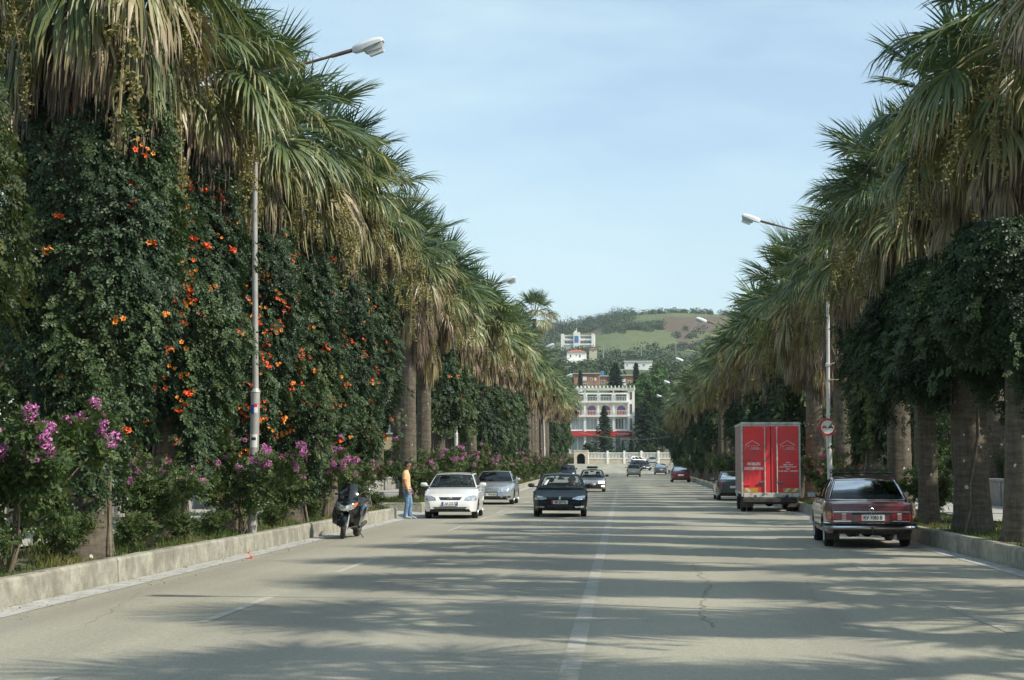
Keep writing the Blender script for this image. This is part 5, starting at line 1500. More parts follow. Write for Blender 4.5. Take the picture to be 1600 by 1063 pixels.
    def strip_side(s, z, h_, x0, x1, m, off=.012):
        for sg in (-1, 1): s.patch('side_moulding', 'y', sg, [(x0, z + h_ / 2), (x1, z + h_ / 2)], [(x0, z - h_ / 2), (x1, z - h_ / 2)], m, off, 16, 1)

def sedan_top(h, nose, hoodf, cowlx, cowlz, rearx, rearz, tailz, taild=.06):
    return [(-h, tailz - .30), (-h + .015, tailz - .12), (-h + .05, tailz - .02), (-h + .16, tailz + .012), (rearx - .02, rearz), (rearx, rearz), (cowlx, cowlz), (h - .75, lerp(hoodf, cowlz, .42)), (h - .35, hoodf + .03), (h - .14, hoodf - .02), (h - .05, nose + .10), (h - .015, nose), (h, nose - .14)]

N_ = -PI / 2    # facing the camera
A_ = PI / 2     # driving away
def head_bust(parent, x, y, z, shirt='dark_cloth'):
    """driver: one continuous skin-modifier body seen through the glass, hands on the wheel"""
    V = [(x, y, z - .45), (x, y, z - .12), (x, y, z + .06), (x + .01, y, z + .20), (x + .02, y, z + .29), (x, y - .17, z + .02), (x + .16, y - .20, z - .14), (x + .40, y - .12, z - .02), (x, y + .17, z + .02), (x + .16, y + .20, z - .14), (x + .40, y + .12, z - .02)]
    E = [(0, 1), (1, 2), (2, 3), (3, 4), (2, 5), (5, 6), (6, 7), (2, 8), (8, 9), (9, 10)]
    Rr = [.16, .17, .07, .095, .08, .065, .05, .035, .065, .05, .035]
    me = skin_mesh('person', V, E, Rr, 0, [M['skin'], M[shirt]], 1)
    for p in me.polygons: p.material_index = 1 if p.center.z < z + .09 and p.center.x < x + .22 else 0
    return me

def skin_mesh(name, V, E, Rr, root, mats, sub=1, smooth=True):
    me = bpy.data.meshes.new(name); me.from_pydata(V, E, []); me.update()
    ob = bpy.data.objects.new('tmp', me); COL.objects.link(ob)
    md = ob.modifiers.new('skin', 'SKIN'); md.use_smooth_shade = True
    sv = me.skin_vertices[0].data
    for i, r_ in enumerate(Rr):
        sv[i].radius = r_ if hasattr(r_, '__len__') else (r_, r_); sv[i].use_root = (i == root)
    if sub:
        m2 = ob.modifiers.new('sub', 'SUBSURF'); m2.levels = sub; m2.render_levels = sub
    dg = bpy.context.evaluated_depsgraph_get(); dg.update()
    out = bpy.data.meshes.new_from_object(ob.evaluated_get(dg)); out.name = name
    bpy.data.objects.remove(ob); 
    for m in mats: out.materials.append(m)
    return out

# ---------------------------------------------------------------- white estate car, oncoming
h = 2.14
S = dict(paint='white_car', L=4.28, W=1.71, H=1.44, wb=2.61, fo=.80, wr=.305, sill=.20, beltz=.93, fround=.24, rround=.10, rim='spoke',
         top=[(-h, .55), (-h + .02, .78), (-h + .06, .93), (-h + .2, .97), (.92, .955), (1.35, .86), (1.72, .77), (1.93, .69), (2.04, .60), (2.10, .52), (h, .42)],
         crown=[(-h, .03), (.9, .04), (1.4, .07), (h, .05)],
         cabin=dict(x=(.92, .12, -1.78, -2.02), yb=.90, yt=.68, df=.09, dr=.05, side=[0, .22, .30, .52, .56, .92, 1], wins={(0, 1) if False else (1, 1), (2, 1) if False else (3, 1) if False else (1, 1)} | {(3, 1) if False else (1, 1)}, hatch=True, pillar=.05))
S['cabin']['side'] = [0, .05, .27, .31, .60, .64, .93, 1]; S['cabin']['wins'] = {(1, 1), (3, 1), (5, 1)}
c = Car('estate_car', 'white estate car with black roof rails and a driver, stopped behind the man', 'car', -5.42, 53.4 + h, N_ + R(1.5), S)
c.lamps(([(.46, .645), (.60, .70), (.72, .715), (.80, .70)], [(.44, .565), (.58, .555), (.72, .555), (.80, .575)]), ([(.70, .9), (.82, .9)], [(.70, .6), (.82, .6)]), fm=('lamp_grey', 'lamp_clear'))
c.patch('grille', 'x', 1, [(-.36, .665), (.36, .665)], [(-.30, .575), (.30, .575)], 'plastic', .006)
e = MB(); hx = c.cast('x', 1, 0, .62)[0].x + .018
e.lathe([(.034, 0), (.043, .006), (.052, 0)], 20, 'x', c=(hx, 0, .62)); e.box(hx, -.095, .614, hx + .008, .02, .626); e.box(hx, -.02, .604, hx + .008, .095, .612) if False else e.box(hx, .0, .612, hx + .008, .095, .622)
e.build('emblem', M['chrome'], c.root)
for k, z in enumerate((.355, .315, .275)): c.patch('lower_grille', 'x', 1, [(-.52 + .03 * k, z + .013), (.52 - .03 * k, z + .013)], [(-.52 + .03 * k, z - .013), (.52 - .03 * k, z - .013)], 'plastic', .004)
c.plate(1, .465, 'AA 212 TJ', w=.50, left='plate_blue', right='plate_blue')
c.seams([-.95, -.03, .88], .26, .92, handles='white_car'); c.strip_side(.50, .05, -1.25, .95, 'white_car', .015)
for sg in (-1, 1):
    q = MB(); q.tube([(.02, sg * .545, 1.39), (-.1, sg * .55, 1.45), (-1.6, sg * .55, 1.46), (-1.72, sg * .545, 1.40)], .017, 6); q.build('roof_rail', M['plastic'], c.root)
dm = head_bust(None, -.02, .36, 1.02)
tag(inst('person', dm, None, (-5.42, 53.4 + h, 0), (0, 0, N_ + R(1.5))), 'driver in dark clothes inside the white estate car', 'person')

# ---------------------------------------------------------------- silver saloon parked behind it
h = 2.41
S = dict(paint='silver_car', L=4.82, W=1.82, H=1.45, wb=2.85, fo=.83, wr=.32, beltz=.95, fround=.26, rround=.2, rim='spoke',
         top=sedan_top(h, .58, .74, .92, .965, -1.45, 1.0, .96), cabin=dict(x=(.92, .10, -1.02, -1.62), yb=.90, yt=.66, df=.07, dr=.09, glass='glass_dark', side=[0, .16, .46, .49, .93, 1]))
c = Car('saloon_car', 'silver saloon with large chrome grille and twin oval headlights parked behind the white estate car', 'car', -5.55, 73 + h, N_, S)
for sg in (-1, 1):
    c.patch('headlight', 'x', 1, [(sg * .36, .70), (sg * .45, .74), (sg * .54, .71)], [(sg * .37, .55), (sg * .45, .52), (sg * .53, .56)], 'lamp_clear', .018)
    c.patch('headlight', 'x', 1, [(sg * .55, .73), (sg * .67, .79), (sg * .80, .74)], [(sg * .56, .56), (sg * .67, .50), (sg * .79, .58)], 'lamp_clear', .018)
    c.patch('bumper_vent', 'x', 1, [(sg * .42, .35), (sg * .78, .38)], [(sg * .45, .28), (sg * .76, .29)], 'plastic', .004)
c.patch('grille', 'x', 1, [(-.31, .76), (.31, .76)], [(-.24, .50), (.24, .50)], 'chrome', .020)
c.patch('grille_slats', 'x', 1, [(-.28, .735), (.28, .735)], [(-.215, .52), (.215, .52)], 'lamp_grey', .026)
c.patch('lower_grille', 'x', 1, [(-.38, .36), (.38, .36)], [(-.34, .27), (.34, .27)], 'plastic', .004)
c.plate(1, .43, 'TR 5163 K', left=None, right='plate_blue'); c.seams([-.93, .0, .92], .27, .92, handles='silver_car')
# ---------------------------------------------------------------- dark teal saloon, oncoming in the road
h = 2.28
S = dict(paint='teal_car', L=4.56, W=1.76, H=1.40, wb=2.70, fo=.86, wr=.31, beltz=.90, fround=.20, rround=.18, rim='cap',
         top=sedan_top(h, .54, .68, .95, .91, -1.35, .97, .93), crown=[(-h, .03), (.9, .04), (1.5, .075), (h, .04)], cabin=dict(x=(.95, .12, -.95, -1.55), yb=.90, yt=.66, df=.08, dr=.09, mirror='plastic', glass='glass', side=[0, .16, .46, .49, .93, 1], roofm=None))
c = Car('saloon_car', 'near-black teal saloon with silver lion badge driving towards the camera', 'car', -2.08, 55.3 + h, N_ + R(1), S)
for sg in (-1, 1):
    c.patch('headlight', 'x', 1, [(sg * .40, .60), (sg * .58, .655), (sg * .80, .675)], [(sg * .41, .575), (sg * .58, .545), (sg * .80, .56)], 'lamp_grey' if sg < 0 else 'lamp_clear', .012)
    c.patch('fog_light', 'x', 1, [(sg * .48, .345), (sg * .78, .365)], [(sg * .50, .29), (sg * .76, .30)], 'lamp_grey' if sg < 0 else 'lamp_clear', .006)
c.patch('grille', 'x', 1, [(-.38, .62), (.38, .62)], [(-.36, .575), (.36, .575)], 'plastic', .004)
c.patch('lower_grille', 'x', 1, [(-.44, .39), (.44, .39)], [(-.40, .28), (.40, .28)], 'plastic', .004)
c.patch('spoiler_lip', 'x', 1, [(-.80, .25), (.80, .25)], [(-.78, .225), (.78, .225)], 'teal_car', .03)
c.patch('side_trim', 'x', 1, [(-.82, .47), (-.35, .47)], [(-.82, .45), (-.35, .45)], 'plastic', .01); c.patch('side_trim', 'x', 1, [(.35, .47), (.82, .47)], [(.35, .45), (.82, .45)], 'plastic', .01)
e = MB(); hx = c.cast('x', 1, 0, .60)[0].x + .02
lion = [(-.035, -.05), (-.015, -.05), (-.005, -.02), (.012, -.05), (.032, -.05), (.024, -.01), (.030, .02), (.05, .045), (.02, .055), (-.012, .052), (-.035, .035), (-.022, .01)]
e.loft([[(hx + d, a, .605 + b) for a, b in lion] for d in (0, .012)])
e.build('emblem', M['chrome'], c.root)
c.plate(1, .475, 'BR 2277 B', left='plate_red'); c.seams([-.9, .02, .9], .26, .88, handles='teal_car')
q = MB(); q.tube([(.0, 0, 1.40), (-.05, 0, 1.47)], .006, 5); q.lathe([(.02, 1.385), (.012, 1.41), (.001, 1.412)], 10, c=(.0, 0, 0)); q.build('aerial', M['plastic'], c.root)
q = MB(); P = c.C['front']; q.add([P(-.74, .25) + Vector((.0, 0, .0)), P(-.62, .25), P(-.56, .6), P(-.66, .6)], [(0, 1, 2, 3)]); q.build('windscreen_sticker', M['plate'], c.root)
dm = head_bust(None, -.02, .36, .98)
tag(inst('person', dm, None, (-2.08, 55.3 + h, 0), (0, 0, N_ + R(1))), 'driver inside the dark teal saloon', 'person')
# ---------------------------------------------------------------- grey saloon with a lit fog lamp
h = 2.30
S = dict(paint='grey_car', L=4.6, W=1.71, H=1.43, wb=2.6, fo=.92, wr=.30, beltz=.92, fround=.16, rround=.16, rim='cap',
         top=sedan_top(h, .56, .72, .88, .93, -1.3, .97, .93), cabin=dict(x=(.86, .18, -.95, -1.5), yb=.90, yt=.68, df=.06, dr=.08, mirror='plastic', side=[0, .16, .46, .49, .93, 1]))
c = Car('saloon_car', 'grey saloon with black bumper, roof box and lit lamps following the dark teal saloon', 'car', -1.98, 106.7 + h, N_, S)
c.lamps(([(.42, .68), (.80, .68)], [(.42, .55), (.80, .55)]), None, fm=('lamp_clear', 'lamp_lit'))
c.patch('grille', 'x', 1, [(-.38, .68), (.38, .68)], [(-.34, .55), (.34, .55)], 'lamp_grey', .006)
c.patch('bumper', 'x', 1, [(-.84, .50), (-.4, .50), (.4, .50), (.84, .50)], [(-.84, .30), (-.4, .28), (.4, .28), (.84, .30)], 'plastic', .03)
c.patch('fog_light', 'x', 1, [(.60, .42), (.78, .42)], [(.60, .34), (.78, .34)], 'lamp_lit', .045); c.patch('fog_light', 'x', 1, [(-.78, .42), (-.60, .42)], [(-.78, .34), (-.60, .34)], 'lamp_grey', .045)
c.plate(1, .50, 'TR 4471', off=.045); c.seams([-.9, .0, .86], .27, .9, handles='grey_car')
q = MB(); q.box(-1.3, -.35, 1.455, .25, .35, 1.60, bev=.06); q.build('roof_box', M['plastic'], c.root, smooth=40)
# ---------------------------------------------------------------- generic distant cars
def simple(name, label, x, Y, head, paint, L=4.3, W=1.72, H=1.44, kind='sedan', rear='lamp_red', group=None, roofm=None, txt=None, glass='glass_dark'):
    h = L / 2
    if kind == 'sedan': S = dict(top=sedan_top(h, .56, .72, .30 * h + .2, .93, -.6 * h, .98, .94), cabin=dict(x=(.30 * h + .25, -.05, -.42 * h, -.68 * h), yb=.90, yt=.66, glass=glass, roofm=roofm))
    else: S = dict(top=[(-h, .55), (-h + .02, .8), (-h + .07, .93), (-h + .2, .97), (.36 * h, .98), (h - .7, .88), (h - .3, .76), (h - .1, .66), (h - .02, .52), (h, .42)], cabin=dict(x=(.36 * h, -.02, -.86 * h, -.95 * h), yb=.90, yt=.70, glass=glass, hatch=True, df=.09, side=[0, .05, .27, .31, .60, .64, .93, 1], wins={(1, 1), (3, 1), (5, 1)}, roofm=roofm))
    S.update(paint=paint, L=L, W=W, H=H, wb=L * .6, fo=L * .19, wr=.305, beltz=.93, rim='cap')
    c = Car(name, label, 'car', x, Y, head, S, group)
    c.lamps(([(.50, .66), (.80, .68)], [(.50, .55), (.80, .56)]), ([(.52, .84), (.82, .84)], [(.56, .70), (.82, .70)]) if kind == 'sedan' else ([(.68, .90), (.82, .88)], [(.68, .62), (.82, .62)]))
    c.patch('bumper', 'x', -1, [(-.82, .52), (0, .52), (.82, .52)], [(-.82, .38), (0, .36), (.82, .38)], paint, .02)
    c.patch('grille', 'x', 1, [(-.3, .64), (.3, .64)], [(-.26, .56), (.26, .56)], 'plastic', .004)
    c.plate(-1, .64 if kind == 'sedan' else .60, txt, off=.012); c.plate(1, .44, None, off=.012)
    c.seams([-.2 * L, .0, .2 * L], .27, .90, handles=paint)
    return c
simple('saloon_car', 'black saloon parked far along the left kerb behind the grey saloon', -5.75, 176 + 2.2, N_, 'black_car', H=1.5, kind='hatch')
c = simple('coupe_car', 'dark grey saloon parked ahead of the red truck, half hidden by it', 5.28, 82.6 + 2.3, A_, 'dgrey_car', L=4.6, W=1.74, H=1.40)
simple('hatchback_car', 'pale gold hatchback driving away along the middle of the road', 1.18, 203 + 2, A_, 'gold_car', L=4.0, H=1.46, kind='hatch', W=1.70)
simple('people_carrier', 'black people carrier far down the road just before the junction', 2.7, 272, R(-62), 'black_car', L=4.5, W=1.8, H=1.68, kind='hatch')
simple('hatchback_car', 'light grey hatchback driving away right of the pale gold one', 4.87, 229 + 2, A_, 'grey_car', L=4.2, H=1.46, kind='sedan')
simple('saloon_car', 'wine red saloon parked far along the right kerb', 5.0, 152 + 2.2, A_, 'red_car', L=4.4, W=1.72, H=1.42, kind='sedan', glass='glass')
simple('hatchback_car', 'pale silver car parked against the far stone wall', 5.5, 331.5, A_, 'silver_car', L=4.1, H=1.4, kind='hatch')
simple('estate_car', 'white car by the far wall, seen above the black people carrier', 2.9, 331.0, R(30), 'white_car', L=4.3, H=1.5, kind='hatch')

# ---------------------------------------------------------------- maroon saloon of the 1980s, nearest car
h = 2.36
S = dict(paint='maroon_car', L=4.72, W=1.78, H=1.43, wb=2.795, fo=.80, wr=.315, ww=.185, sill=.27, rz=.36, beltz=.93, fround=.10, rround=.09, rim='cap',
         top=[(-h, .40), (-h + .012, .66), (-h + .03, .84), (-h + .07, .885), (-h + .25, .905), (-1.15, .945), (.85, .93), (1.5, .89), (2.1, .83), (2.25, .80), (2.32, .74), (h, .50)],
         side=[(0, .94), (.18, .97), (.5, 1.0), (.72, .99), (.76, .975), (.95, .955), (1.0, .94), (1.2, .92)], crown=[(-h, .018), (h, .03)],
         cabin=dict(x=(.85, .20, -.92, -1.45), yb=.905, yt=.70, df=.07, dr=.07, bow=(.10, .05, .09, .05), side=[0, .14, .47, .505, .93, 1], rtrim='chrome', rpillar=.055, mirror='plastic', roofm=None))
CX, CY_, CH = 4.98, 34.7 + h, A_ - R(2.2)
c = Car('saloon_car', 'dusty maroon 1980s saloon with roof rack parked nearest on the right', 'car', CX, CY_, CH, S)
for sg in (-1, 1):
    up = [(sg * .40, .70), (sg * .62, .70), (sg * .84, .70)]; lo = [(sg * .40, .555), (sg * .62, .555), (sg * .84, .555)]
    tl = c.patch('tail_light', 'x', -1, up, lo, 'lamp_red', .012, 8, 4)
    c.patch('reversing_lens', 'x', -1, [(sg * .50, .695), (sg * .58, .695)], [(sg * .50, .56), (sg * .58, .56)], 'reflect_w', .016, 2, 2, parent=tl)
    c.patch('indicator_lens', 'x', -1, [(sg * .74, .695), (sg * .845, .695)], [(sg * .74, .56), (sg * .845, .56)], 'lamp_orange', .016, 2, 2, parent=tl)
    for z in (.585, .62, .655): c.patch('lens_rib', 'x', -1, [(sg * .40, z + .006), (sg * .85, z + .006)], [(sg * .40, z - .006), (sg * .85, z - .006)], 'plate_red', .022, 10, 1, parent=tl)
    c.patch('lamp_trim', 'x', -1, [(sg * .40, .545), (sg * .86, .545)], [(sg * .40, .53), (sg * .86, .53)], 'chrome', .014, 8, 1)
c.patch('boot_trim', 'x', -1, [(-.87, .728), (0, .728), (.87, .728)], [(-.87, .712), (0, .712), (.87, .712)], 'chrome', .012, 14, 1)
c.patch('shadow_strip', 'x', -1, [(-.38, .705), (.38, .705)], [(-.38, .665), (.38, .665)], 'plastic', .004, 8, 1)  # black strip standing in for the shadow beneath the boot trim
c.patch('lower_valance', 'x', -1, [(-.80, .525), (.80, .525)], [(-.80, .50), (.80, .50)], 'plastic', .004, 8, 1)
c.plate(-1, .605, 'KV 1083 B', w=.50, h=.115, left='plate_red', off=.02)
# wrap-round bumper with rubber insert
def bumper(c, end, z0, z1, off, m, name='bumper', nn=18, sidelen=.55):
    S = c.S; hh = S['L'] / 2 * end; W = S['W'] / 2
    path = [(hh - end * sidelen, -W * 1.01), (hh - end * .22, -W * .995), (hh - end * .06, -W * .93), (hh + end * .015, -W * .80), (hh + end * .035, -W * .4), (hh + end * .04, 0), (hh + end * .035, W * .4), (hh + end * .015, W * .80), (hh - end * .06, W * .93), (hh - end * .22, W * .995), (hh - end * sidelen, W * 1.01)]
    ctr = Vector((hh - end * .5, 0)); rings = []
    for i, (x, y) in enumerate(path):
        a = Vector(path[max(0, i - 1)]); b = Vector(path[min(len(path) - 1, i + 1)]); t = (b - a).normalized(); n = Vector((t.y, -t.x)); 
        if n.dot(Vector((x, y)) - ctr) < 0: n = -n
        P = Vector((x, y)) + n * off
        q = .045
        rings.append([(P.x - n.x * q, P.y - n.y * q, z0), (P.x, P.y, z0 + .012), (P.x + n.x * .012, P.y + n.y * .012, (z0 + z1) / 2), (P.x, P.y, z1 - .012), (P.x - n.x * q, P.y - n.y * q, z1)])
    mb = MB(); mb.loft(rings); return mb.build(name, M[m], c.root, smooth=35, fixn=True)
bumper(c, -1, .375, .455, .025, 'chrome'); bumper(c, -1, .455, .475, .035, 'plastic', 'bumper_strip'); bumper(c, -1, .476, .515, .02, 'chrome', 'bumper')
bumper(c, 1, .375, .50, .02, 'chrome')
c.lamps(([(.48, .74), (.84, .74)], [(.48, .58), (.84, .58)]), None)
c.patch('grille', 'x', 1, [(-.34, .80), (.34, .80)], [(-.32, .54), (.32, .54)], 'chrome', .03)
# three-pointed star on the boot
e = MB(); bx = c.cast('x', -1, 0, .80)[0].x - .014; zc = .795
e.lathe([(.052, 0), (.057, -.008), (.063, 0)], 28, 'x', c=(bx, 0, zc))
for k in range(3):
    a = PI / 2 + 2 * PI * k / 3; d = Vector((0, math.cos(a), math.sin(a))); p = Vector((0, -math.sin(a), math.cos(a))); o0 = Vector((bx - .002, 0, zc))
    e.add([o0 + p * .010, o0 - p * .010, o0 + d * .054, o0 - Vector((.008, 0, 0))], [(0, 3, 2), (1, 2, 3), (0, 1, 3)])
e.build('emblem', M['chrome'], c.root)
c.strip_side(.715, .025, -2.25, 2.2, 'chrome', .010); c.strip_side(.40, .05, -1.1, 1.1, 'plastic', .010)
c.seams([-.93, -.02, .85], .31, .92, handles='chrome')
q = MB(); bx = -h + .02; q.lathe([(.012, bx), (.012, bx - .01), (.001, bx - .012)], 10, 'x', c=(0, 0, .68)); q.build('boot_lock', M['chrome'], c.root)
# tow bar, exhaust, mudflaps, fuel tank
q = MB(); q.tube([(-h + .3, .0, .33), (-h - .05, .0, .32), (-h - .09, .0, .36), (-h - .09, .0, .40)], .018, 7); q.ell((-h - .09, 0, .415), (.026, .026, .026), 10, 8); q.box(-h - .0, .16, .30, -h + .04, .22, .37); q.build('tow_bar', M['chassis'], c.root)
q = MB(); q.tube([(-h + .9, .32, .27), (-h + .5, .30, .24), (-h - .02, .28, .27)], .026, 8); q.lathe([(.02, -h - .04), (.03, -h - .04), (.03, -h + .1)], 12, 'x', c=(0, .28, .27)); q.ell((-h + .75, .36, .28), (.3, .10, .08), 12, 8); q.build('exhaust', M['chassis'], c.root)
q = MB(); q.ell((-h + .45, -.25, .36), (.38, .42, .13), 14, 8); q.tube([(-h + .95, -.7, .31), (-h + .95, .7, .31)], .035, 8); q.ell((-h + .95, 0, .31), (.13, .13, .12), 12, 8); q.box(-h + .5, -.44, .20, -h + .75, -.22, .30, bev=.04); q.build('rear_axle', M['chassis'], c.root)
for sg in (-1, 1):
    q = MB(); xw = h - S['fo'] - S['wb'] - .36; q.box(xw, sg * .70 - .13, .15, xw + .012, sg * .70 + .13, .46); q.build('mudflap', M['mud'], c.root)
# roof rack
q = MB()
for x in (.12, -.35, -.82): 
    q.tube([(x, -.60, 1.40), (x, -.60, 1.475), (x, .60, 1.475), (x, .60, 1.40)], .012, 6)
for y in (-.60, -.3, 0, .3, .60): q.tube([(.18, y, 1.49), (-.88, y, 1.49)], .009, 5)
q.tube([(.18, -.60, 1.545), (.18, .60, 1.545)], .011, 5); q.tube([(-.88, -.60, 1.545), (-.88, .60, 1.545)], .011, 5)
for y in (-.6, .6):
    q.tube([(.18, y, 1.545), (-.88, y, 1.545)], .011, 5)
    for x in (.18, -.35, -.88): q.tube([(x, y, 1.47), (x, y, 1.545)], .009, 5)
q.build('roof_rack', M['plastic'], c.root)

# ---------------------------------------------------------------- red box truck
TX, TY = 5.22, 62.0
t = thing('box_truck', 'red furniture delivery box truck with blue cab parked on the right behind the maroon saloon', 'truck', (TX, TY, 0), 0)
w, zb, zt, Lb = 1.035, .66, 3.10, 4.1
mb = MB(); mb.box(-w, .05, zb, w, Lb, zt - .02); mb.build('box_body', M['truck_side'], t)
mb = MB()
for x in (-w - .012, w - .052): mb.box(x, -.02, zb - .12, x + .064, .047, zt, bev=.012)
mb.box(-w - .02, -.03, zt + .002, w + .02, .06, zt + .085, bev=.01); mb.box(-w + .055, -.0, zt - .055, w - .055, .046, zt - .002); mb.build('door_frame', M['truck_frame'], t)
mb = MB(); mb.box(-w - .02, .062, zt - .015, w + .02, Lb + .02, zt + .06, bev=.02)
for x in (-w - .015, w - .025): mb.box(x, .062, zb - .03, x + .04, Lb, zb + .06)
mb.build('roof_rail', M['truck_frame'], t)
for sg in (-1, 1):
    x0, x1 = (-w + .06, -.012) if sg < 0 else (.012, w - .06)
    mb = MB(); mb.box(x0, -.012, zb + .03, x1, .04, zt - .06, bev=.008); d = mb.build('rear_door', M['truck_red'], t)
    xr = sg * .215
    mb = MB(); mb.tube([(xr, -.045, zb - .02), (xr, -.045, zt - .06)], .020, 7)
    for z in (zb + .02, lerp(zb, zt, .5), zt - .12): mb.box(xr - .035, -.065, z - .03, xr + .035, -.0125, z + .03, bev=.01)
    mb.build('lock_rod', M['truck_frame'], d)
    mb = MB(); z = zb + .40; mb.box(min(xr, xr + sg * .22), -.075, z - .018, max(xr, xr + sg * .22), -.05, z + .022, bev=.006); mb.box(xr + sg * .10 - .07, -.052, z - .035, xr + sg * .10 + .07, -.0125, z + .035, bev=.01)
    mb.build('door_handle', M['chrome'], d)
    for z in (zb + .30, lerp(zb, zt, .48), zt - .30):
        mb = MB(); xe = sg * (w - .03); a, b = sorted((xe, xe - sg * .27)); mb.box(a, -.032, z - .022, b, -.0125, z + .022, bev=.006); mb.build('hinge_strap', M['truck_red'], d)
        mb = MB(); mb.tube([(xe + sg * .01, -.035, z - .05), (xe + sg * .01, -.035, z + .05)], .022, 7); mb.build('hinge', M['truck_frame'], d)
    # reflective panels
    mb = MB(); za, zc = zb + .05, zb + .19
    xa, xb_ = (-w + .08, -.47) if sg < 0 else (.42, w - .07)
    mb.box(xa, -.018, za, xb_, -.0125, zc); pn = mb.build('reflective_panel', M['reflect_y'], d)
    mb = MB(); k = 2
    for i in range(k):
        xs = lerp(xa, xb_, (i + .12) / k); ww = (xb_ - xa) / k * .42; sl = .12 * (1 if sg > 0 else -1)
        if sg < 0 and i == 1: continue
        q = [(xs + (sl if sl < 0 else 0) * 0 - min(0, sl), za + .004), (xs + ww - min(0, sl), za + .004), (xs + ww + max(0, sl), zc - .004), (xs + max(0, sl), zc - .004)]
        mb.add([(a, -.0195, b) for a, b in q], [(0, 1, 2, 3)])
    mb.build('white_stripe', M['reflect_w'], pn)
    # house emblem with the name
    cx, cz = sg * .62 + (.02 if sg > 0 else -.02), zt - .72
    cx = -.63 if sg < 0 else .60
    mb = MB(); yy = -.018
    def ln(pts, r_=.011): mb.tube([(a, yy, b) for a, b in pts], r_, 4)
    ln([(cx - .27, cz + .0), (cx - .02, cz + .15), (cx + .25, cz - .01)], .014); ln([(cx - .27, cz), (cx - .25, cz - .03), (cx - .20, cz - .0)], .010)
    ln([(cx - .25, cz - .02), (cx - .25, cz - .15), (cx - .28, cz - .15)], .007); ln([(cx - .20, cz - .03), (cx + .22, cz - .03)], .006)
    ln([(cx - .22, cz - .04), (cx - .19, cz - .07), (cx - .16, cz - .04)], .006)
    ln([(cx - .15, cz - .03), (cx - .15, cz - .155), (cx + .29, cz - .165)], .007)
    mb.build('house_emblem', M['letter_thin'], d)
    mb = MB()
    put_text(mb, 'usta', .15, (cx + .08, -.0125, cz - .095), (1, 0, 0), (0, 0, 1), (0, -1, 0), off=.004, sx=1.15)
    mb.build('emblem_lettering', M['letter_thin'], d)
    lines = (('MOBILERI', .135, .80, 1.70, .006), ('ELEKTROSHTEPIAKE', .125, .60, 1.54, .006)) if sg < 0 else tuple((tx, sz, sx, 1.76 - .078 * i, .0025) for i, (tx, sz, sx) in enumerate((('Adresa:', .05, 1), ('Lagjia 11 Janari', .07, .85), ('prane Pallatit te Sportit', .065, .95), ('Vlore', .06, 1), ('Tel: 033 228441   0692078537', .062, .92))))
    for tx, sz, sx, zz, bo in lines:
        mb = MB(); put_text(mb, tx, sz, (sg * .60, -.0125, zz), (1, 0, 0), (0, 0, 1), (0, -1, 0), off=.004, sx=sx, bold=bo); mb.build('lettering', M['letter'], d)
mb = MB(); mb.box(-.035, -.014, zb + .01, .035, .045, zb + .1); mb.box(-.007, -.02, zb + .05, .007, -.005, zt - .08); mb.build('door_seal', M['plastic'], t)
# peeling rear sill
peel = mat('peeling_sill', (0.66, 0.64, 0.55), 0.7, var=.1, dirt=((0.07, 0.06, 0.05), 1.0, 5.0, 0.50))
mb = MB(); mb.box(-w + .06, -.03, zb - .14, w - .06, .045, zb + .025, bev=.008); mb.build('rear_sill', peel, t)
mb = MB(); mb.box(-w + .05, -.0, zb - .35, w - .15, .10, zb - .15, bev=.01)
mb.box(-.42, .15, .38, -.34, 5.4, .60); mb.box(.34, .15, .38, .42, 5.4, .60); mb.box(-.6, .9, .26, .6, 1.02, .38); mb.ell((0, .96, .34), (.18, .2, .17), 12, 8); mb.box(.5, 2.0, .35, .9, 2.9, .62, bev=.04); mb.build('chassis', M['chassis'], t)
mb = MB(); mb.box(-w + .02, -.09, .345, w - .12, .02, .50, bev=.02); mb.box(-.6, -.03, .42, -.52, .2, .6); mb.box(.52, -.03, .42, .6, .2, .6); mb.build('underrun_bar', M['chassis'], t)
mb = MB(); mb.box(-.27, -.02, zb - .27, .25, -.005, zb - .155); pl = mb.build('number_plate', M['plate'], t)
mb = MB(); put_text(mb, 'VL 8015 A', .10, (.01, -.02, zb - .212), (1, 0, 0), (0, 0, 1), (0, -1, 0), sx=.72, bold=.003); mb.build('plate_characters', M['ink'], pl)
for sg in (-1, 1):
    mb = MB(); a, b = sorted((sg * .62, sg * .92)); mb.box(a, -.015, zb - .28, b, -.002, zb - .17, bev=.004); mb.build('tail_light', M['lamp_red'], t)
    mb = MB(); mb.box(sg * .80 - .19, 1.42 - .55, .16, sg * .80 + .19, 1.42 - .53, .62) if False else mb.box(sg * .80 - .20, .50, .17, sg * .80 + .20, .52, .50); mb.build('mudflap', M['mud'], t)
tm, rm = wheel_meshes(.33, .19, 'steel')
for y in (1.0, 4.55):
    for sg in (-1, 1):
        for k in ((.70, .93) if y < 3 else (.86,)):
            wv = inst('wheel', tm, t, (sg * k, y, .33), (0, 0, -PI / 2 * 0 + 0)); wv.rotation_euler = (0, 0, (PI / 2 if sg < 0 else -PI / 2)) ; inst('rim', rm, wv)
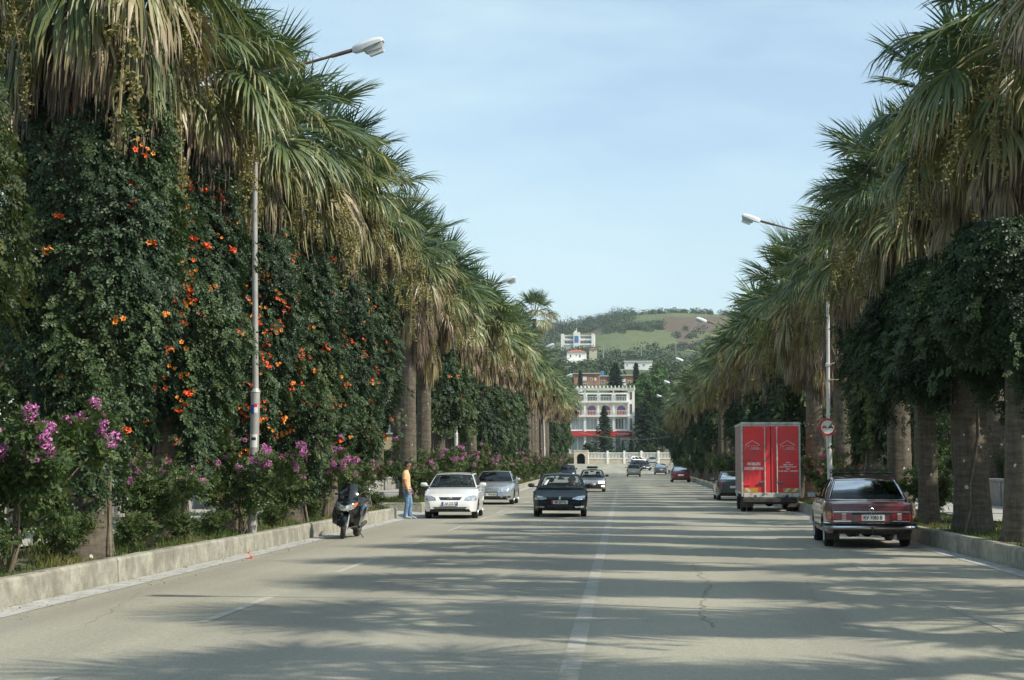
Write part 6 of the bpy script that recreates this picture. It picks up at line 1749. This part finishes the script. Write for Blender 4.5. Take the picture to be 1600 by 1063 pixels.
# cab
rings = []
for (y, wk, zlo, zhi) in ((4.2, .98, .45, 2.15), (4.35, 1.0, .42, 2.2), (4.9, 1.0, .42, 2.2), (5.35, .98, .42, 2.12), (5.75, .95, .42, 1.35), (5.95, .90, .45, 1.15), (6.0, .84, .50, 1.0)):
    x = .98 * wk; rings.append([(-x * .95, y, zlo), (-x, y, zlo + .15), (-x, y, lerp(zlo, zhi, .55)), (-x * (.86 if zhi > 1.6 else .95), y, zhi - .08), (-x * .75, y, zhi), (x * .75, y, zhi), (x * (.86 if zhi > 1.6 else .95), y, zhi - .08), (x, y, lerp(zlo, zhi, .55)), (x, y, zlo + .15), (x * .95, y, zlo)])
mb = MB(); mb.loft(rings); mb.build('cab', M['blue_cab'], t, smooth=30, fixn=True)
for sg in (-1, 1):
    mb = MB(); mb.add([(sg * .985, 4.55, 1.42), (sg * .985, 5.35, 1.42), (sg * .90, 5.15, 2.0), (sg * .90, 4.6, 2.0)], [(0, 1, 2, 3) if sg > 0 else (3, 2, 1, 0)]); mb.build('side_window', M['win'], t)
    mb = MB(); mb.box(sg * 1.16 - .09, 5.1, 1.52, sg * 1.16 + .09, 5.17, 1.90, bev=.03); mb.tube([(sg * .95, 5.2, 1.95), (sg * 1.15, 5.14, 1.93), (sg * 1.15, 5.14, 1.5), (sg * .96, 5.2, 1.45)], .012, 5); mb.build('door_mirror', M['plastic'], t)
mb = MB(); mb.add([(-.80, 5.42, 2.05), (.80, 5.42, 2.05), (.88, 5.80, 1.40), (-.88, 5.80, 1.40)], [(0, 1, 2, 3)]); mb.build('windscreen', M['win'], t)
t.rotation_euler = (0, 0, R(-0.6))
# ================================================================== STREET LAMPS
def lamp(x, Y, side, label, group=None, near=False, white=False, lean=0.0):
    """side: +1 right kerb (arm to the left), -1 left kerb"""
    t = thing('street_lamp', label, 'street lamp', (x, Y, gz(Y) + VZ - .08), 0, group)
    pm = M['wpole'] if white else M['galv']
    d = -side
    mb = MB(); mb.tube([(-d * .0, 0, 0), (0, 0, 2.85)], .088, 14); mb.tube([(0, 0, 2.85), (0, 0, 2.93)], [.098, .06], 14); mb.tube([(0, 0, 2.9), (d * -.10, 0, 6.4), (d * -.12, 0, 9.25)], [.062, .055, .045], 12); mb.build('pole', pm, t, smooth=40)
    a, b = Vector((d * -.12, 0, 9.15)), Vector((d * (1.75 if near else 2.05), 0, 9.68 if near else 9.80))
    mb = MB(); mb.tube([a, a.lerp(b, .04) + Vector((0, 0, .08)), a.lerp(b, .5), b], [.034, .032, .03, .03], 8); mb.tube([a.lerp(b, .80), b + (b - a).normalized() * .12], .042, 8); mb.build('arm', M['rust'], t, smooth=50)
    # head: tapered housing, lens, drop box
    ax = (b - a).normalized(); up = Vector((-ax.z * d, 0, abs(ax.x))); sd = Vector((0, 1, 0))
    o = b + ax * .05
    k_ = .85
    rings = []
    for (s_, hw, zt_, zb_) in ((0, .05, .04, -.04), (.06, .085, .07, -.07), (.28, .13, .10, -.06), (.55, .155, .115, -.03), (.72, .145, .09, -.015), (.77, .11, .05, -.0)):
        c0 = o + ax * s_ * .85
        rings.append([c0 - sd * hw + up * zb_, c0 - sd * hw * 1.0 + up * (zt_ * .35), c0 - sd * hw * .6 + up * zt_, c0 + sd * hw * .6 + up * zt_, c0 + sd * hw + up * (zt_ * .35), c0 + sd * hw + up * zb_])
    mb = MB(); mb.loft(rings); hd = mb.build('lamp_housing', M['head'], t, smooth=35, fixn=True)
    rings = []
    for (s_, hw, z0, z1) in ((.27, .10, -.05, -.11), (.32, .12, -.045, -.15), (.70, .12, -.01, -.13), (.74, .10, -.005, -.08)):
        c0 = o + ax * s_ * .85; rings.append([c0 - sd * hw + up * z0, c0 + sd * hw + up * z0, c0 + sd * hw * .8 + up * z1, c0 - sd * hw * .8 + up * z1])
    mb = MB(); mb.loft(rings); mb.build('lens', M['headlens'], hd, smooth=35, fixn=True)
    rings = []
    for (s_, z0, z1) in ((.36, -.155, -.20), (.39, -.15, -.225), (.70, -.135, -.20), (.72, -.13, -.17)):
        c0 = o + ax * s_ * .85; rings.append([c0 - sd * .075 + up * z0, c0 + sd * .075 + up * z0, c0 + sd * .06 + up * z1, c0 - sd * .06 + up * z1])
    mb = MB(); mb.loft(rings); mb.build('gear_box', M['head'], hd, smooth=35, fixn=True)
    if near:
        def wrap(z0, z1, a0, a1, m, name, r_=.0895):
            mb = MB(); mb.grid([[(r_ * math.cos(q), r_ * math.sin(q), z) for z in (z0, z1)] for q in frange(a0, a1, 8)]); mb.build(name, M[m], t)
        wrap(2.44, 2.60, R(-135), R(-45), 'plate', 'sticker'); wrap(2.42, 2.60, R(-150), R(-91), 'plate_blue', 'sticker', .0905); wrap(2.55, 2.62, R(-90), R(-50), 'plate_red', 'sticker', .0905)
        wrap(1.76, 2.02, R(-140), R(-40), 'plate', 'paper_notice'); wrap(1.90, 1.96, R(-120), R(-60), 'ink', 'notice_print', .0905)
        wrap(.62, 1.08, R(-150), R(-30), 'lamp_rust', 'rust_patch')
    t.rotation_euler = (0, R(lean), 0)
    return t
M['lamp_rust'] = mat('rust_stain', (0.36, 0.21, 0.10), 0.9, var=.35, scale=12)
LLY = [33.7, 78.6, 123, 167, 208]
for i, Y in enumerate(LLY):
    lamp(-7.28 if i == 0 else -7.62, Y, -1, ['nearest left street lamp, its pole stickered and rising beside pink shrubs', 'second left street lamp, white pole behind the parked cars', 'third left street lamp, slim pole among distant palms', 'fourth left street lamp near the far end of the row', 'fifth left street lamp, smallest and farthest'][i], 'street lamps on the left kerb', near=i == 0, white=i > 0, lean=.7 if i == 0 else 0)
LRY = [17.5, 59.2, 101, 141, 182, 222]
for i, Y in enumerate(LRY):
    lamp(6.98, Y, 1, ['right street lamp beside the camera, outside the picture', 'nearest visible right street lamp, its pole carrying the round no-overtaking sign', 'second visible right street lamp, pole ahead of the dark grey saloon', 'third visible right street lamp down the right row', 'fourth visible right street lamp against the tall pines', 'fifth visible right street lamp at the far end'][i], 'street lamps on the right kerb', white=True, lean=-1.0 if i == 1 else 0)
# no-overtaking sign
sy = 59.05; sz = 1.62 + (729 - 668.5) * sy / 2700; sx_ = (1289 - 974) * sy / 2700
t = thing('no_overtaking_sign', 'round red-bordered no-overtaking sign with a red and a black car on a white lamp pole', 'road sign', (sx_, sy, sz), R(4))
mb = MB(); mb.lathe([(.001, 0), (.30, 0), (.30, .012), (.001, .012)], 36, 'y'); mb.build('backing', M['galv'], t)
mb = MB(); mb.lathe([(.225, -.004), (.292, -.004)], 40, 'y'); mb.lathe([(.292, -.004), (.292, 0)], 40, 'y'); mb.build('red_border', M['sign_red'], t)
mb = MB(); mb.lathe([(.0005, -.003), (.225, -.003)], 40, 'y'); mb.build('white_face', M['sign_white'], t)
def car_icon(cx, m):
    pts = [(-.085, -.05), (-.085, .0), (-.06, .015), (-.04, .05), (.04, .05), (.06, .015), (.085, .0), (.085, -.05), (.05, -.05), (.05, -.03), (-.05, -.03), (-.05, -.05)]
    mb = MB(); mb.add([(cx + a, -.006, b) for a, b in pts], [(0, 1, 2, 9 + 1 if False else 10, 11), (2, 7 - 1, 9, 10), (6, 7, 8, 9), (2, 3, 4, 5, 6)][:0] or [(0, 1, 2, 10, 11), (2, 6, 9, 10), (6, 7, 8, 9), (2, 3, 4, 5)]); mb.build('car_symbol', M[m], t)
car_icon(-.105, 'sign_red'); car_icon(.105, 'ink')
mb = MB(); mb.box(-.02, .012, -.12, .02, .06, -.08); mb.box(-.02, .012, .08, .02, .06, .12); mb.build('bracket', M['galv'], t)
t = thing('pole_bracket', 'small metal bracket arms clamped on the right lamp pole above the sign', 'bracket', (6.98, 59.2, 0))
mb = MB(); mb.tube([(-.02, -.07, 4.55), (.35, -.07, 4.55)], .02, 6); mb.tube([(-.02, -.07, 5.05), (.26, -.07, 5.15)], .02, 6); mb.build('arm', M['galv'], t)
mb = MB(); mb.box(-.14, -.16, 4.97, .0, -.04, 5.12, bev=.03); mb.build('camera_box', M['galv'], t)
# cable strung across the far junction
mb = MB(); a, b = at(905, 676, 225), at(1110, 668, 222); 
mb.tube([a.lerp(b, k / 12) + Vector((0, 0, -1.2 * math.sin(PI * k / 12))) for k in range(13)], .022, 4)
tag(mb.build('overhead_cable', M['galv']), 'thin overhead cable strung across the road far away', 'cable')

# ================================================================== SCOOTER
HX, HY = -6.24, 39.3
t = thing('scooter', 'glossy black maxi scooter leaning on its side stand by the left kerb', 'scooter', (HX, HY, 0), R(-91))
# local +x = forward
def ring(x, hw, z0, z1, n=16, p=2.6, tilt=0.0, cz=None):
    out = []
    for k in range(n):
        a = 2 * PI * k / n; c_, s_ = math.cos(a), math.sin(a)
        yy = hw * math.copysign(abs(c_) ** (2 / p), c_); zz = (z0 + z1) / 2 + (z1 - z0) / 2 * math.copysign(abs(s_) ** (2 / p), s_)
        out.append((x + tilt * (zz - (z0 + z1) / 2), yy, zz))
    return out
tw = MB(); tw.lathe([(.17, -.05), (.21, -.062), (.245, -.055), (.268, -.03), (.275, 0), (.268, .03), (.245, .055), (.21, .062), (.17, .05), (.16, 0), (.17, -.05)], 30, 'y'); twm = tw.mesh('wheel', M['rubber'], 60)
rw = MB(); rw.lathe([(.172, -.045), (.16, 0), (.172, .045)], 24, 'y'); rw.lathe([(.03, -.05), (.03, .05)], 12, 'y')
for k in range(3):
    a = 2 * PI * k / 3; rw.tube([(0, 0, 0), (.165 * math.cos(a), 0, .165 * math.sin(a))], .022, 6)
rw.lathe([(.05, .058), (.115, .058), (.115, .062), (.05, .062)], 20, 'y'); rwm = rw.mesh('rim', M['alloy'], 40)
fw = inst('wheel', twm, t, (.76, 0, .27), (0, 0, R(14))); inst('rim', rwm, fw)
bw = inst('wheel', twm, t, (-.74, 0, .27), (0, 0, 0), (1, 1.1, 1)); inst('rim', rwm, bw)
mb = MB()
for s_ in (-1, 1): mb.tube([(.76, s_ * .085, .27), (.62, s_ * .085, .66)], [.026, .026], 8)
mb.build('fork', M['alloy'], t)
mb = MB(); P = []
for a in frange(R(10), R(165), 10): P.append([(.76 + .31 * math.cos(a), yy * .095, .27 + (.31 - abs(yy) * .03) * math.sin(a)) for yy in (-1, -.6, 0, .6, 1)])
mb.grid(P); mb.grid([[(p[0] * .985 + .011, p[1], p[2] - .012) for p in r_] for r_ in P], flip=True)
mb.build('front_mudguard', M['gloss_black'], t, smooth=60)
# front fairing
mb = MB(); mb.loft([ring(.36, .30, .34, .98), ring(.50, .31, .42, 1.02), ring(.62, .28, .55, .96, tilt=.1), ring(.72, .22, .60, .90, tilt=.12), ring(.80, .14, .64, .82, tilt=.1), ring(.83, .06, .68, .76)]); mb.build('front_fairing', M['gloss_black'], t, smooth=50)
for s_ in (-1, 1):
    mb = MB(); mb.loft([[(.40 + dx, s_ * (yy), zz) for yy, zz in ((.20, .30), (.32, .34), (.35, .55), (.30, .80), (.20, .80))] for dx in (0, .08, .17)][::s_]); mb.build('leg_shield', M['gloss_black'], t, smooth=35, fixn=True)
# twin headlight with amber corner
def scoot_patch(name, pts_u, pts_l, m, off=.012):
    me = [o for o in t.children if o.name.startswith('front_fairing')][0].data; bm = bmesh.new(); bm.from_mesh(me); bv = BVHTree.FromBMesh(bm); bm.free(); G = []
    n = len(pts_u)
    for i in range(n):
        row = []
        for j in range(5):
            y_, z_ = lerp(pts_u[i][0], pts_l[i][0], j / 4), lerp(pts_u[i][1], pts_l[i][1], j / 4)
            hit, nr, _, _ = bv.ray_cast(Vector((3, y_, z_)), Vector((-1, 0, 0)))
            if hit is None: hit, nr, _, _ = bv.find_nearest(Vector((.7, y_, z_)))
            if nr.x < 0: nr = -nr
            row.append(hit + nr * off)
        G.append(row)
    mb = MB(); mb.grid(G); return mb.build(name, M[m], t, smooth=60)
scoot_patch('headlight', [(-.25, .86), (-.18, .84), (-.09, .80), (0, .77), (.09, .80), (.18, .84), (.25, .86)], [(-.24, .79), (-.19, .73), (-.10, .68), (0, .665), (.10, .68), (.19, .73), (.24, .79)], 'lamp_clear')
scoot_patch('indicator', [(.19, .835), (.22, .855), (.255, .875)], [(.18, .765), (.21, .775), (.25, .82)], 'lamp_orange', .018)
scoot_patch('indicator', [(-.255, .875), (-.20, .855), (-.15, .835)], [(-.25, .82), (-.19, .76), (-.14, .74)], 'lamp_grey', .018)
# windscreen
P = []
for j in range(7):
    v = j / 6; hw = lerp(.25, .16, v ** 1.6); P.append([(lerp(.60, .36, v) + .09 * (1 - u * u) + .05 * math.sin(PI * v), hw * u, lerp(.88, 1.30, v)) for u in frange(-1, 1, 8)])
mb = MB(); mb.grid(P); mb.grid([[(p[0] - .008, p[1], p[2]) for p in r_] for r_ in P], flip=True); mb.build('windscreen', M['gloss_black'], t, smooth=60)
mb = MB(); mb.lathe([(.001, 0), (1, 0)], 20, 'x'); mb.v = [(.655 + .0 * v[0], v[1] * .045, 1.03 + v[2] * .012) for v in mb.v]; mb.v = [(v[0] + .02, v[1], v[2]) for v in mb.v]; mb.build('badge', M['chrome'], t)
# handlebar, mirrors
mb = MB(); mb.tube([(.30, -.37, 1.02), (.36, -.18, 1.03), (.40, 0, 1.01), (.36, .18, 1.03), (.30, .37, 1.02)], .018, 8); mb.tube([(.40, 0, 1.0), (.48, 0, .8)], .03, 8); mb.build('handlebar', M['plastic'], t)
for s_ in (-1, 1):
    mb = MB(); mb.tube([(.42, s_ * .22, 1.05), (.40, s_ * .36, 1.16)], .009, 6); mb.box(.35, s_ * .40 - .075, 1.13, .385, s_ * .40 + .075, 1.22, bev=.015); mb.build('mirror', M['chrome' if s_ > 0 else 'plastic'], t, smooth=40)
    mb = MB(); mb.tube([(.32, s_ * .26, 1.02), (.30, s_ * .38, 1.02)], .022, 8); mb.build('grip', M['plastic'], t)
# body, seat, tail, engine
mb = MB(); mb.loft([ring(.38, .20, .26, .56), ring(.15, .22, .24, .50), ring(-.10, .23, .26, .66), ring(-.38, .25, .34, .80), ring(-.70, .22, .48, .84), ring(-.95, .13, .62, .86), ring(-1.02, .06, .70, .82)]); mb.build('body_panel', M['gloss_black'], t, smooth=50)
mb = MB(); mb.loft([ring(-.02, .12, .66, .74), ring(-.12, .17, .70, .80), ring(-.40, .18, .74, .84), ring(-.50, .17, .78, .92), ring(-.80, .15, .82, .96), ring(-.92, .09, .84, .93)]); mb.build('seat', M['plastic'], t, smooth=50)
mb = MB(); mb.tube([(-.62, -.24, .80), (-.98, -.20, .92), (-1.02, 0, .94), (-.98, .20, .92), (-.62, .24, .80)], .014, 6); mb.build('grab_rail', M['chrome'], t)
mb = MB(); mb.box(-1.0, -.12, .66, -.95, .12, .74, bev=.02); mb.build('tail_light', M['lamp_red'], t)
mb = MB(); mb.box(-.80, -.16, .20, -.15, -.08, .40, bev=.04); mb.ell((-.35, .0, .30), (.25, .14, .12), 12, 8); mb.tube([(-.2, .16, .26), (-.45, .17, .30), (-.80, .18, .37)], [.03, .05, .045], 10); mb.build('engine', M['chassis'], t, smooth=50)
mb = MB(); mb.tube([(-.02, .12, .28), (-.08, .34, .0)], .014, 6); mb.box(-.12, .31, -.0, -.03, .38, .012); mb.build('side_stand', M['plastic'], t)
t.rotation_euler = (R(-5), 0, R(-94)); t.scale = (.95, .95, .95)

# ================================================================== STANDING MAN
PX, PY = -6.70, 53.4
t = thing('person', 'man in peach T-shirt and washed jeans standing in profile by the left kerb end', 'person', (PX, PY, .0), 0)
# local +x = the way he faces; y- is the side nearer the camera
body = {'pel': (-.01, 0, .95), 'w': (-.01, 0, 1.07), 'c': (-.03, 0, 1.28), 'n0': (-.03, 0, 1.46), 'n1': (.005, 0, 1.53), 'h0': (.03, 0, 1.60), 'h1': (.035, 0, 1.68), 'h2': (.025, 0, 1.735),
        'rs': (-.035, -.17, 1.42), 'ru': (-.055, -.205, 1.27), 're': (-.05, -.215, 1.13), 'rf': (.0, -.21, 1.0), 'rw': (.045, -.20, .89), 'rp': (.06, -.195, .83),
        'ls': (-.035, .17, 1.42), 'lu': (-.04, .205, 1.27), 'le': (-.02, .215, 1.13), 'lf': (.05, .205, 1.02), 'lw': (.10, .19, .92), 'lp': (.12, .18, .86),
        'rh': (-.01, -.09, .88), 'rt': (.0, -.10, .70), 'rk': (.02, -.10, .49), 'rc': (-.01, -.105, .30), 'ra': (-.035, -.11, .10), 'rt1': (.0, -.11, .055), 'rt2': (.12, -.12, .035),
        'lh': (.01, .09, .88), 'lt': (.05, .10, .70), 'lk': (.09, .10, .49), 'lc': (.09, .105, .30), 'la': (.08, .11, .10), 'lt1': (.115, .11, .055), 'lt2': (.235, .12, .035),
        'nose': (.122, 0, 1.645), 'chin': (.095, 0, 1.585)}
K = list(body); ix = {k: i for i, k in enumerate(K)}
rad = dict(pel=(.085, .085), w=(.085, .085), c=(.085, .085), n0=.058, n1=.054, h0=.064, h1=.084, h2=.07, rs=.048, ru=.05, re=.041, rf=.038, rw=.026, rp=(.036, .020), ls=.048, lu=.05, le=.041, lf=.038, lw=.026, lp=(.036, .020),
           rh=.070, rt=.070, rk=.05, rc=.05, ra=.038, rt1=.04, rt2=.03, lh=.070, lt=.070, lk=.05, lc=.05, la=.038, lt1=.04, lt2=.03, nose=.016, chin=.03)
ed = [('pel', 'w'), ('w', 'c'), ('c', 'n0'), ('n0', 'n1'), ('n1', 'h0'), ('h0', 'h1'), ('h1', 'h2'), ('c', 'rs'), ('rs', 'ru'), ('ru', 're'), ('re', 'rf'), ('rf', 'rw'), ('rw', 'rp'), ('c', 'ls'), ('ls', 'lu'), ('lu', 'le'), ('le', 'lf'), ('lf', 'lw'), ('lw', 'lp'),
      ('pel', 'rh'), ('rh', 'rt'), ('rt', 'rk'), ('rk', 'rc'), ('rc', 'ra'), ('ra', 'rt1'), ('rt1', 'rt2'), ('pel', 'lh'), ('lh', 'lt'), ('lt', 'lk'), ('lk', 'lc'), ('lc', 'la'), ('la', 'lt1'), ('lt1', 'lt2'), ('h1', 'nose'), ('h0', 'chin')]
V = [body[k] for k in K]; E = [(ix[a], ix[b]) for a, b in ed]; Rr = [rad[k] for k in K]
for sd_, wr in ((-1, 'rp'), (1, 'lp')):
    b0 = Vector(body[wr])
    for fi, (dx, ln_) in enumerate(((.030, .074), (.011, .082), (-.009, .078), (-.028, .062))):
        i0 = len(V); p0 = b0 + Vector((dx, 0, -.028)); p1 = p0 + Vector((.010, sd_ * -.004, -ln_ * .5)); p2 = p1 + Vector((.016, sd_ * -.016, -ln_ * .45))
        V += [tuple(p0), tuple(p1), tuple(p2)]; Rr += [.0095, .0088, .0075]; E += [(ix[wr], i0), (i0, i0 + 1), (i0 + 1, i0 + 2)]
    i0 = len(V); V += [tuple(b0 + Vector((.042, sd_ * -.012, .0))), tuple(b0 + Vector((.060, sd_ * -.020, -.035)))]; Rr += [.011, .009]; E += [(ix[wr], i0), (i0, i0 + 1)]
inst('body', skin_mesh('body', V, E, Rr, 0, [M['skin']], 2), t)
def hoops(L_, n=18, wob=0.0, seed=0):
    rg = random.Random(seed); out = []
    for (x, y, z, a, b) in L_:
        out.append([(x + a * math.cos(2 * PI * k / n) * (1 + wob * math.sin(3 * k + z * 37)), y + b * math.sin(2 * PI * k / n) * (1 + wob * math.sin(2 * k + z * 53)), z + (wob * .05 * math.sin(k))) for k in range(n)])
    return out
mb = MB(); mb.loft(hoops([(-.005, 0, .925, .128, .170), (-.01, 0, 1.0, .126, .163), (-.015, 0, 1.08, .118, .155), (-.025, 0, 1.20, .122, .168), (-.03, 0, 1.30, .128, .185), (-.04, 0, 1.39, .115, .190), (-.04, 0, 1.44, .092, .165), (-.03, 0, 1.475, .074, .115), (-.018, 0, 1.50, .062, .078), (-.015, 0, 1.505, .05, .06)], wob=.018))
for s_ in (-1, 1):
    mb.loft(hoops([(-.036, s_ * .155, 1.455, .05, .05), (-.038, s_ * .185, 1.43, .068, .055), (-.046, s_ * .200, 1.36, .070, .056), (-.052, s_ * .210, 1.29, .068, .057), (-.055, s_ * .214, 1.22, .066, .058), (-.055, s_ * .214, 1.215, .05, .045)], wob=.02))
mb.build('shirt', M['shirt'], t, smooth=60, fixn=True)
mb = MB(); mb.loft(hoops([(-.01, 0, 1.0, .115, .150), (-.01, 0, .96, .125, .160), (-.012, 0, .90, .132, .168), (-.01, 0, .84, .128, .168), (.0, 0, .80, .10, .14)], wob=.012))
for s_, K_ in ((-1, ((-.01, .86, .105, .085), (.0, .76, .098, .084), (.01, .62, .082, .076), (.02, .50, .072, .070), (.005, .38, .070, .068), (-.01, .28, .069, .066), (-.028, .16, .068, .066), (-.028, .09, .074, .070), (-.02, .055, .080, .072))), (1, ((.01, .86, .105, .085), (.035, .76, .098, .084), (.07, .62, .082, .076), (.09, .50, .072, .070), (.09, .38, .070, .068), (.09, .28, .069, .066), (.088, .16, .068, .066), (.09, .09, .074, .070), (.10, .055, .080, .072)))):
    mb.loft(hoops([(x, s_ * (.088 if z > .6 else .102), z, a, b) for x, z, a, b in K_], wob=.03))
mb.build('jeans', M['jeans'], t, smooth=60, fixn=True)
mb = MB(); mb.loft(hoops([(-.01, 0, .965, .131, .166), (-.01, 0, .995, .126, .160)]), cap=False); mb.build('belt', M['ink'], t)
for (a, b) in ((-.035, -.11), (.08, .11)):
    mb = MB(); mb.loft([ring(x_, hw, 0.0, z1, 14, 2.8) for x_, hw, z1 in ((-.085, .025, .05), (-.07, .038, .085), (.0, .042, .10), (.07, .045, .085), (.14, .048, .065), (.185, .04, .05), (.20, .02, .035))]); mb.v = [(v[0] + a + .01, v[1] + b, v[2]) for v in mb.v]
    mb.build('shoe', M['shoe'], t, smooth=60)
mb = MB(); mb.ell((.012, 0, 1.738), (.098, .084, .062), 18, 12); mb.ell((-.030, 0, 1.685), (.066, .085, .080), 16, 10); mb.ell((.078, 0, 1.768), (.040, .058, .026), 12, 8); mb.build('hair', M['hair'], t, smooth=60)
for s_ in (-1, 1):
    mb = MB(); mb.ell((.015, s_ * .082, 1.655), (.016, .010, .028), 8, 6); mb.build('ear', M['skin'], t, smooth=60)
    mb = MB(); mb.ell((.100, s_ * .032, 1.672), (.010, .013, .008), 8, 6); mb.build('eye', M['hair'], t, smooth=60)
mb = MB(); mb.box(.095, -.02, 1.606, .108, .02, 1.612); mb.build('mouth', M['maroon_car'], t)
